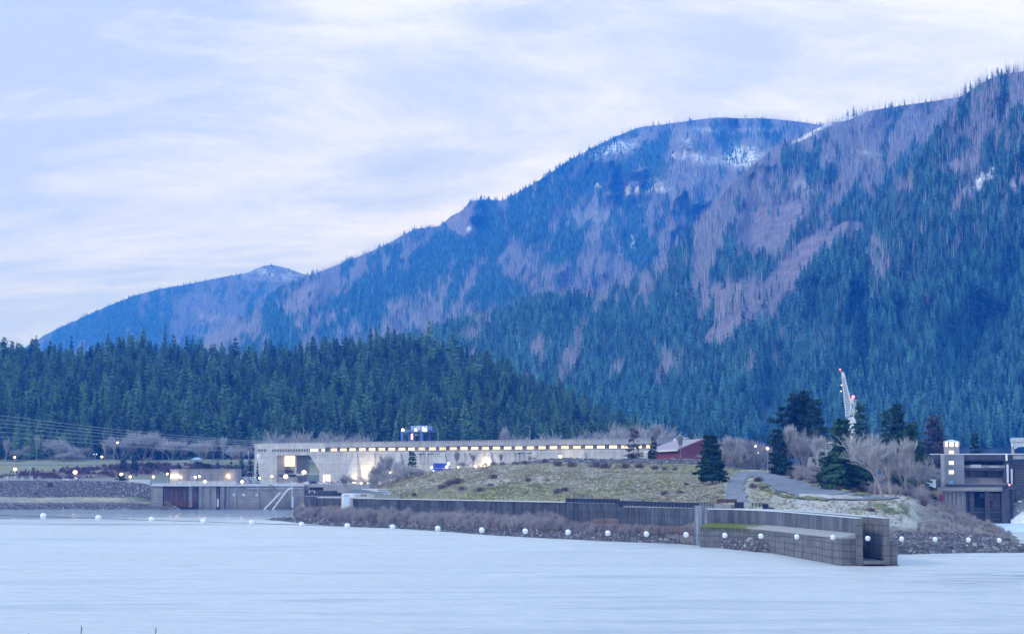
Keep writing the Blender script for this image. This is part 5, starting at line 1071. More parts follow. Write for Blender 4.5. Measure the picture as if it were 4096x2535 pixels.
# ------------------------------------------------------------------ gatehouse, pavilion and white hut behind the wall
t = thing('gatehouse_tower', 'narrow white tower with a pale blue door panel set in the guide wall', 'tower', tuple(P(1390, 2055, 800)))
FT = Frame(P(1365, 2000, 792), P(1412, 2000, 789))
mb = MB(); FT.pxbox(mb, 1366, 1975, 1412, 2068, -5, .4); wpart('shaft', mb, plain('chalky_white_concrete', (0.70, 0.72, 0.74), 0.8, scale=.6, var=.18), t)
mb = MB(); FT.pxbox(mb, 1376, 1984, 1398, 2062, .41, .6); g = wpart('door_panel', mb, plain('pale_blue_panel_paint', (0.50, 0.62, 0.78), 0.6, var=.06), t)
mb = MB(); FT.pxbox(mb, 1377, 1978, 1395, 1984, .41, .55); wpart('window', mb, plain('blue_grey_glass', (0.25, 0.38, 0.55), .3), t)
mb = MB(); FT.pxbox(mb, 1402, 1990, 1411, 2055, .41, .8); wpart('weathered_pilaster', mb, M_CONCG, t)
t = thing('pavilion', 'small white pavilion with a dark grey hipped roof behind the guide wall', 'pavilion', tuple(P(1425, 1990, 812)))
def hip(mb, fr, x0, x1, yb, yt, d0, d1, xr0, xr1):
    s0, z0 = fr.hit(x0, yb, d1); s1, _ = fr.hit(x1, yb, d1); zt = fr.hit((x0 + x1) / 2, yt, (d0 + d1) / 2)[1]; a_, b_ = fr.s(xr0, (d0 + d1) / 2), fr.s(xr1, (d0 + d1) / 2); dm = (d0 + d1) / 2
    mb.add([fr.pt(s0, d1, z0), fr.pt(s1, d1, z0), fr.pt(s1, d0, z0), fr.pt(s0, d0, z0), fr.pt(a_, dm, zt), fr.pt(b_, dm, zt), fr.pt(s0, d1, z0 - .25), fr.pt(s1, d1, z0 - .25), fr.pt(s1, d0, z0 - .25), fr.pt(s0, d0, z0 - .25)],
           [(0, 1, 5, 4), (1, 2, 5), (2, 3, 4, 5), (3, 0, 4), (0, 6, 7, 1), (1, 7, 8, 2), (2, 8, 9, 3), (3, 9, 6, 0), (6, 9, 8, 7)])
FV_ = Frame(P(1370, 1990, 808), P(1500, 1990, 800))
mb = MB(); hip(mb, FV_, 1372, 1482, 1972, 1956, -14, -1, 1418, 1440); wpart('roof', mb, M_ROOF, t)
mb = MB(); FV_.pxbox(mb, 1372, 1972.5, 1482, 1975, -13, -.9); wpart('fascia', mb, M_WHITE, t)
mb = MB(); FV_.pxbox(mb, 1408, 1975.3, 1418, 1996, -12, -2); FV_.pxbox(mb, 1467, 1975.3, 1480, 1996, -12, -2); FV_.pxbox(mb, 1418, 1986, 1467, 1996, -12, -2); wpart('wall', mb, M_WHITE, t)
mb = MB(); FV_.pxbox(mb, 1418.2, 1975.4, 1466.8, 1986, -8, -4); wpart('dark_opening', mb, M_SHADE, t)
mb = MB()
for x in np.linspace(1418, 1498, 15): FV_.pxbox(mb, x - .4, 1979, x + .4, 1990, -1.3, -1.2)
FV_.pxbox(mb, 1416, 1978.5, 1499, 1979.6, -1.3, -1.15); FV_.pxbox(mb, 1416, 1984, 1499, 1985, -1.3, -1.15); wpart('white_railing', mb, M_WHITE, t)
t = thing('white_hut', 'pale flat topped hut beside the dark roofed pavilion', 'hut', tuple(P(1480, 1985, 835)))
FW_ = Frame(P(1445, 1990, 838), P(1600, 1990, 826))
mb = MB(); FW_.pxbox(mb, 1462, 1957.5, 1510, 1992, -8, 0); wpart('wall', mb, M_WHITE, t); mb = MB(); FW_.pxbox(mb, 1447, 1955, 1512, 1957.3, -8.3, .4); wpart('roof', mb, M_WHITE, t)
mb = MB(); a_ = FW_.hit(1512, 1965, -1); b_ = FW_.hit(1558, 1981, -1); c_ = FW_.hit(1512, 1983, -1); FW_.poly(mb, [a_, b_, (b_[0], c_[1] - 2), (c_[0], c_[1] - 2)], -7, -1); wpart('lean_to_roof', mb, plain('pale_grey_sheet', (0.36, 0.40, 0.46), .8), t)
t = thing('low_block_wall', 'low grey block wall running on from the white hut behind the guide wall', 'wall', tuple(P(1550, 1990, 800))); FL_ = Frame(P(1500, 1990, 796), P(1640, 1990, 772)); mb = MB(); FL_.pxbox(mb, 1497, 1980, 1600, 1996, -1, 0); wpart('wall', mb, M_CONCG, t)

# ------------------------------------------------------------------ red shed
t = thing('red_shed', 'large dark red metal shed with a pale pinkish pitched roof on the berm', 'shed', tuple(P(2700, 1835, 950)))
ra = P(2590, 1840, 985); rb_ = P(2720, 1840, 938); FS = Frame(ra, rb_)
pz = lambda x, y, D: P(x, y, D)
z0 = 24.0; c0 = P(2591, 1804, 985); c1_ = P(2722, 1796, 938); r0 = P(2693, 1765, 1010); r1 = P(2812, 1757, 962); e1 = P(2862, 1790, 985)
def flat(v, z): return Vector((v.x, v.y, z))
mb = MB(); mb.add([flat(c0, z0), flat(c1_, z0), c1_, c0, flat(e1, z0), r1, Vector((e1.x, e1.y, e1.z))], [(0, 1, 2, 3), (1, 4, 6, 5, 2)]); 
mb.add([flat(c0, z0), c0, r0, flat(r0, z0)], [(0, 1, 2, 3)]); wpart('wall', mb, M_REDW, t)
up_ = Vector((0, 0, .25)); o_ = Vector((-1.6, -1.6, -.35))
mb = MB(); q4 = [c0 + o_, c1_ + o_, r1, r0]; mb.hexa([v + up_ * .1 for v in q4], [v + up_ * 1.6 for v in q4]); q4 = [r0, r1, e1, e1 + (r0 - r1)]; mb.hexa([v + up_ * .12 for v in q4], [v + up_ * 1.58 for v in q4]); wpart('roof', mb, M_REDR, t)
mb = MB(); mb.beam(c0 + o_ + Vector((0, -.15, -.1)), c1_ + o_ + Vector((0, -.15, -.1)), .7); wpart('gutter', mb, M_WHITE, t)
mb = MB(); rv = P(2700, 1762, 1008); mb.ball((rv.x, rv.y, rv.z), 1.1, 8, 5); wpart('roof_vent', mb, M_CONCL, t)
# ------------------------------------------------------------------ spillway dam at the far side of the island
SW = Frame(P(3680, 1900, 796), P(4460, 1900, 780))
sp = thing('spillway_dam', 'dark concrete spillway dam with deck, gates and tall piers where the water roars out', 'dam', tuple(SW.pt(0, 0, 0)))
M_SPD = concrete('dark_spillway_concrete', (0.10, 0.11, 0.14), (0.05, 0.055, 0.075), (0.02, 0.022, 0.03), 0.6, 0.3, 2.2)
M_SPM = concrete('grey_spillway_concrete', (0.46, 0.45, 0.47), (0.30, 0.30, 0.32), (0.10, 0.10, 0.11), 0.4, 0.5, 1.2)
M_SPL = concrete('pale_spillway_concrete', (0.66, 0.62, 0.58), (0.48, 0.45, 0.43), (0.12, 0.12, 0.12), 0.5)
def sb(name, x0, y0, x1, y1, d0, d1, mat, par=sp): mb = MB(); SW.pxbox(mb, x0, y0, x1, y1, d0, d1); return wpart(name, mb, mat, par)
sb('deck', 3688, 1817, 4460, 1838, -14, -.5, M_SPD); sb('deck_coping', 3688, 1813.5, 4460, 1816.6, -14.2, -.2, M_WHITE)
sb('gutter_line', 3688, 1838.5, 4020, 1841, -8, 0.1, M_DARK)
sb('wall', 3684, 1842, 3765, 1945, -12, -3, M_SPM); sb('dark_band', 3700, 1852, 3763, 1875, -2.99, -2.7, M_SPD)
sb('pale_pilaster', 3733, 1853, 3740, 1876, -2.69, -2.3, M_SPL)
sb('stair_block', 3762, 1817, 3778, 1946, -10, .6, M_SPL); sb('tower_block', 3778.3, 1817, 3856, 1946, -10, .4, M_SPM)
for y in (1844, 1881):
    g = sb('window', 3796, y, 3814, y + 13, .41, .6, M_WINLIT2); mb = MB(); SW.pxbox(mb, 3804.4, y, 3805.6, y + 13, .61, .75); SW.pxbox(mb, 3796, y + 6, 3814, y + 7, .61, .72); wpart('frame', mb, M_DARK, g)
sb('pale_blue_door', 3799, 1922, 3813, 1934, .41, .6, plain('pale_blue_door_paint', (0.30, 0.48, 0.66), .6))
# tower with lit lantern room
tw = thing('control_tower', 'pale stone octagonal tower with a brightly lit glass top over the spillway deck', 'tower', tuple(SW.pt(SW.s(3808), -4, 33)))
cs_ = SW.pt(SW.s(3808, -4), -4, 0); r_ = (SW.s(3839, -1) - SW.s(3777, -1)) / 2
def octo(mb, r, z0, z1, r2=None):
    r2 = r if r2 is None else r2; vs = []
    for z, rr in ((z0, r), (z1, r2)):
        for k in range(8): a = R(22.5 + 45 * k) + math.atan2(SW.u.y, SW.u.x); vs.append((cs_.x + rr * math.cos(a), cs_.y + rr * math.sin(a), z))
    mb.add(vs, [(k, (k + 1) % 8, 8 + (k + 1) % 8, 8 + k) for k in range(8)] + [tuple(range(7, -1, -1)), tuple(range(8, 16))])
zz0 = SW.hit(3808, 1813.5)[1]; za_, zb_, zc_, zd_ = (SW.hit(3808, y)[1] for y in (1785, 1768, 1765, 1759))
mb = MB(); octo(mb, r_ * 1.06, zz0, za_); wpart('shaft', mb, M_SPL, tw)
mb = MB(); octo(mb, r_ * .98, za_ + .01, zb_ - .01); wpart('lantern_room', mb, M_WINLIT2, tw)
mb = MB()
for k in range(8):
    a = R(22.5 + 45 * k) + math.atan2(SW.u.y, SW.u.x); x_, y_ = cs_.x + r_ * 1.02 * math.cos(a), cs_.y + r_ * 1.02 * math.sin(a); mb.box(x_ - .35, x_ + .35, y_ - .35, y_ + .35, za_ + .02, zb_)
wpart('mullions', mb, M_SPL, tw)
for side_ in (-1, 1):
    mb = MB(); a0 = SW.s(3777, 0); 
mb = MB(); octo(mb, r_ * 1.12, zb_ + .01, zb_ + .35); octo(mb, r_ * 1.12, zb_ + .36, zd_ + .2, .4); wpart('roof', mb, M_CONCL, tw)
mb = MB(); SW.pxbox(mb, 3797, 1802, 3815, 1813, .2 - 1.5 + 1.6, 1.0 - .6); wpart('window', mb, M_WINLIT2, tw)
mb = MB(); SW.pxbox(mb, 3801, 1791, 3808, 1798, .1, .5); wpart('round_lamp', mb, M_GALV, tw)
mb = MB(); mb.tube((cs_.x - 2, cs_.y, zd_), (cs_.x - 2, cs_.y, zd_ + 1.2), .06, .06, 4); wpart('mast', mb, M_DARK, tw)
# open storey right of the tower block
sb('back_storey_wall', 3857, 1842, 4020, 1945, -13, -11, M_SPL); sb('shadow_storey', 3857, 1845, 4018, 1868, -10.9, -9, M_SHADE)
sb('column', 3938, 1842, 3948, 1945, -9, -7, M_SPD); sb('column', 4010, 1842, 4020, 1945, -9, -5, M_SPD); sb('column', 3870, 1876, 3878, 1945, -9, -7, M_SPD)
sb('floor_beam', 3856, 1871, 4018, 1880, -9, -1, M_SPD); sb('lower_wall', 3858, 1909, 4012, 1934, -7, -5, M_SPM)
mb = MB()
for x in np.linspace(3857, 4018, 22): SW.pxbox(mb, x - .4, 1861, x + .4, 1871, -1.2, -1.05)
for y in (1861, 1866): SW.pxbox(mb, 3857, y, 4018, y + 1.2, -1.2, -1.0)
wpart('white_railing', mb, M_WHITE, sp)
sb('equipment', 3882, 1857, 3925, 1870.5, -4, -2, M_CONCL); sb('equipment', 3959, 1864, 3997, 1868, -4, -2, M_CONCL)
sb('wall_front', 3788, 1935, 4030, 1947, -6, 2.5, M_SPD); sb('wall_front_coping', 3788, 1933.5, 4030, 1934.8, -6, 2.6, M_GALV); sb('wall_front', 4030.3, 1939, 4460, 1957, -6, 3.2, M_SPD)
sb('walkway', 3750, 1955, 3892, 1963, -3, 3.5, M_SPM); sb('walkway', 3895, 1959, 4010, 1963, -3, 3.5, M_SPM)
mb = MB()
for x in np.linspace(3750, 4008, 36): SW.pxbox(mb, x - .4, 1949, x + .4, 1959, 3.5, 3.65)
for y in (1949, 1954): SW.pxbox(mb, 3750, y, 4008, y + 1.1, 3.5, 3.7)
wpart('white_railing', mb, M_WHITE, sp)
# ribbed curved wingwall
for k, x in enumerate(np.linspace(3770, 3872, 13)):
    sb('wingwall_rib', x, 1964, x + (7.4 if k % 2 else 8.2), 2110, -4, .4 + (0.6 if k % 2 else 0), M_SPL if x < 3860 else M_SPD)
sb('pier', 3876, 1964, 3896, 2110, -10, 2, M_SPD); sb('pier', 3939, 1964, 3958, 2110, -10, 2.5, M_SPD)
mb = MB()
s0, s1 = SW.s(4003), SW.s(4036); n = 10; rr = (s1 - s0) / 2
pts = [(s0 + rr - rr * math.cos(math.pi * k / n), 2.0 + rr * .8 * math.sin(math.pi * k / n)) for k in range(n + 1)]
lo = [SW.pt(s, d, -2) for s, d in pts] + [SW.pt(s1, -10, -2), SW.pt(s0, -10, -2)]; mb.prism(lo, (0, 0, SW.hit(4020, 1952)[1] + 2)); wpart('round_nosed_pier', mb, M_SPD, sp)
sb('pier', 4036.2, 1958, 4052, 2110, -12, .5, M_SPD); sb('pier_face', 4012, 1842, 4052, 1957, -10, -1.2, M_SPD)
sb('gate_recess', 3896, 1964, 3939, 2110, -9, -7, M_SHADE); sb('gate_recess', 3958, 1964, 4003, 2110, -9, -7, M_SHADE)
sb('pale_gate_panel', 3919, 1973, 3938, 1990, -6.9, -6, M_SPL); sb('pale_gate_panel', 3959, 1972, 4001, 2003, -6.9, -6, M_SPL)
sb('blue_gate', 3896, 1992, 3938, 2030, -6.9, -5.5, M_DKBLUE); sb('patterned_gate', 3970, 2001, 4001, 2028, -5.9, -5.2, plain('patchy_gate', (0.34, 0.33, 0.36), .8, scale=2.5, var=.6))
sb('red_marking', 3959, 2008, 3969, 2026, -5.9, -5.5, plain('faded_red_paint', (0.42, 0.09, 0.10), .8, scale=2, var=.6))
for x0, x1 in ((3897, 3938), (3959, 4002)):
    mb = MB()
    for x in np.linspace(x0, x1, 12): SW.pxbox(mb, x - .5, 2030, x + .5, 2092, -4.2, -4.0)
    for y in (2030, 2046, 2075): SW.pxbox(mb, x0, y, x1, y + 1.6, -3.99, -3.8)
    wpart('grating', mb, M_GALV, sp)
# radial gate bay at the frame's edge
sb('bay_back', 4052, 1842, 4460, 2110, -13, -12, M_SPM); mb = MB()
for y in np.arange(1880, 2040, 10.5): SW.pxbox(mb, 4060, y, 4460, y + 2.4, -11.5, -11)
for x in (4062, 4072, 4100, 4128, 4156): SW.pxbox(mb, x, 1876, x + 2, 2044, -10.9, -10.6)
for k, y in enumerate(np.arange(1880, 2030, 21)): mb.beam(SW.pt(SW.s(4072), -10.5, SW.hit(4072, y)[1]), SW.pt(SW.s(4098), -10.5, SW.hit(4072, y + 20)[1]), .25)
wpart('gate_ladderwork', mb, M_GALV, sp); sb('bay_beam', 4052, 1820, 4460, 1836, -.45, 1, M_SPM); sb('bay_column', 4022, 1813, 4030, 1842, -.4, 1.2, M_WHITE)
sb('hanging_panel', 4026, 1856, 4034, 1932, -1.1, -.4, M_CONCL); sb('hanging_panel', 4043, 1875, 4050, 1936, -1.1, -.6, M_CONCL)
t = thing('red_signal', 'small round red signal lamp on the spillway parapet', 'signal', tuple(SW.pt(SW.s(4035), 3.4, SW.hit(4035, 1942)[1]))); mb = MB(); mb.ball((0, 0, .4), .45, 8, 6); part('lamp', mb, emit('red_signal_glow', (1, .05, .08), 2.0), t); mb = MB(); mb.tube((0, 0, -.6), (0, 0, 0), .08, .08, 5); part('stem', mb, M_DARK, t)
t = thing('gate_gantry', 'pale ribbed gantry crane house standing on the spillway deck at the edge of the view', 'crane house', tuple(SW.pt(SW.s(4060), -6, 33)))
mb = MB(); SW.pxbox(mb, 4045, 1749, 4460, 1766, -12, -2); wpart('roof_house', mb, plain('ribbed_pale_sheet', (0.45, 0.47, 0.48), .6, scale=1.2), t)
mb = MB(); SW.pxbox(mb, 4048, 1766.4, 4460, 1784, -11, -2.5); wpart('girder', mb, M_CONCL, t)
for x in (4049, 4140): mb = MB(); SW.pxbox(mb, x, 1784.2, x + 8, 1813.4, -10, -3); wpart('leg', mb, M_SPL, t)
mb = MB(); SW.poly(mb, [SW.hit(4057.5, 1784.3, -3), SW.hit(4105, 1784.3, -3), SW.hit(4075, 1788, -3), SW.hit(4057.5, 1795, -3)], -8, -3); wpart('haunch', mb, M_CONCL, t)
mb = MB()
for x in np.arange(4052, 4460, 9): SW.pxbox(mb, x, 1767, x + .8, 1783, -2.49, -2.4)
wpart('seams', mb, M_DARK, t)
t = thing('white_shed', 'small white gabled shed below the left end of the spillway', 'shed', tuple(SW.pt(SW.s(3720), 8, SW.hit(3720, 1945, 8)[1])))
FD_ = Frame(SW.pt(SW.s(3690), 8, 0), SW.pt(SW.s(3760), 8, 0)); mb = MB(); g1 = [FD_.hit(x, y) for x, y in ((3685, 1950), (3743, 1950), (3743, 1900), (3700, 1885), (3660, 1900), (3660, 1950))]; FD_.poly(mb, g1, -7, 0); wpart('wall', mb, M_WHITE, t)
mb = MB(); g1 = [FD_.hit(x, y, .4) for x, y in ((3746, 1901), (3746, 1899), (3700, 1883), (3658, 1899), (3658, 1901), (3700, 1885.4))]; FD_.poly(mb, g1, -7.4, .4); wpart('roof', mb, plain('pale_shed_roof', (0.6, 0.62, 0.65), .6), t)
mb = MB(); FD_.pxbox(mb, 3690, 1904, 3735, 1949, .01, .1); wpart('roll_door', mb, plain('off_white_door', (0.72, 0.73, 0.74), .6, var=.05), t)

# ------------------------------------------------------------------ the release: churned white water
t = NT('white_water'); n = t.noise(t.coord('Object', (.5, .5, .3)), 1, 6, .7); t.col(t.ramp(n, [(0.3, (0.62, 0.70, 0.80)), (0.6, (0.92, 0.94, 0.96))])); t.rough(.8); t.bump(n, 0.8, .5); M_FOAM = t.m
mb = MB(); nx, ny = 40, 26; s0, s1 = SW.s(4037), SW.s(4460)
for j in range(ny):
    for i in range(nx):
        s_ = lerp(s0, s1, i / (nx - 1)); v = j / (ny - 1); d = lerp(-9, 16, v); e_ = float(fbm(np.array([s_ * .35 + 3]), np.array([d * .3]), 4, 9)[0]); rise = 9.5 * max(0, 1 - v * 1.25) ** 1.3 * min(1, .45 + i / 9) * min(1, (nx - 1 - i) / 5) * (0.7 + .7 * e_) + (e_ - .45) * 1.2 * (1 - v) 
        mb.v.append(tuple(SW.pt(s_, d, max(.05, rise + .1 * (1 - v)))))
for j in range(ny - 1):
    for i in range(nx - 1): k = j * nx + i; mb.f.append((k, k + 1, k + nx + 1, k + nx)); mb.mi.append(0)
o = meshobj('white_water', mb, M_FOAM, smooth=True); o['kind'] = 'structure'
mb = MB(); rs = random.Random(5)
for k in range(70):                                                                      # thrown spray
    s_ = lerp(s0, s0 + 22, rs.random()); mb.ball(SW.pt(s_, rs.uniform(-6, 2), rs.uniform(3.5, 9.5)), rs.uniform(.12, .45), 6, 4, sz=rs.uniform(.6, 1.2))
o = meshobj('spray', mb, M_FOAM, smooth=True); o['kind'] = 'stuff'; o['label'] = 'white spray thrown up below the spillway gates'; o['category'] = 'spray'
mb = MB(); nx, ny = 50, 16
for j in range(ny):
    for i in range(nx):
        pxx = lerp(3900, 4560, i / (nx - 1)); yy = lerp(2093 + (0 if pxx > 3950 else 8), 2128, j / (ny - 1)); q_ = G(pxx, yy, 0.0); e_ = float(fbm(np.array([q_.x * .25]), np.array([q_.y * .08]), 4, 19)[0]); mb.v.append((q_.x, q_.y, .06 + .5 * e_ * (1 - j / (ny - 1)) ** 1.5 * min(1, i / 12)))
for j in range(ny - 1):
    for i in range(nx - 1): k = j * nx + i; mb.f.append((k, k + 1, k + nx + 1, k + nx)); mb.mi.append(0)
t = NT('foam_streaked_water'); n = t.noise(t.coord('Object', (.12, .5, 1)), 1, 6, .65); t.col(t.ramp(n, [(0.42, (0.50, 0.62, 0.75)), (0.6, (0.88, 0.92, 0.96))])); t.rough(.5)
o = meshobj('tail_water', mb, t.m, smooth=True); o['kind'] = 'structure'

# ------------------------------------------------------------------ white lattice boom crane
DCR = 905.0
def cp(x, y, dd=0.0): return P(x, y, DCR + dd)
t = thing('lattice_crane', 'tall white lattice boom crane with red beacons rising behind the trees', 'crane', tuple(cp(3400, 1730)))
mb = MB()
def chord(a, b, r=.38): mb.tube(a, b, r, r, 4)
for dd in (0, 1.8):
    chord(cp(3366, 1485, .9), cp(3385, 1668, dd)); chord(cp(3374, 1488, .9), cp(3403, 1612, dd)); chord(cp(3403, 1612, dd), cp(3402, 1640, dd))
for k in range(16):
    u0, u1 = k / 16, (k + 1) / 16; l0 = lambda u, dd: cp(lerp(3369, 3385, u), lerp(1512, 1668, u), dd); r0_ = lambda u, dd: cp(lerp(3379, 3412, u), lerp(1512, 1650, u), dd)
    for dd in (0, 1.8): chord(l0(u0, dd), r0_(u1, dd), .17); chord(r0_(u1, dd), l0(u1, dd), .17)
wpart('boom', mb, M_WHITE, t)
mb = MB(); mb.prism([cp(3366, 1484), cp(3371, 1482), cp(3380, 1510), cp(3370, 1512)], (0, 1.6, 0)); wpart('boom_head', mb, M_WHITE, t)
mb = MB(); mb.ball(cp(3371, 1484, -.4), .35, 8, 6); wpart('sheave', mb, M_DARK, t)
mb = MB(); mb.beam(cp(3359, 1511), cp(3368, 1512), .28); mb.ball(cp(3399, 1573), .3, 6, 4); wpart('fittings', mb, M_GALV, t)
mb = MB()
for a, b in (((3402, 1622), (3396, 1668)), ((3404, 1618), (3416, 1668)), ((3418, 1612), (3420, 1655)), ((3413, 1612), (3413, 1655)), ((3419, 1616), (3434, 1672))):
    for dd in (0, 2.2): mb.tube(cp(*a, dd), cp(*b, dd), .2, .2, 4)
for y in (1630, 1641, 1652): mb.tube(cp(3412, y), cp(3421, y + 8), .1, .1, 4); mb.tube(cp(3421, y), cp(3412, y + 8), .1, .1, 4)
for y in (1648, 1660): mb.tube(cp(3388, y), cp(3412, y), .12, .12, 4)
wpart('a_frame', mb, M_WHITE, t)
mb = MB(); a_, b_ = cp(3401, 1611), cp(3429, 1608); mb.box(a_.x, b_.x, DCR - .6, DCR + 2.6, a_.z - .3, a_.z)
for x in (3404, 3412, 3420, 3428): q_ = cp(x, 1608); mb.box(q_.x - .06, q_.x + .06, DCR - .6, DCR - .5, a_.z, a_.z + 1.3)
mb.box(a_.x, b_.x, DCR - .6, DCR - .5, a_.z + 1.3, a_.z + 1.4); mb.box(a_.x, b_.x, DCR - .6, DCR - .5, a_.z + .65, a_.z + .72); wpart('platform', mb, M_WHITE, t)
mb = MB(); q_ = cp(3409, 1597); mb.box(q_.x - .6, q_.x + .6, DCR - .3, DCR + .8, a_.z + .1, q_.z + .6); wpart('box', mb, M_WHITE, t)
mb = MB(); mb.hexa([cp(3383, 1706), cp(3432, 1700), cp(3432, 1700, 5), cp(3383, 1706, 5)], [cp(3385, 1674), cp(3414, 1664), cp(3414, 1664, 5), cp(3385, 1674, 5)]); wpart('machine_house', mb, M_WHITE, t)
mb = MB(); mb.tube(cp(3400, 1704, 2), cp(3400, 1770, 2), 2.2, 2.2, 8); wpart('pedestal', mb, M_WHITE, t)
for x, y, r_b, dd in ((3360, 1478, .45, -.5), (3413, 1587, .75, -.5)):
    mb = MB(); mb.ball(cp(x, y, dd), r_b, 10, 6); wpart('beacon', mb, M_LAMPR, t)
for x, y in ((3366, 1540), (3364, 1564)):
    mb = MB(); mb.ball(cp(x, y, -.5), .34, 8, 6); wpart('boom_lamp', mb, emit('dull_amber_lamp', (1, .66, .35), 1.6), t)
mb = MB(); mb.tube(cp(3365, 1484), cp(3364.5, 1540), .05, .05, 3); mb.tube(cp(3366, 1484), cp(3384, 1668, -1), .05, .05, 3); wpart('cable', mb, M_DARK, t)
# ================================================================== marker balls on their cable
CA, CB = P(0, 2058, 325), P(4180, 2164, 436)
def cable_pt(px, py):
    # the cable hangs in one vertical plane from the near left bank to a far pole beyond the frame
    a, b = ray(px, py); u = Vector((CB.x - CA.x, CB.y - CA.y)); n = Vector((u.y, -u.x)); D = n.dot(Vector((CA.x, CA.y))) / (a * n.x + n.y); return Vector((a * D, D, HC + b * D))
BALLS = [(173, 2063.5), (393, 2071.5), (605, 2078), (813, 2085), (1006, 2090.5), (1206, 2098), (1389, 2103), (1569.5, 2108), (1751, 2113), (1927, 2119), (2101, 2123.5), (2272, 2127.5), (2431, 2131), (2585.5, 2134.5), (2744, 2137.5), (2899, 2140), (3043, 2143), (3186.5, 2145.5), (3331, 2148), (3471, 2152), (3606.5, 2154), (3740, 2156), (3873.5, 2158), (3997, 2160)]
M_BALL = plain('weathered_white_ball', (0.80, 0.83, 0.85), 0.55, var=0.10, scale=1.5)
mb = MB(); mb.ball((0, 0, 0), 0.56, 20, 12); ball_me = None
t0 = None; rs = random.Random(8)
where = {21: 'white marker ball before the brushy stones, second past the channel corner', 22: 'white marker ball before the brushy stones, next to the last one', 0: 'first white marker ball on the cable, beyond the gravel bank shore', 5: 'white marker ball hanging before the stony tip of the island', 18: 'white marker ball hanging before the mossy concrete ledge', 19: 'white marker ball hanging in front of the dark channel mouth', 20: 'white marker ball just past the corner of the concrete channel', 23: 'last white marker ball on the cable at the stony point'}
mid_l = ['over open water before the gravel bank, second along the cable', 'over open water before the rusty lock bay', 'over open water before the lock wall ladders', 'over open water below the slanting pipes', '', 'before the rocks just past the island tip', 'before the rocks below the white gatehouse tower', 'before the twiggy brush, eighth along the cable', 'before the twiggy brush, ninth along the cable', 'before the rocks where the brush thins, tenth along the cable', 'before the rocks left of the raised wall step', 'before the rocks below the raised wall step', 'before the rocks below the long blue railing', 'before the rocks, fourteenth along the cable', 'before the rocks below the middle wall, fifteenth along the cable', 'before the rocks left of the mossy ledge', 'below the mossy end of the ledge', 'before the channel base, second from the mossy end', '', '', '', 'before the brushy stones right of the channel', 'before the brushy stones, second from the last']
for k, (px, py) in enumerate(BALLS):
    p = cable_pt(px, py); lab = where.get(k) or ('white marker ball ' + mid_l[k - 1] if k <= 5 else 'white marker ball ' + mid_l[k - 1])
    if t0 is None:
        t0 = thing('marker_ball', lab, 'marker ball', tuple(p), 0, 'white marker balls on the cable over the river'); part('ball', mb, M_BALL, t0, True)
        m2 = MB(); m2.tube((-.68, .0, .02), (-.5, 0, .02), .06, .10, 6); m2.tube((.5, 0, -.02), (.68, 0, -.02), .10, .06, 6); part('clamp', m2, M_DARK, t0)
        m2 = MB()
        for i in range(20): a = 6.283 * i / 20; a2 = a + .31416; m2.tube((.565 * math.cos(a), .565 * math.sin(a), 0), (.565 * math.cos(a2), .565 * math.sin(a2), 0), .012, .012, 3, False)
        part('seam', m2, plain('grey_seam', (.3, .32, .34)), t0)
    else: copy_thing(t0, tuple(p), rs.uniform(-.15, .15) + math.atan2(CB.y - CA.y, CB.x - CA.x), 1, lab)
mb = MB(); pts = [cable_pt(-120, 2055.5)] + [cable_pt(*b) for b in BALLS] + [cable_pt(4180, 2163)]
for i in range(len(pts) - 1):
    prev = pts[i]
    for j in range(1, 7):
        q = pts[i].lerp(pts[i + 1], j / 6) - Vector((0, 0, 4 * .05 * (j / 6) * (1 - j / 6))); mb.tube(prev, q, .05, .05, 4, False); prev = q
o = meshobj('marker_cable', mb, M_DARK); tag(o, 'thin dark cable carrying the white marker balls across the river', 'cable')

# ================================================================== power lines into the powerhouse
t = NT('pale_wire'); t.col((.55, .60, .62)); t.rough(.4); M_WIRE = t.m
wires = [[(0, 1660), (300, 1698), (600, 1730), (900, 1756), (1120, 1766)], [(0, 1676), (300, 1710), (600, 1741), (900, 1762), (1100, 1770)], [(0, 1692), (300, 1722), (600, 1750), (900, 1769), (1020, 1776)], [(0, 1707), (300, 1736), (600, 1762), (900, 1779), (1020, 1783)], [(0, 1726), (300, 1752), (600, 1772), (900, 1784), (1020, 1788)], [(0, 1745), (300, 1767), (600, 1790), (900, 1801), (1020, 1804)]]
wl_ = ['topmost pale power line sloping down to the powerhouse roof', 'second pale power line from the top', 'third pale power line from the top', 'fourth pale power line, above the lowest pair', 'second lowest pale power line', 'lowest pale power line, passing the orange street lamp']
for k, w in enumerate(wires):
    mb = MB(); xs = np.linspace(-60, w[-1][0], 26); ys = cinterp([q[0] for q in w], [q[1] for q in w], np.maximum(xs, 0)); Ds = np.interp(xs, [0, 1020], [1240, 1298])
    pp = [P(float(x), float(y) - (0 if x >= 0 else -x * -.05), float(d)) for x, y, d in zip(xs, ys, Ds)]
    for a_, b_ in zip(pp, pp[1:]): mb.tube(a_, b_, .10, .10, 4, False)
    o = meshobj('power_line', mb, M_WIRE); tag(o, wl_[k], 'power line', 'power lines over the meadow')

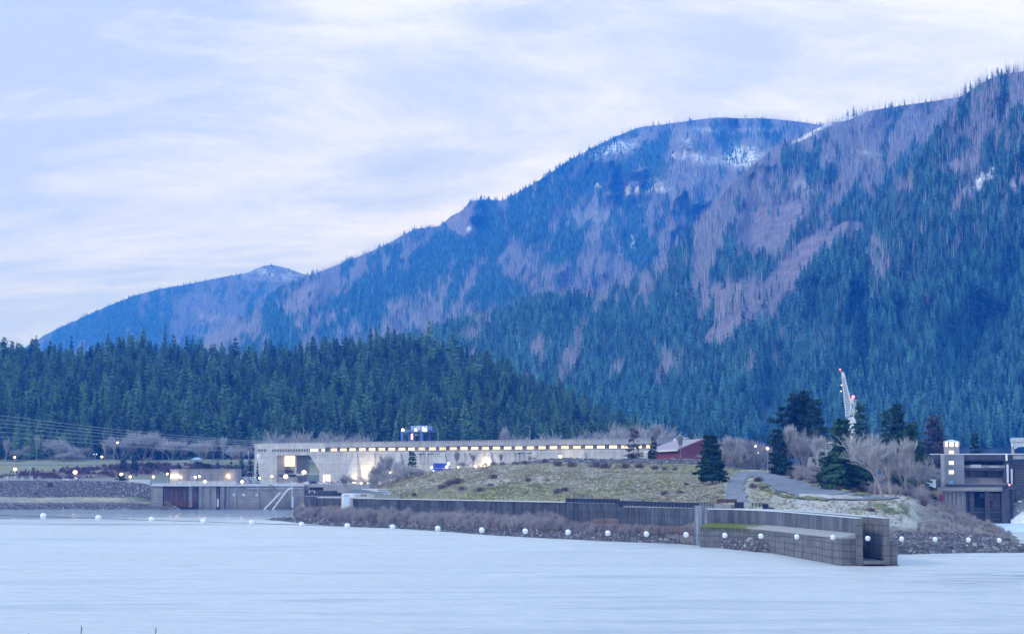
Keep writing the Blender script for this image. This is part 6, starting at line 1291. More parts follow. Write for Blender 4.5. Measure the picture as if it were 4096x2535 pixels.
# ================================================================== lamps
M_HALO = emit('amber_lamp_halo', (1.0, 0.46, 0.14), 2.6)
def lamp(label, foot, head, bulb, r=.5, arm=0.0, group='lit lamps around the lock and dam', light=0, col=(1, .8, .5), name='lamp_post'):
    f = Vector(foot); h = Vector(head); t = thing(name, label, 'lamp', tuple(f), 0, group); H = h - f
    mb = MB(); mb.tube((0, 0, -.3), (0, 0, H.z + .2), .13, .09, 5)
    if abs(H.x) > .3 or abs(H.y) > .3: mb.tube((0, 0, H.z + .2), (H.x, H.y, H.z + .35), .08, .08, 4)
    part('pole', mb, M_GALV, t); mb = MB(); mb.box(H.x - .5, H.x + .5, H.y - .3, H.y + .3, H.z + .25, H.z + .42); part('lamp_head', mb, M_GALV, t)
    if bulb is not M_CONCL: mb = MB(); mb.ball((H.x, H.y + .2, H.z), r * 1.45, 12, 8, sz=.85); part('halo_ball', mb, M_HALO, t)  # added glowing ball imitating the amber halo around a lit lamp
    mb = MB(); mb.ball((H.x, H.y - 1.2 * r, H.z), r * .75, 8, 5, sz=.8); part('bulb', mb, bulb, t)
    if light:
        ld = bpy.data.lights.new('lamp_light', 'POINT'); ld.energy = light; ld.color = col; ld.shadow_soft_size = .4; lo_ = bpy.data.objects.new('lamp_light', ld); COL.objects.link(lo_); lo_.parent = t; lo_.location = (H.x, H.y - 1.2, H.z - .3)
    return t
def headat(foot, py): D = foot.y; return Vector((foot.x, foot.y, P(2048, py, D).z))
deckp = lambda px, D: Vector((P(px, 1900, D).x, D, 14.3))
LM = [('meadow', 58, 1868, 1828, M_LAMPW, .55, 'lamp on a tall post at the edge of the mown meadow, left end'), ('meadow', 407, 1866, 1826, M_LAMPW, .6, 'lamp on a post in front of the round bare thicket'),
      ('meadow', 60, 1914, 1876, M_LAMPW, .8, 'very bright lamp low beside the green patch at the left end of the bank'), ('meadow', 300, 1921, 1888, M_LAMPW, 1.0, 'brightest lamp on the bank, standing over the reddish shrubs'),
      ('meadow', 485, 1921, 1897, M_LAMPW, .8, 'bright lamp shining on the bush at the bank top'), ('meadow', 521, 1921, 1906, M_LAMPW, .6, 'low lamp just right of the lit bush')]
for _, px, pf_, ph, bm, r, lab in LM:
    f = on(meadL, px, pf_); lamp(lab, f, headat(f, ph), bm, r, light=(500 if r >= .8 else 0))
for px, D, ph, bm, r, lab in [(614, 1160, 1906, M_LAMPW, .6, 'lamp over the low parapet left of the grey block'), (669, 1145, 1894, M_LAMPW, .55, 'lamp on a tall thin pole left of the grey block'), (724, 1130, 1908, M_LAMPW, .55, 'lamp just right of the pale bay of the grey block'),
                              (781, 1128, 1908, M_LAMPW, .55, 'pale lamp before the dark panel of the grey block'), (798, 1130, 1904, M_LAMPW, .5, 'higher lamp above the middle of the rusty lock bay'), (820, 1122, 1925, M_LAMPW, .75, 'low bright lamp at the coping above the white mooring post'),
                              (969, 1121, 1926, M_LAMPW, .75, 'low bright lamp at the coping by the truss bridge'), (1039, 1170, 1911, M_LAMPW, .5, 'lamp at the powerhouse end of the truss bridge'), (1088, 1180, 1905, M_LAMPW, .55, 'lamp before the left end wall of the powerhouse'),
                              (1143, 1195, 1905, M_LAMPW, 1.05, 'very bright lamp before the powerhouse recess')]:
    f = deckp(px, D); lamp(lab, f, headat(f, ph), bm, r, light=(900 if r > 1 else 300 if r > .7 else 0))
f = deckp(1216, 1215); lamp('very bright lamp before the opening under the powerhouse', f, headat(f, 1888), M_LAMPW, 1.05, light=2500)
for x, y, lab in ((688, 1903, 'lit wall lamp on the pale bay of the grey block, left one'), (711, 1903, 'brighter lit wall lamp at the right edge of the pale bay'), (912, 1904, 'bright lit wall lamp near the right end of the grey block')):
    s_, z_ = FB.hit(x, y, .7); q = FB.pt(s_, .7, z_); t = thing('wall_lamp', lab, 'lamp', tuple(q), 0, 'lit wall lamps on the grey block'); mb = MB(); mb.ball((0, 0, 0), .65, 8, 5); part('bulb', mb, M_LAMPW, t); mb = MB(); mb.box(-.3, .3, .1, .75, .3, .5); part('bracket', mb, M_GALV, t)
    ld = bpy.data.lights.new('lamp_light', 'POINT'); ld.energy = 60; ld.color = (1, .8, .5); ld.shadow_soft_size = .3; lo_ = bpy.data.objects.new('lamp_light', ld); COL.objects.link(lo_); lo_.parent = t; lo_.location = (0, -.9, -.4)
# tall street lamps
f = on(meadL, 454, 1852); hh = P(470, 1770, f.y); lamp('tall street lamp with an orange light on a curved arm above the road', f, hh, M_LAMPO, .6, name='street_lamp', group='tall street lamps')
f = on(meadL, 795, 1860); hh = P(776, 1763, f.y); t = lamp('tall unlit street lamp with curved arm beside the open shelter', f, hh, M_CONCL, .35, name='street_lamp', group='tall street lamps')
f = on(meadL, 380, 1868); t = thing('twin_lamp', 'slim mast with two small pale lamps between the meadow and the shrubs', 'lamp', tuple(f)); H = P(380, 1816, f.y).z - f.z; mb = MB(); mb.tube((0, 0, 0), (0, 0, H), .1, .07, 5); mb.tube((-.9, 0, H), (.9, 0, H), .06, .06, 4); part('pole', mb, M_GALV, t)
for sx in (-.9, .9): mb = MB(); mb.ball((sx, 0, H), .32, 8, 5); part('bulb', mb, emit('pale_green_lamp', (.9, 1, .85), 1.8), t)
f = on(meadL, 120, 1905); t = thing('radio_mast', 'thin lattice mast with a white cap on the bank top', 'mast', tuple(f)); H = P(120, 1874, f.y).z - f.z; mb = MB()
for dx in (-.35, .35): mb.beam((dx, 0, 0), (dx, 0, H), .1)
for k in range(9): mb.beam((-.35, 0, H * k / 9), (.35, 0, H * (k + 1) / 9), .07)
part('lattice', mb, M_GALV, t); mb = MB(); mb.box(-.5, .5, -.3, .3, H, H + .5); part('cap', mb, M_WHITE, t)
t = thing('flagpole', 'white flagpole with a small drooping flag left of the powerhouse', 'flagpole', tuple(deckp(995, 1290))); b_ = P(995, 1802, 1290).z - 14.3; mb = MB(); mb.tube((0, 0, 0), (0, 0, b_), .12, .08, 5); part('pole', mb, M_WHITE, t); mb = MB(); mb.prism([(-.1, 0, b_ - .3), (-1.5, .1, b_ - .9), (-1.2, .15, b_ - 2.6), (-.1, 0, b_ - 2.2)], (0, .04, 0)); part('flag', mb, plain('faded_flag', (.45, .30, .42)), t)
for x, yb, yt, lab in ((1752, 1765, 1712, 'thin pale lamp pole with a side arm just right of the blue gantry crane'), (2120, 1758, 1704, 'thin pale lamp pole with a side arm over the middle of the powerhouse roof')):
    q = P(x, yb + 6, float(np.interp(x, [1752, 2120], [1250, 1205]))); H = P(x, yt, q.y).z - q.z; t = thing('deck_pole', lab, 'pole', tuple(q), 0, 'poles on the powerhouse deck'); mb = MB(); mb.tube((0, 0, -2), (0, 0, H), .16, .12, 5); part('pole', mb, M_GALV, t); mb = MB(); mb.tube((0, 0, H), (-3.4, 0, H + .05), .1, .08, 4); part('arm', mb, M_GALV, t)
# floodlights along the powerhouse foot, and the light they throw
FL = [(1445, 1941, 9000, .5), (1475, 1941, 12000, .55), (1502, 1939, 7000, .4)]
for k, (x, y, e_, r) in enumerate(FL):
    q = F.pt(F.s(x), 7.5, 14.6); t = thing('floodlight', ['floodlight at the powerhouse foot washing the pale bay, beside the first flared pier', 'strongest floodlight at the powerhouse foot, middle of the washed bay', 'floodlight at the powerhouse foot half behind the grey thicket'][k], 'floodlight', tuple(q), 0, 'floodlights at the powerhouse foot')
    mb = MB(); mb.box(-.4, .4, -.3, .3, -.6, -.1); part('housing', mb, M_DARK, t); mb = MB(); mb.ball((0, 0, .1), r, 8, 5); part('lens', mb, M_LAMPW, t)
    ld = bpy.data.lights.new('lamp_light', 'SPOT'); ld.energy = e_ * 1.0; ld.color = (1, .80, .50); ld.shadow_soft_size = .4; ld.spot_size = R(150); ld.spot_blend = 1.0
    lo_ = bpy.data.objects.new('lamp_light', ld); COL.objects.link(lo_); lo_.parent = t; lo_.location = (-F.n.x * -.3, -F.n.y * -.3, .5); lo_.rotation_euler = Vector((-F.n.x * -1, -F.n.y * -1, -1.0)).to_track_quat('Z', 'Y').to_euler()
for k, (x, y, d, r, m_, lab, e_) in enumerate([(1932, 1847, 6, .75, M_LAMPW, 'large white floodlight on the powerhouse wall, topmost of its group', 5000), (1902, 1865, 6, .6, M_LAMPW, 'white floodlight low on the powerhouse wall above the grass crest', 3500), (1833, 1867, 8, .42, M_LAMPO, 'small amber lamp between bare saplings on the crest', 800), (2241, 1825, 9, .7, M_LAMPW, 'white floodlight over the shrubs at the right part of the powerhouse', 5000), (1640, 1880, 5, .3, M_LAMPW, 'small floodlight behind the grey thicket', 1500), (1560, 1890, 5, .3, M_LAMPW, 'small floodlight behind the left of the thicket', 1500)]):
    s_, z_ = F.hit(x, y, d); q = F.pt(s_, d, z_); t = thing('floodlight', lab, 'floodlight', tuple(q), 0, 'floodlights along the powerhouse'); mb = MB(); mb.ball((0, 0, 0), r, 8, 5); part('lens', mb, m_, t); mb = MB(); mb.tube((0, .3, -z_ + 14), (0, .3, .2), .1, .1, 5); part('post', mb, M_GALV, t)
    ld = bpy.data.lights.new('lamp_light', 'POINT'); ld.energy = e_ * .18; ld.color = (1, .84, .6); ld.shadow_soft_size = .5; lo_ = bpy.data.objects.new('lamp_light', ld); COL.objects.link(lo_); lo_.parent = t; lo_.location = (-F.n.x * .8, -F.n.y * .8, 0)
for k, (x, y, D, r, m_, lab) in enumerate([(3019, 1783, 905, .62, M_LAMPW, 'warm lamp on a pole in the pale thicket right of the red shed'), (3032, 1811, 900, .42, M_LAMPW, 'lower warm lamp in the pale thicket'), (3070, 1793, 850, .5, M_LAMPW, 'warm lamp just left of the dense windblown conifer'), (3405, 1752, 800, .35, M_LAMPO, 'small amber lamp between the tall conifers below the crane')]):
    q = P(x, y, D); f = Vector((q.x, q.y, 17.0)); lamp(lab, f, q, m_, r, group='lamps among the trees')

# ================================================================== blue truck crane on the crest
q = P(1770, 1886, 1010); t = thing('truck_crane', 'blue truck with a boxy body and white lamps parked behind the grassy crest', 'truck', tuple(q)); s = 1010 / 7643
def tb(x0, y0, x1, y1): return (x0 - 1770) * s, (x1 - 1770) * s, (1886 - y1) * s, (1886 - y0) * s
M_TB = plain('deep_blue_truck_paint', (.03, .06, .38), .4, var=.1)
a = tb(1733, 1852, 1787, 1871); mb = MB(); mb.box(a[0], a[1], 0, 3.2, a[2], a[3]); part('body', mb, M_TB, t)
a = tb(1727, 1872, 1773, 1885); mb = MB(); mb.hexa([(a[0], -.6, a[2]), (a[1], -.6, a[2]), (a[1], 2.9, a[2]), (a[0], 2.9, a[2])], [(a[0] + .8, -.3, a[3]), (a[1] - .3, -.3, a[3]), (a[1] - .3, 2.8, a[3]), (a[0] + .8, 2.8, a[3])]); part('cab', mb, M_TB, t)
a = tb(1753, 1880, 1768, 1884); mb = MB(); mb.box(a[0], a[1], -.7, -.61, a[2], a[3]); part('grille', mb, M_SHADE, t)
a = tb(1773, 1874, 1826, 1879); mb = MB(); mb.box(a[0], a[1], .4, 2.6, a[2], a[3]); part('flatbed', mb, plain('dark_violet_deck', (.05, .03, .14)), t)
for x in (1740, 1765, 1800, 1815):
    mb = MB(); c_ = (x - 1770) * s; mb.tube((c_, -.2, -.1), (c_, .5, -.1), .6, .6, 12); part('wheel', mb, M_SHADE, t)
for x, y, r in ((1735, 1884, .45), (1785, 1883, .4), (1727, 1869, .5), (1787, 1867, .62), (1794, 1854, .6)):
    mb = MB(); mb.ball(((x - 1770) * s, -.9, (1886 - y) * s), r, 8, 5); part('headlight', mb, M_LAMPC, t)

# ================================================================== cars
def car(label, loc, rz, paint, kind='suv', first=None):
    t = thing('parked_car', label, 'car', loc, rz, 'cars parked on the lock deck'); L, Wd = (5.0, 1.9) if kind != 'pickup' else (5.6, 2.0)
    mb = MB(); pr = [(-L / 2, .45), (-L / 2, .95), (-L / 2 + .15, 1.05), (L / 2 - 1.2, 1.02), (L / 2 - .1, .85), (L / 2, .5), (L / 2 - .3, .32), (-L / 2 + .2, .32)]
    mb.prism([(x, -Wd / 2, z) for x, z in pr], (0, Wd, 0)); part('body', mb, paint, t)
    cab = {'suv': [(-L / 2 + .2, 1.06), (-L / 2 + .35, 1.75), (.4, 1.78), (1.35, 1.04)], 'sedan': [(-L / 2 + .7, 1.06), (-.9, 1.45), (.4, 1.47), (1.3, 1.04)], 'pickup': [(-.6, 1.06), (-.45, 1.8), (.7, 1.8), (1.5, 1.04)]}[kind]
    mb = MB(); mb.prism([(x, -Wd / 2 + .12, z) for x, z in cab], (0, Wd - .24, 0)); part('cabin', mb, paint, t)
    gl = [(lerp(x, .2, .12), lerp(z, 1.45, .25)) for x, z in cab]; mb = MB(); mb.prism([(x, -Wd / 2 + .10, z) for x, z in gl], (0, Wd - .20, 0)); part('windows', mb, plain('tinted_glass', (.03, .035, .05), .1), t)
    for sx in (-L / 2 + .95, L / 2 - .95):
        for sy in (-1, 1):
            mb = MB(); mb.tube((sx, sy * (Wd / 2 - .2), .36), (sx, sy * (Wd / 2 + .02), .36), .36, .36, 12); g = part('wheel', mb, M_SHADE, t); mb = MB(); mb.tube((sx, sy * (Wd / 2 + .021), .36), (sx, sy * (Wd / 2 + .04), .36), .2, .2, 8); part('rim', mb, M_GALV, g)
    for sy in (-.6, .6): mb = MB(); mb.box(L / 2 - .12, L / 2 + .02, sy - .2, sy + .2, .62, .8); part('headlight', mb, M_WHITE, t)
    return t
PW, PD, PR, PS = plain('white_car_paint', (.8, .8, .8), .3, var=.04), plain('dark_car_paint', (.03, .035, .05), .3), plain('red_car_paint', (.35, .04, .03), .3), plain('silver_car_paint', (.42, .44, .47), .3, .3)
def ctx(x, D=1200): q = P(x, 1900, D); return (q.x, q.y, 14.32)
car('white van standing alone before the bright powerhouse lamp', ctx(1178, 1165), .1, PW, 'suv'); car('white pickup second in the row below the powerhouse opening', ctx(1227, 1170), 2.9, PW, 'pickup'); car('dark car between the white vehicles below the powerhouse opening', ctx(1255, 1168), .5, PD, 'suv')
car('white saloon just right of the dark car', ctx(1284, 1168), .2, PW, 'sedan'); car('white hatchback before the lit powerhouse door', ctx(1306, 1172), 3.0, PW, 'suv'); car('red saloon half hidden behind the row of white cars', ctx(1325, 1185), .1, PR, 'sedan'); car('silver pickup near the end of the row', ctx(1350, 1168), .1, PS, 'pickup'); car('dark red saloon parked behind the first white pickup', ctx(1205, 1190), .1, PR, 'sedan')
q = on(meadL, 268, 1922); t = car('white saloon parked on the bank top below the bright lamp', (q.x, q.y, q.z + .1), .1, PW, 'sedan'); t['group'] = 'cars on the bank'; q = on(meadL, 312, 1921); t = car('silver car parked just right of the bright bank lamp', (q.x, q.y, q.z + .1), 1.2, PS, 'suv'); t['group'] = 'cars on the bank'

# ================================================================== small buildings and fittings
q = on(meadL, 787, 1860); t = thing('open_shelter', 'small open shelter with a pale blue hipped roof beside the valley road', 'shelter', tuple(q)); k = q.y / 7643
mb = MB(); w_, zt = 22 * k, 5.2; mb.add([(-w_, -3, zt - 1.2), (w_, -3, zt - 1.2), (w_, 3, zt - 1.2), (-w_, 3, zt - 1.2), (-w_ * .3, 0, zt + .4), (w_ * .3, 0, zt + .4), (-w_, -3, zt - 1.5), (w_, -3, zt - 1.5), (w_, 3, zt - 1.5), (-w_, 3, zt - 1.5)], [(0, 1, 5, 4), (1, 2, 5), (2, 3, 4, 5), (3, 0, 4), (0, 6, 7, 1), (1, 7, 8, 2), (2, 8, 9, 3), (3, 9, 6, 0), (6, 9, 8, 7)]); part('roof', mb, plain('pale_blue_roof', (.30, .42, .55), .6), t)
for x in (-2.6, 2.6):
    for y in (-2.3, 2.3): mb = MB(); mb.box(x - .15, x + .15, y - .15, y + .15, 0, zt - 1.5); part('post', mb, M_CONCL, t)
mb = MB(); mb.box(-2.2, 2.2, 1.8, 2.1, .1, 2.6); part('back_wall', mb, M_DARK, t)
q = on(meadL, 670, 1861); t = thing('notice_wall', 'low brown and pale walled enclosure by the road left of the shelter', 'enclosure', tuple(q)); mb = MB(); mb.box(-1.5, .6, 0, .4, 0, 2.6); part('brown_panel', mb, plain('brown_panel_paint', (.25, .17, .14)), t); mb = MB(); mb.box(.7, 11, 0, .3, 0, 1.5); part('wall', mb, M_CONCROOF, t); mb = MB(); mb.box(-3.5, 16, -.2, .4, 2.7, 3.1); part('roof_edge', mb, M_CONCL, t)
t = thing('fenced_yard', 'fenced yard with pale cabinets on the bank top at the left end', 'fence', tuple(on(meadL, 75, 1921))); b_ = on(meadL, 75, 1921); k = b_.y / 7643; mb = MB()
for x in np.linspace(-56, 55, 26): mb.box(x * k - .05, x * k + .05, -.05, .05, 0, 2.6)
mb.box(-56 * k, 55 * k, -.05, .05, 2.55, 2.65); mb.box(-56 * k, 55 * k, -.05, .05, 1.2, 1.28); part('fence', mb, M_GALV, t)
for x, w_, h_ in ((-52, 5, 2.6), (-34, 3, 1.8), (-20, 5, 2.8), (10, 4, 1.6), (46, 7, 2.2)): mb = MB(); mb.box(x * k, (x + w_) * k, 1, 2, 0, h_); part('cabinet', mb, M_CONCL, t)
q = P(1000, 1850, 1330); t = thing('side_terrace', 'pale raised concrete terrace joining the left end of the powerhouse', 'terrace', (q.x, q.y, 14)); mb = MB(); x0, x1 = P(968, 1900, 1330).x, P(1018, 1900, 1330).x; mb.box(x0, x1, 1318, 1345, P(1000, 1860, 1330).z, P(1000, 1846, 1330).z); mb.box(P(990, 1900, 1330).x, x1, 1325, 1345, 13, P(1000, 1860, 1330).z - .01); wpart('wall', mb, M_CONCG, t)
mb = MB()
for x in np.linspace(x0, x1, 9): mb.box(x - .06, x + .06, 1318, 1318.1, P(1000, 1846, 1330).z, P(1000, 1846, 1330).z + 1.1)
mb.box(x0, x1, 1318, 1318.1, P(1000, 1846, 1330).z + 1.1, P(1000, 1846, 1330).z + 1.2); wpart('railing', mb, M_WHITE, t)
# white buildings glimpsed through the trees on the right
for k, (x0, y0, x1, y1, D, lab) in enumerate([(3240, 1800, 3330, 1880, 990, 'pale building glimpsed through the bare trees below the tall conifers'), (3325, 1768, 3375, 1800, 1010, 'pale roofed building glimpsed above the dark conifer'), (2716, 1749, 2742, 1758, 1500, 'tiny white roofed building beyond the red shed roof')]):
    fr = Frame(P(x0, 1900, D), P(x1, 1900, D)); t = thing('distant_building', lab, 'building', tuple(fr.pt(0, 0, 16))); mb = MB(); fr.pxbox(mb, x0, y0 + 4, x1, y1, -10, 0); wpart('wall', mb, M_CONCROOF, t); mb = MB(); fr.pxbox(mb, x0 - 2, y0, x1 + 2, y0 + 3.8, -10.5, .5); wpart('roof', mb, M_WHITE, t)
    mb = MB()
    for j in range(3): fr.pxbox(mb, lerp(x0, x1, (j + .3) / 3), lerp(y0, y1, .4), lerp(x0, x1, (j + .7) / 3), lerp(y0, y1, .6), .01, .1)
    wpart('windows', mb, M_SHADE, t)
# culvert, float, driftwood, white pipe end
q = on(islL, 3735, 1995); t = thing('culvert_pipe', 'dark open culvert mouth in the bank under the spillway walkway', 'culvert', tuple(q)); mb = MB(); n = 12
for k in range(n):
    a0, a1 = 6.283 * k / n, 6.283 * (k + 1) / n; mb.add([(1.0 * math.cos(a0), -2, 1.0 * math.sin(a0)), (1.0 * math.cos(a1), -2, 1.0 * math.sin(a1)), (1.0 * math.cos(a1), 3, 1.0 * math.sin(a1)), (1.0 * math.cos(a0), 3, 1.0 * math.sin(a0)), (.85 * math.cos(a0), -2, .85 * math.sin(a0)), (.85 * math.cos(a1), -2, .85 * math.sin(a1))], [(0, 1, 2, 3), (0, 4, 5, 1)])
part('pipe', mb, M_DARK, t); mb = MB(); mb.tube((0, -.5, 0), (0, -.4, 0), .86, .86, 12); part('dark_mouth', mb, M_SHADE, t)
q = SW.pt(SW.s(3763), 2.5, SW.hit(3763, 1992)[1]); t = thing('red_float', 'weathered red round float hanging at the wingwall', 'float', tuple(q)); mb = MB(); mb.ball((0, 0, 0), 1.1, 12, 8, sz=1.4); part('body', mb, plain('weathered_red_plastic', (.30, .05, .08), .7, var=.3), t); mb = MB(); mb.tube((0, 0, 1.4), (0, 0, 3.2), .06, .06, 4); part('line', mb, M_DARK, t)
a_, b_ = on(islL, 3672, 2099), on(islL, 3790, 2085); t = thing('driftwood_log', 'long bleached driftwood trunk lying across the rocks right of the channel', 'log', tuple(a_)); mb = MB(); d_ = b_ - a_; prev = Vector((0, 0, .5))
for k in range(1, 9): u_ = k / 8; nx_ = d_ * u_ + Vector((0, 0, .5 + .35 * math.sin(u_ * 5))); mb.tube(prev, nx_, .30 - .18 * u_, .30 - .18 * (u_ + .1), 7, True); prev = nx_
part('trunk', mb, M_PALEBARK, t); mb = MB(); e_ = d_ + Vector((0, 0, .6)); [mb.tube(e_ - d_ * .12 * j, e_ - d_ * .12 * j + Vector((rs.uniform(-.5, 1.2), 0, rs.uniform(.4, 1.2))), .09, .04, 4) for j in range(4)]; part('branches', mb, M_PALEBARK, t)
a_ = on(islL, 3438, 1993); t = thing('white_pipe', 'short white pipe lying beside the gravel track', 'pipe', tuple(a_)); mb = MB(); mb.tube((-.5, 0, .5), (.5, -.3, .25), .14, .14, 8); part('pipe', mb, M_WHITE, t); mb = MB(); mb.tube((.5, -.3, .25), (.9, -.3, .2), .17, .17, 8); part('collar', mb, M_WHITE, t)
# twigs poking up close to the camera
for k, (x0, y0, x1, y1, lab) in enumerate([(335, 2550, 326, 2500, 'thin dark forked twig poking up at the near bank, the middle one of three'), (615, 2550, 624, 2508, 'thin dark leaning twig poking up, the one further along the near bank'), (118, 2550, 114, 2531, 'tip of a short dark twig at the near bank, lowest of three')]):
    Dn = 7.5; a_, b_ = P(x0, y0 + 450, Dn), P(x1, y1, Dn); t = thing('bare_twig', lab, 'twig', tuple(a_), 0, 'twigs at the near bank'); d_ = b_ - a_; mb = MB(); prev = Vector((0, 0, 0))
    for j in range(1, 7): u_ = j / 6; nx_ = d_ * u_ + Vector((.006 * math.sin(j * 2.1), 0, 0)); mb.tube(prev, nx_, .004 - .0026 * (j - 1) / 6, .004 - .0026 * u_, 5); prev = nx_
    part('stem', mb, M_BARK, t); mb = MB(); c_ = d_ * .96; mb.tube(c_, c_ + Vector((.004, 0, .012)), .001, .0006, 4); mb.tube(d_ * .9, d_ * .9 + Vector((-.008, 0, .016)), .001, .0005, 4); part('side_shoot', mb, M_BARK, t)
# ================================================================== single trees near the river
def seat(L, px, py, dz=-.3): p = on(L, px, py); return Vector((p.x, p.y, p.z + dz))
def ht(p, ytop): return P(2048, ytop, p.y).z - p.z
PIERS = []
def fir(px, pb, pt, hw, lab, L=None, D=None, z=17.0, mat=None, seed=1, name='conifer_tree', group=None, **k):
    p = seat(L, px, pb) if L else Vector((P(px, 1900, D).x, D, z)); h = ht(p, pt); r = hw * p.y / F0
    small = k.pop('simple', False)
    if small: cr, tr = conifer_meshes(seed, h, r, 15, 9, .06, .1)
    else: cr, tr = fine_conifer(seed, h, r, **k)
    t = thing(name, lab, 'conifer', tuple(p), 0, group); part('crown', cr, mat or M_FIRD, t); part('trunk', tr, M_BARK, t); return t
fir(2850, 1935, 1738, 64, 'broad dark conifer standing alone on the grass slope left of the gravel road', islL, seed=11, levels=26, nb=13, bare=.14, lean=(-.03, 0), ragged=.3, power=.62, droop=.05, wind=(.15, 0), density=1.2)
fir(3122, 1897, 1710, 54, 'dense dark conifer with swept tiers just above the bend of the gravel track', islL, seed=12, levels=22, nb=13, bare=.03, lean=(-.07, 0), ragged=.35, power=.7, wind=(.2, 0), density=1.2)
fir(3205, 1890, 1566, 100, 'tallest open crowned conifer with long ragged limbs left of the lattice crane', islL, seed=13, levels=26, nb=9, bare=.30, ragged=.6, power=.75, gap=.25, droop=.0, wind=(-.25, 0))
fir(3262, 1893, 1592, 78, 'tall thin topped conifer touching the right side of the tallest one', islL, seed=14, levels=24, nb=8, bare=.3, ragged=.5, power=.9, gap=.25, wind=(.3, 0))
fir(3368, 1962, 1672, 84, 'large dark conifer standing below the lattice crane', islL, seed=15, levels=26, nb=12, bare=.08, ragged=.4, power=.72)
fir(3330, 1958, 1815, 62, 'low dark conifer at the left foot of the large one below the crane', islL, seed=16, levels=14, nb=11, bare=.03, ragged=.4, power=.6)
fir(3446, 1950, 1600, 54, 'tall open conifer with a bare pale leader right of the lattice crane', D=680, z=14.5, seed=17, levels=26, nb=9, bare=.2, ragged=.5, gap=.2)
fir(3548, 1935, 1636, 54, 'thin rusty topped conifer behind the big pale bare tree', D=790, z=17, seed=18, levels=24, nb=9, bare=.2, ragged=.5, gap=.2)
fir(3592, 1935, 1612, 62, 'tall dark conifer with a dead bare tip behind the pale bare trees', D=780, z=17, seed=19, levels=26, nb=11, bare=.12, ragged=.4)
fir(3645, 1966, 1688, 74, 'wide dark conifer between the pale bare trees and the spillway', islL, seed=20, levels=24, nb=11, bare=.1, ragged=.45)
fir(3684, 1978, 1765, 44, 'dark drooping conifer hanging over the white gabled shed', islL, seed=21, levels=20, nb=11, bare=.06, ragged=.4, droop=.25)
fir(3742, 1890, 1660, 66, 'rusty brown conifer behind the left end of the spillway deck', D=1010, z=18, mat=M_BROWNFIR, seed=22, levels=22, nb=11, bare=.1, ragged=.35, power=.65)
fir(3902, 1830, 1728, 40, 'single dark conifer rising behind the spillway deck', D=1000, z=20, seed=23, levels=16, nb=11, bare=.02, ragged=.3, power=.7)
fir(2762, 1842, 1710, 22, 'narrow dark conifer behind the roof ridge of the red shed', D=1060, z=20, seed=24, levels=16, nb=10, bare=.03)
fir(2535, 1834, 1703, 44, 'rusty brown conifer at the left corner of the red shed', islL, mat=M_BROWNFIR, seed=25, levels=16, nb=9, bare=.04, power=.6, ragged=.4, gap=.4, density=.7)
fir(2606, 1832, 1735, 24, 'green leaning conifer between the rusty one and the red shed', islL, seed=26, levels=16, nb=11, bare=.04, lean=(.12, 0))
fir(1648, 1900, 1803, 30, 'small spiky dark conifer rising over the grey thicket before the powerhouse', islL, seed=27, levels=14, nb=9, bare=.1, ragged=.4, wind=(.3, 0))
fir(494, 1880, 1822, 22, 'small open conifer on the shrubby bank beside a rounder one', meadL, seed=28, levels=12, nb=9, ragged=.3)
fir(537, 1886, 1808, 21, 'round dark young conifer on the shrubby bank', meadL, seed=29, levels=14, nb=12, power=.6)
fir(486, 1922, 1895, 24, 'lamp lit low conifer bush at the bank top', meadL, seed=30, levels=7, nb=10, power=.4)
for k, (x, yb, yt, hw) in enumerate([(2632, 1765, 1668, 22), (2662, 1768, 1662, 24), (2692, 1770, 1672, 20), (2840, 1780, 1705, 24), (2905, 1790, 1700, 28), (2950, 1795, 1708, 26), (3020, 1800, 1735, 30), (870, 1880, 1838, 24), (965, 1892, 1800, 26), (1000, 1900, 1812, 22), (925, 1885, 1825, 20), (1030, 1900, 1840, 14)]):
    fir(x, yb, yt, hw, ['first of three dark firs behind the powerhouse end', 'middle and tallest of three dark firs behind the powerhouse end', 'last of three dark firs behind the powerhouse end', 'dark fir behind the conifer of the grass slope', 'dark fir over the pale thicket, left one', 'dark fir over the pale thicket, right one', 'low wide fir at the right of the pale thicket', 'low dark fir behind the grey lock block', 'tall dark fir left of the powerhouse end wall', 'dark fir touching the powerhouse terrace', 'dark fir over the right end of the grey block', 'narrow fir close to the powerhouse end wall'][k],
        D=1380 if k < 3 else (1200 if k < 7 else 1240), z=17 if k < 7 else 14, seed=40 + k, simple=True)

fir(3585, 1975, 1745, 52, 'dark conifer standing among the trunks of the big pale bare trees', islL, seed=31, levels=20, nb=11, bare=.06, ragged=.4)
fir(3480, 1962, 1740, 46, 'dark conifer between the large one below the crane and the largest pale bare tree', islL, seed=32, levels=20, nb=10, bare=.06, ragged=.45)
fir(3290, 1940, 1800, 34, 'small dark conifer under the silvery bare trees', islL, seed=33, levels=14, nb=10, bare=.05, ragged=.4)
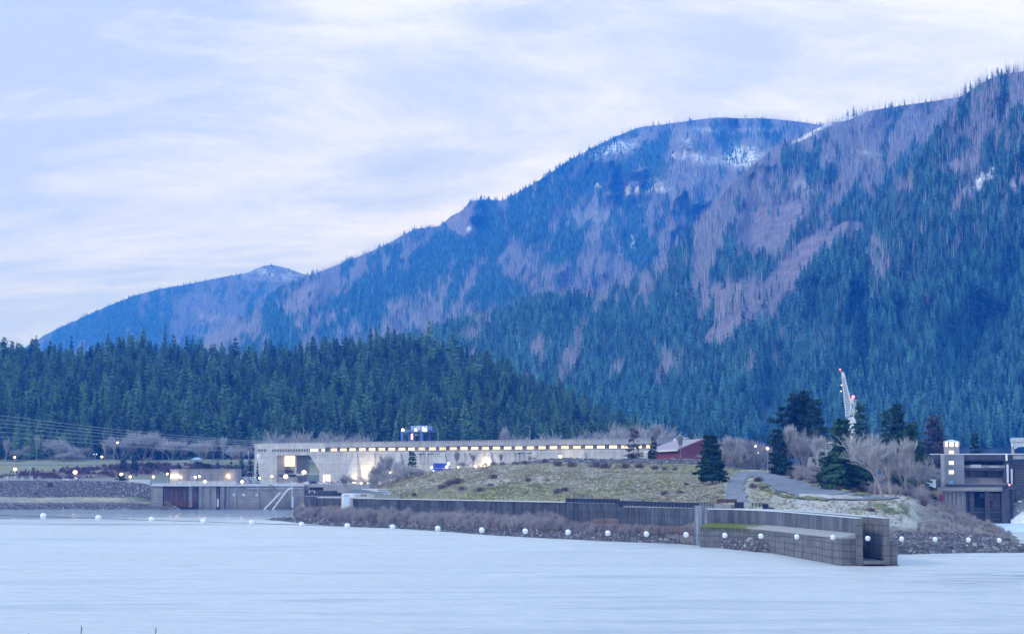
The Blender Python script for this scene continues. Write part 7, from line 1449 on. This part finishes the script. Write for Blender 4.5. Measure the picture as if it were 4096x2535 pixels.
# ---- bare deciduous trees
BT = []
for k, (args, mt) in enumerate([(dict(h=14, trunks=1, depth=5, spread=.42, up=.75), M_TWIGP), (dict(h=12, trunks=3, depth=4, spread=.52, up=.6), M_TWIG), (dict(h=10, trunks=4, depth=4, spread=.7, up=.4), M_TWIGP), (dict(h=16, trunks=1, depth=5, spread=.62, up=.30), M_TWIGP)]):
    BT.append((*bare_meshes(60 + k, **args), mt, args['h']))
bt_src = {}
def bare(px, pb, pt, lab, L=None, D=None, z=16.5, v=0, group='bare trees', wide=1.0, mat=None):
    p = seat(L, px, pb) if L else Vector((P(px, 1900, D).x, D, z)); h = ht(p, pt); s = h / BT[v][3]; key = (v, mat)
    if key not in bt_src:
        tw, tr, mt, _ = BT[v]; t = thing('bare_tree', lab, 'bare tree', tuple(p), 0, group); part('crown', tw, mat or mt, t); part('trunk', tr, M_PALEBARK, t); t.scale = (s * wide, s * wide, s); bt_src[key] = t
    else: t = copy_thing(bt_src[key], tuple(p), (px * 1.7) % 6.28, (s * wide, s * wide, s), lab, group)
    return t
bare(3532, 1992, 1712, 'largest pale bare tree with wide spreading limbs above the end of the gravel track', islL, v=3, wide=1.1)
bare(3622, 1982, 1742, 'tall pale bare tree just right of the largest one', islL, v=0, wide=1.1)
bare(3586, 1985, 1800, 'slim pale bare tree between the two largest', islL, v=1, wide=.9)
bare(3500, 1978, 1775, 'bare tree left of the largest pale one', islL, v=0)
bare(3560, 1988, 1760, 'pale bare tree crowding the right side of the largest one', islL, v=0)
bare(3650, 1986, 1800, 'pale bare tree above the left edge of the drooping conifer', islL, v=1)
bare(3668, 1980, 1830, 'low bare tree beside the drooping conifer', islL, v=2)
for k, (x, yb, yt, v) in enumerate([(3165, 1902, 1690, 0), (3198, 1908, 1700, 1), (3240, 1915, 1722, 1), (3283, 1925, 1735, 0), (3310, 1935, 1770, 2), (3222, 1912, 1740, 0), (3404, 1952, 1800, 1), (3440, 1958, 1820, 2)]):
    bare(x, yb, yt, ['tall silvery bare tree just right of the swept conifer', 'silvery bare tree with paired trunks under the tallest conifer', 'forked bare tree under the tallest conifer', 'dark stemmed bare tree before the glimpsed pale building', 'low bare tree left of the large dark conifer', 'bare tree inside the silvery clump', 'bare tree right of the large dark conifer', 'low bare tree between the conifer and the largest pale tree'][k], islL, v=v, wide=1.1 if k < 5 else 1.0)
for k in range(16):
    x = 2885 + k * 13.5; pt_ = [1762, 1750, 1735, 1748, 1760, 1742, 1755, 1770, 1748, 1768, 1775, 1760, 1785, 1790, 1778, 1800][k]
    bare(x, 1895, pt_, 'bare tree in the pale thicket between the grass slope conifer and the swept conifer', D=860 + (k * 37) % 70, z=18, v=(1, 2, 0)[k % 3], group='bare thicket right of the red shed', wide=1.15)
for k, (x, yb, yt, v) in enumerate([(2625, 1825, 1690, 0), (2722, 1836, 1730, 0), (2470, 1765, 1690, 1), (2510, 1765, 1680, 2), (2560, 1765, 1674, 1), (2590, 1765, 1680, 2), (2440, 1762, 1706, 2), (2790, 1790, 1728, 1)]):
    bare(x, yb, yt, ['slender grey bare tree standing before the left roof of the red shed', 'thin bare sapling standing before the middle of the red shed', 'purplish bare crown behind the right part of the powerhouse', 'round bare crown behind the powerhouse, left of the fanned one', 'wide fan of bare branches behind the powerhouse end', 'bare crown behind the rusty conifer', 'small pinkish bare crown at the wood edge behind the powerhouse', 'bare crown behind the red shed ridge'][k], L=islL if k < 2 else None, D=None if k < 2 else 1300, z=16, v=v, wide=1.5 if k >= 2 else .8)
for k, (x, yb, yt, v) in enumerate([(1500, 1955, 1868, 2), (1525, 1945, 1838, 1), (1548, 1938, 1812, 0), (1572, 1930, 1828, 1), (1596, 1925, 1842, 2), (1622, 1918, 1850, 2), (1655, 1908, 1862, 2), (1682, 1902, 1872, 2), (1470, 1962, 1900, 2), (1400, 1962, 1886, 1), (1512, 1955, 1890, 2), (1560, 1940, 1870, 2), (1590, 1935, 1880, 2), (1612, 1928, 1876, 1)]):
    bare(x, yb, yt, 'grey bare tree in the thicket on the hill end before the powerhouse' if k != 9 else 'lone grey bare tree before the parked cars and lit door', islL, v=v, group='grey thicket before the powerhouse' if k != 9 else 'bare trees', wide=1.35)
for k, (x, yb, yt) in enumerate([(1828, 1882, 1800), (1846, 1881, 1838), (1862, 1880, 1845), (1892, 1878, 1812), (1942, 1872, 1846), (2003, 1868, 1810), (2128, 1858, 1815)]):
    bare(x, yb, yt, ['tall thin sapling left of the amber lamp on the crest', 'short sapling right of the tall thin one', 'low sapling second right of the amber lamp', 'bushy bare sapling left of the white floodlights', 'small round sapling under the large floodlight', 'faint tall sapling at the middle of the crest', 'spreading bare shrub at the right of the crest brush'][k], islL, v=0 if k in (0, 3, 5) else 1, wide=1.0)
rb_ = random.Random(3)
for k, (x, yb, yt) in enumerate([(20, 1842, 1745), (60, 1842, 1790), (110, 1842, 1770), (145, 1842, 1738), (215, 1842, 1742), (250, 1843, 1790), (285, 1843, 1775), (350, 1842, 1778), (420, 1842, 1770), (480, 1842, 1730), (528, 1842, 1750), (572, 1842, 1706), (600, 1842, 1722), (650, 1843, 1748), (690, 1845, 1742), (735, 1845, 1780), (815, 1850, 1750), (845, 1850, 1742), (892, 1858, 1742), (935, 1860, 1770), (985, 1862, 1775), (1150, 1772, 1700), (1130, 1772, 1716), (1290, 1770, 1720), (1330, 1770, 1725), (1360, 1770, 1712), (1410, 1768, 1722), (1440, 1768, 1716), (2020, 1752, 1700), (2140, 1752, 1712)]):
    behind = x > 1100
    bare(x, yb, yt, ['pale bare tree at the foot of the wood, %s' % w for w in ('at the very left end', 'second from the left end', 'left of the meadow lamp', 'above the meadow lamp', 'right of the meadow lamp', 'left of the round thicket', 'over the round thicket', 'right of the round thicket', 'behind the warm meadow lamp', 'left of the orange lamp', 'right of the orange lamp', 'the tall one above the orange lamp', 'just right of the tall one', 'over the brown panel', 'right of the brown panel', 'left of the open shelter', 'right of the open shelter', 'second right of the open shelter', 'over the grey block', 'over the truss bridge', 'beside the powerhouse terrace', 'tall over the powerhouse roof', 'left of the tall roof one', 'low over the roof windows', 'second low over the roof windows', 'above the first flared pier', 'left of the blue gantry crane', 'tall left of the blue gantry crane', 'behind the middle roof', 'behind the right middle roof')][k],
         L=None if behind else meadL, D=1400 if behind else None, z=18, v=(1, 2, 1, 0, 2)[k % 5], wide=(.8, 1.2, 1.0, .7, 1.4)[k % 5], group='pale bare trees at the foot of the wood')
for k, (x, yb, yt) in enumerate([(265, 1844, 1808), (290, 1844, 1800), (245, 1844, 1815), (310, 1844, 1812)]):
    bare(x, yb, yt, 'bare bush in the round grey thicket at the meadow edge', meadL, v=2, group='round grey thicket at the meadow edge', wide=2.2)

# ---- shrubs: reddish bramble clumps on the slope
BS = [bush_mesh(90 + k, 2.4, 2.6, 60, .05) for k in range(3)]; bs_src = []
shr = [(1975, 1862, 2.2, 'dark red bramble clump on the crest, left of the berm'), (2010, 1860, 2.2, 'second dark red bramble clump on the crest'), (2060, 1858, 2.0, 'bramble clump at the middle of the crest brush'), (2100, 1856, 2.2, 'bramble clump right of the middle of the crest brush'), (2180, 1850, 2.4, 'bramble clump at the left foot of the berm'), (2230, 1862, 2.6, 'bramble clump under the berm floodlight'), (2290, 1866, 2.8, 'bramble clump below the berm rocks'), (2380, 1868, 3.2, 'large grey bramble clump below the berm rocks'), (2420, 1872, 3.2, 'large grey bramble clump right of the first large one'), (2500, 1872, 3.0, 'grey bramble clump before the rusty conifer'), (2560, 1872, 2.6, 'thin bramble clump below the shed corner'), (2620, 1878, 2.4, 'upright bramble clump below the red shed'),
       (2660, 1880, 2.0, 'small upright bramble below the red shed'), (2700, 1880, 1.6, 'small bramble left of the slope conifer'), (1975, 1912, 2.4, 'dark bramble clump high on the left of the grass slope'), (1800, 1940, 3.0, 'wide dark bramble clump on the left of the grass slope'), (1830, 1935, 3.2, 'wide dark bramble clump right of its neighbour'), (1770, 1955, 2.6, 'low bramble clump at the left foot of the slope'), (1850, 1962, 2.4, 'low bramble clump at the foot of the slope'), (1920, 1965, 2.2, 'low bramble clump near the mown strip'), (1960, 1945, 1.8, 'small bramble by the mown strip'), (2110, 1925, 2.2, 'lone bramble on the upper middle slope'), (2230, 1972, 2.4, 'bramble clump above the raised wall step'), (2260, 1964, 2.2, 'bramble clump beside the one above the wall step'), (2660, 1980, 2.2, 'bramble clump on the lower right slope'), (2720, 1975, 1.8, 'small bramble on the lower right slope'), (2745, 1940, 1.5, 'tiny bramble left of the conifer foot'),
       (3010, 1950, 2.2, 'bramble clump inside the bend of the road'), (3035, 1925, 2.2, 'bramble clump high inside the bend of the road'), (3060, 1960, 2.0, 'bramble clump at the right of the road bend'), (3165, 1918, 1.8, 'reddish bramble above the track, first from the swept conifer'), (3205, 1925, 2.0, 'reddish bramble above the track, second from the swept conifer'), (3250, 1938, 2.0, 'reddish bramble above the track, third from the swept conifer'), (3350, 1962, 2.0, 'bramble above the track below the large conifer'), (3420, 1970, 2.0, 'bramble above the end of the track'), (3485, 2045, 1.6, 'dark bramble on the pale dirt bank'), (3690, 2020, 2.2, 'bramble at the edge of the dirt bank'), (3720, 1990, 2.4, 'bramble under the drooping conifer')]
for k, (x, y, w, lab) in enumerate(shr):
    p = seat(islL, x, y, -.1); s = w / 2.6
    if k < 3: t = thing('bramble_shrub', lab, 'shrub', tuple(p), 0, 'bramble shrubs on the island'); part('twigs', BS[k], M_TWIGR, t); bs_src.append(t); t.scale = (s * 1.8, s * 1.8, s)
    else: copy_thing(bs_src[k % 3], tuple(p), x * .37 % 6.28, (s * 1.9, s * 1.9, s), lab)
lb = leafy_bush(7, 2.2, 2.6, 420, .22); lsrc = None
for x, y, L, w, lab in [(200, 1946, bankL, 3.4, 'round dark green bush on the gravel bank'), (144, 1977, bankL, 2.6, 'small dark bush lower on the gravel bank'), (597, 1870, meadL, 7, 'wide dark bush right of the round young conifer'), (617, 1874, meadL, 6, 'low dark bush beside the wide one'), (716, 1872, meadL, 4, 'small green bush below the brown panel'), (800, 1872, meadL, 8, 'wide dark bush below the open shelter'), (828, 1874, meadL, 7, 'brownish dark bush right of the shelter one'), (1657, 1984, islL, 2.6, 'round dark bush just above the guide wall'), (1168, 1858, meadL, 7, 'green bush seen through the powerhouse opening'), (2030, 1842, None, 3, 'low dark bush beside the powerhouse foot')]:
    if L is None: continue
    p = seat(L, x, y, -.1); s = w / 2.6
    if lsrc is None: lsrc = thing('leafy_bush', lab, 'bush', tuple(p), 0, 'leafy bushes'); part('leaves', lb, M_FIRD, lsrc); m2 = MB(); m2.tube((0, 0, -.3), (0, 0, .8), .1, .06, 5); part('stem', m2, M_BARK, lsrc); lsrc.scale = (s, s, s * .8)
    else: copy_thing(lsrc, tuple(p), x * .7, (s, s, s * .62), lab)

# ---- boulders along the track, mossy
def rock(seed, r=.7):
    rg = random.Random(seed); mb = MB(); mb.ball((0, 0, 0), r, 8, 6, sz=.72, jit=.22, rng=rg); return mb
t = NT('mossy_rock'); n = t.noise(t.coord('Object', (2, 2, 2)), 1, 6, .7); g_ = t.n('ShaderNodeNewGeometry'); sp_ = t.n('ShaderNodeSeparateXYZ'); t.l(g_.outputs['Normal'], sp_.inputs[0]); up_m = t.math('MULTIPLY', t.math('ADD', sp_.outputs[2], t.math('SUBTRACT', n, .5)), 1.0)
t.col(t.mix(t.ramp(up_m, [(.25, 0.0), (.6, 1.0)]), t.ramp(n, [(.3, (.07, .065, .06)), (.7, (.22, .21, .2))]), (.17, .20, .05))); t.rough(.95); t.bump(n, .8, .15); M_MOSSROCK = t.m
t = NT('riprap_rock'); n = t.noise(t.coord('Object', (3, 3, 3)), 1, 5, .7); t.col(t.mix(.6, t.ramp(t.rand(), [(0.0, (.07, .065, .075)), (0.75, (.15, .14, .15)), (1.0, (.40, .38, .35))]), t.ramp(n, [(.3, .6), (.7, 1.3)]), 'MULTIPLY')); t.rough(.95); t.bump(n, .8, .1); M_RIP = t.m
bsrc = []
bl = [(3048, 1940, .9), (3054, 1948, 1.0), (3060, 1957, .8), (3070, 1963, .9), (3083, 1971, .8), (3104, 1976, 1.0), (3125, 1983, .9), (3140, 1988, .8), (3160, 1990, .9), (3180, 1993, .9), (3205, 1996, .8), (3228, 1996, 1.1), (3245, 1997, .9), (3262, 1999, .8), (3290, 2003, .9), (3300, 2001, .7), (3052, 1882, 1.0), (3216, 1929, .9), (3232, 1933, 1.0), (3262, 1944, .9), (3300, 1948, 1.1), (3322, 1952, 1.2), (3335, 1958, .8), (3376, 1966, .9), (3385, 1968, .8), (3430, 1981, 1.1), (3448, 1982, 1.0), (3465, 1983, .9)]
pos_w = ['at the %s of the track inner edge' % w for w in ('top', 'top, second', 'top, third', 'upper bend', 'lower side of the upper bend', 'paler part', 'middle', 'middle, second', 'middle, third', 'middle, fourth', 'lower half', 'lower half, biggest', 'lower half, third', 'lower half, fourth', 'lower end', 'very end')] + ['left of the swept conifer by the road'] + ['on the upper side of the track, %s from its bend' % w for w in ('first', 'second', 'third', 'fourth', 'fifth and largest', 'sixth', 'seventh', 'eighth', 'ninth', 'tenth', 'eleventh')]
for k, (x, y, r) in enumerate(bl):
    p = seat(islL, x, y, .15); lab = 'dark mossy boulder ' + pos_w[k]
    if k < 3: o = meshobj('mossy_boulder', rock(30 + k, .8), M_MOSSROCK, smooth=False); bsrc.append(o); o.location = p; o.scale = (r * 2.2, r * 1.6, r * 1.5)
    else: o = bsrc[k % 3].copy(); COL.objects.link(o); o.location = p; o.rotation_euler = (0, 0, k * 1.3); o.scale = (r * 2.3, r * 1.6, r * 1.5)
    tag(o, lab, 'boulder', 'mossy boulders edging the gravel track')
# first shore stones, then the riprap they belong to
rsrc = []
for k, (x, y) in enumerate([(3600, 2200), (1250, 2094), (2900, 2180)]):
    o = meshobj('shore_rock', rock(50 + k, .55), M_RIP); o.location = seat(islL, x, y, .1); tag(o, ['grey block of stone at the waterline just right of the channel base', 'grey stone at the waterline near the island tip', 'grey stone at the waterline left of the channel ledge'][k], 'rock', 'rocks of the island shore'); rsrc.append(o)
def zone_pts(L, n, x0, x1, v0, v1, seed, dens=None):
    rg = np.random.default_rng(seed); u = (rg.uniform(x0, x1, n) - L.us[0]) / (L.us[-1] - L.us[0]) * (L.nu - 1); vi = np.arange(L.nv); lo, hi = np.searchsorted(L.vv, v0), np.searchsorted(L.vv, v1) - 1; v = rg.uniform(lo, hi, n)
    if dens is not None: k = rg.random(n) < dens[v.astype(int), u.astype(int)]; u, v = u[k], v[k]
    return at_uv(L, u, v), rg
p1, rg = zone_pts(islL, 14000, 1085, 4120, .28, 1.25, 1); p2, _ = zone_pts(islL, 9000, 3575, 4120, 1.0, 2.7, 2)
p1[:, 2] += .05; p2[:, 2] += .05; pp = np.concatenate([p1, p2]); scatter('island_riprap', pp, np.clip(rg.lognormal(-.9, .45, len(pp)), .2, 1.3), rsrc, 'grey riprap stones along the island waterline', 'rocks', tilt=.6, seed=3)
p1, rg = zone_pts(bankL, 7000, -100, 700, .25, 1.0, 4); p2, _ = zone_pts(bankL, 14000, -100, 700, 1.9, 3.0, 5); pp = np.concatenate([p1, p2]); scatter('bank_riprap', pp, np.clip(rg.lognormal(-.5, .35, len(pp)), .3, 1.4), rsrc, 'grey riprap stones covering the left river bank', 'rocks', tilt=.6, seed=6)
p1, rg = zone_pts(islL, 1500, 2000, 2840, 6.2, 6.95, 7); scatter('berm_rubble', p1, np.clip(rg.lognormal(-.1, .4, len(p1)), .3, 1.8), rsrc, 'dark rubble on the berm before the red shed', 'rocks', tilt=.5, seed=8)
# twiggy brush along the wall foot and on the stony point; grass and dead stalks on the slope
tw_src = [c for t in bs_src for c in t.children]
brush_src = []
for k, (x, y) in enumerate([(1240, 2068), (3700, 2140), (3850, 2070)]):
    p = seat(islL, x, y, -.1); t = thing('bare_bush', ['twiggy leafless bush at the left end of the guide wall', 'twiggy leafless bush among the stones right of the channel', 'reddish leafless bush near the crest of the stony point'][k], 'bush', tuple(p), 0, 'leafless riverside bushes'); c = part('twigs', bush_mesh(120 + k, 2.6, 2.6, 80, .028), plain('grey_brown_twigs' if k < 2 else 'reddish_brown_twigs', (.36, .33, .325) if k < 2 else (.33, .275, .28), .95, var=.3), t); brush_src.append(c)
nb_ = fbm(islL.X * .05, islL.Y * .03, 4, 71); dn = np.clip((nb_ - .35) * 5, .1, 1)
d1 = dn * np.clip((2330 - islL.U) / 260, 0, 1) + .18 * (islL.U > 2300); p1, rg = zone_pts(islL, 3600, 1175, 2830, .95, 2.0, 9, d1)
s1 = np.clip(rg.normal(1.05, .35, len(p1)), .4, 2.0) * np.where(proj(p1[:, 0], p1[:, 1], p1[:, 2])[0] < 2250, 1.0, .55)
p2, rg = zone_pts(islL, 3200, 3600, 4060, 1.1, 7.9, 10, np.clip(mask(islL.U, islL.PY, [(3825, 2022, 75, 42, 38, .8), (3810, 2130, 130, 16, 5, .4), (3960, 2130, 70, 22, 25, .3)]), 0, 1) * np.clip((nb_ - .3) * 4, 0.1, 1)); s2 = np.clip(rg.normal(.5, .15, len(p2)), .25, .9)
pp = np.concatenate([p1, p2]); ss = np.concatenate([s1, s2]); wh = np.concatenate([np.random.default_rng(1).integers(0, 2, len(p1)), np.random.default_rng(2).integers(0, 3, len(p2))])
scatter('riverside_brush', pp, ss, brush_src, 'leafless grey brown brush along the foot of the guide wall and stony point', 'brush', seed=11)
st_ = fbm(islL.X * .06, islL.Y * .04, 4, 73)
und = (islL.PY < np.interp(islL.U, [3040, 3150, 3230, 3320, 3420, 3520, 3640, 3700], [1872, 1900, 1920, 1945, 1965, 1978, 1982, 2010])) * 1.0; p1, rg = zone_pts(islL, 5200, 3050, 3700, 5.0, 7.9, 12, und); scatter('undergrowth', p1, np.clip(rg.normal(.9, .3, len(p1)), .3, 1.8), brush_src, 'leafless undergrowth beneath the trees above the track', 'undergrowth', seed=13)
mdn = np.clip(mask(meadL.U, meadL.PY, [(330, 1895, 260, 16, -3, 1.0), (620, 1875, 180, 18, 0, 1.0), (900, 1885, 150, 20, 0, .7)]) * 1.2, 0, 1) * (fbm(meadL.X * .1, meadL.Y * .08, 4, 39) > .45)
p1, rg = zone_pts(meadL, 3200, -20, 1060, 1.4, 3.8, 14, mdn); scatter('bank_brush', p1, np.clip(rg.normal(.65, .25, len(p1)), .25, 1.3), [c for t in bs_src for c in t.children], 'dark reddish brush on the shrubby left bank', 'brush', seed=15)
gsrc = []
rg_ = random.Random(6)
for k in range(3):
    mb = MB()
    for j in range(46):
        a = rg_.uniform(0, 6.283); r = rg_.uniform(0, .35); h_ = rg_.uniform(.25, .7); b_ = (math.cos(a) * r, math.sin(a) * r); l_ = rg_.uniform(.1, .45); mb.add([(b_[0] - .03, b_[1], 0), (b_[0] + .03, b_[1], 0), (b_[0] + math.cos(a) * l_, b_[1] + math.sin(a) * l_, h_)], [(0, 1, 2)])
    x, y = [(1640, 1965), (2300, 1940), (2600, 1960)][k]; m_ = [plain('pale_dead_grass', (.42, .38, .26), .95, var=.3), plain('green_grass', (.29, .28, .14), .95, var=.3), plain('olive_grass', (.32, .28, .18), .95, var=.3)][k]
    o = meshobj('grass_tussock', mb, m_); o.location = seat(islL, x, y, 0); tag(o, ['pale dead grass tussock low at the left of the slope', 'green grass tussock in the middle of the slope', 'olive grass tussock on the right of the slope'][k], 'grass tussock', 'grass tussocks on the slope'); gsrc.append(o)
RU, RQ = islL.U, islL.PY
road = ((RQ > 1886) & (RU > np.interp(RQ, [1885, 1892, 1905, 1930, 1955, 1985, 2012], [2960, 2938, 2922, 2906, 2896, 2892, 2892])) & (RU < np.interp(RQ, [1887, 1898, 1912, 1930, 1955, 1985, 2012], [3080, 3035, 3000, 2988, 2984, 2994, 3002]))) | ((RU > 2985) & (RU < 3620) & (RQ > np.interp(RU, [2985, 3010, 3080, 3150, 3230, 3320, 3420, 3520, 3600], [1884, 1880, 1892, 1908, 1926, 1952, 1972, 1984, 1988])) & (RQ < np.interp(RU, [2990, 3030, 3058, 3105, 3200, 3300, 3420, 3560], [1903, 1918, 1939, 1966, 1994, 2003, 2006, 2004])))
clear = 1.0 - road
p1, rg = zone_pts(islL, 16000, 1480, 2960, 3.3, 6.2, 16, clear); gn = fbm(p1[:, 0] * .09, p1[:, 1] * .045, 5, 61) + rg.normal(0, .035, len(p1)); gn2 = fbm(p1[:, 0] * .03, p1[:, 1] * .015, 4, 66); scatter('slope_grass', p1, np.clip(rg.normal(.75, .3, len(p1)), .3, 1.8), gsrc, 'rough pale and green grass covering the island slope', 'grass', tilt=.1, seed=17, which=np.where(gn > .50, 0, np.where(gn2 > .54, 1, 2)))
p1, rg = zone_pts(islL, 1800, 3000, 3640, 3.0, 6.2, 18, clear * .7); scatter('bank_grass', p1, np.clip(rg.normal(.7, .3, len(p1)), .3, 1.6), [gsrc[0], gsrc[2]], 'dry grass tufts on the pale dirt bank', 'grass', tilt=.1, seed=19)
# ================================================================== blue evening air
hz = MB(); hz.box(-6000, 6000, -60, 13000, -5, 1650)
hm = bpy.data.materials.new('blue_air'); hm.use_nodes = True; ht = hm.node_tree; ht.nodes.clear()
pv = ht.nodes.new('ShaderNodeVolumePrincipled'); pv.inputs['Color'].default_value = (0.03, 0.25, 1.0, 1); pv.inputs['Absorption Color'].default_value = (1, 1, 1, 1)
pv.inputs['Density'].default_value = 1.14e-4; pv.inputs['Anisotropy'].default_value = 0.0
ho = ht.nodes.new('ShaderNodeOutputMaterial'); ht.links.new(pv.outputs[0], ho.inputs['Volume'])
haze = meshobj('haze', hz, hm); haze['kind'] = 'stuff'; haze['label'] = 'thin blue evening air softening the far mountains'
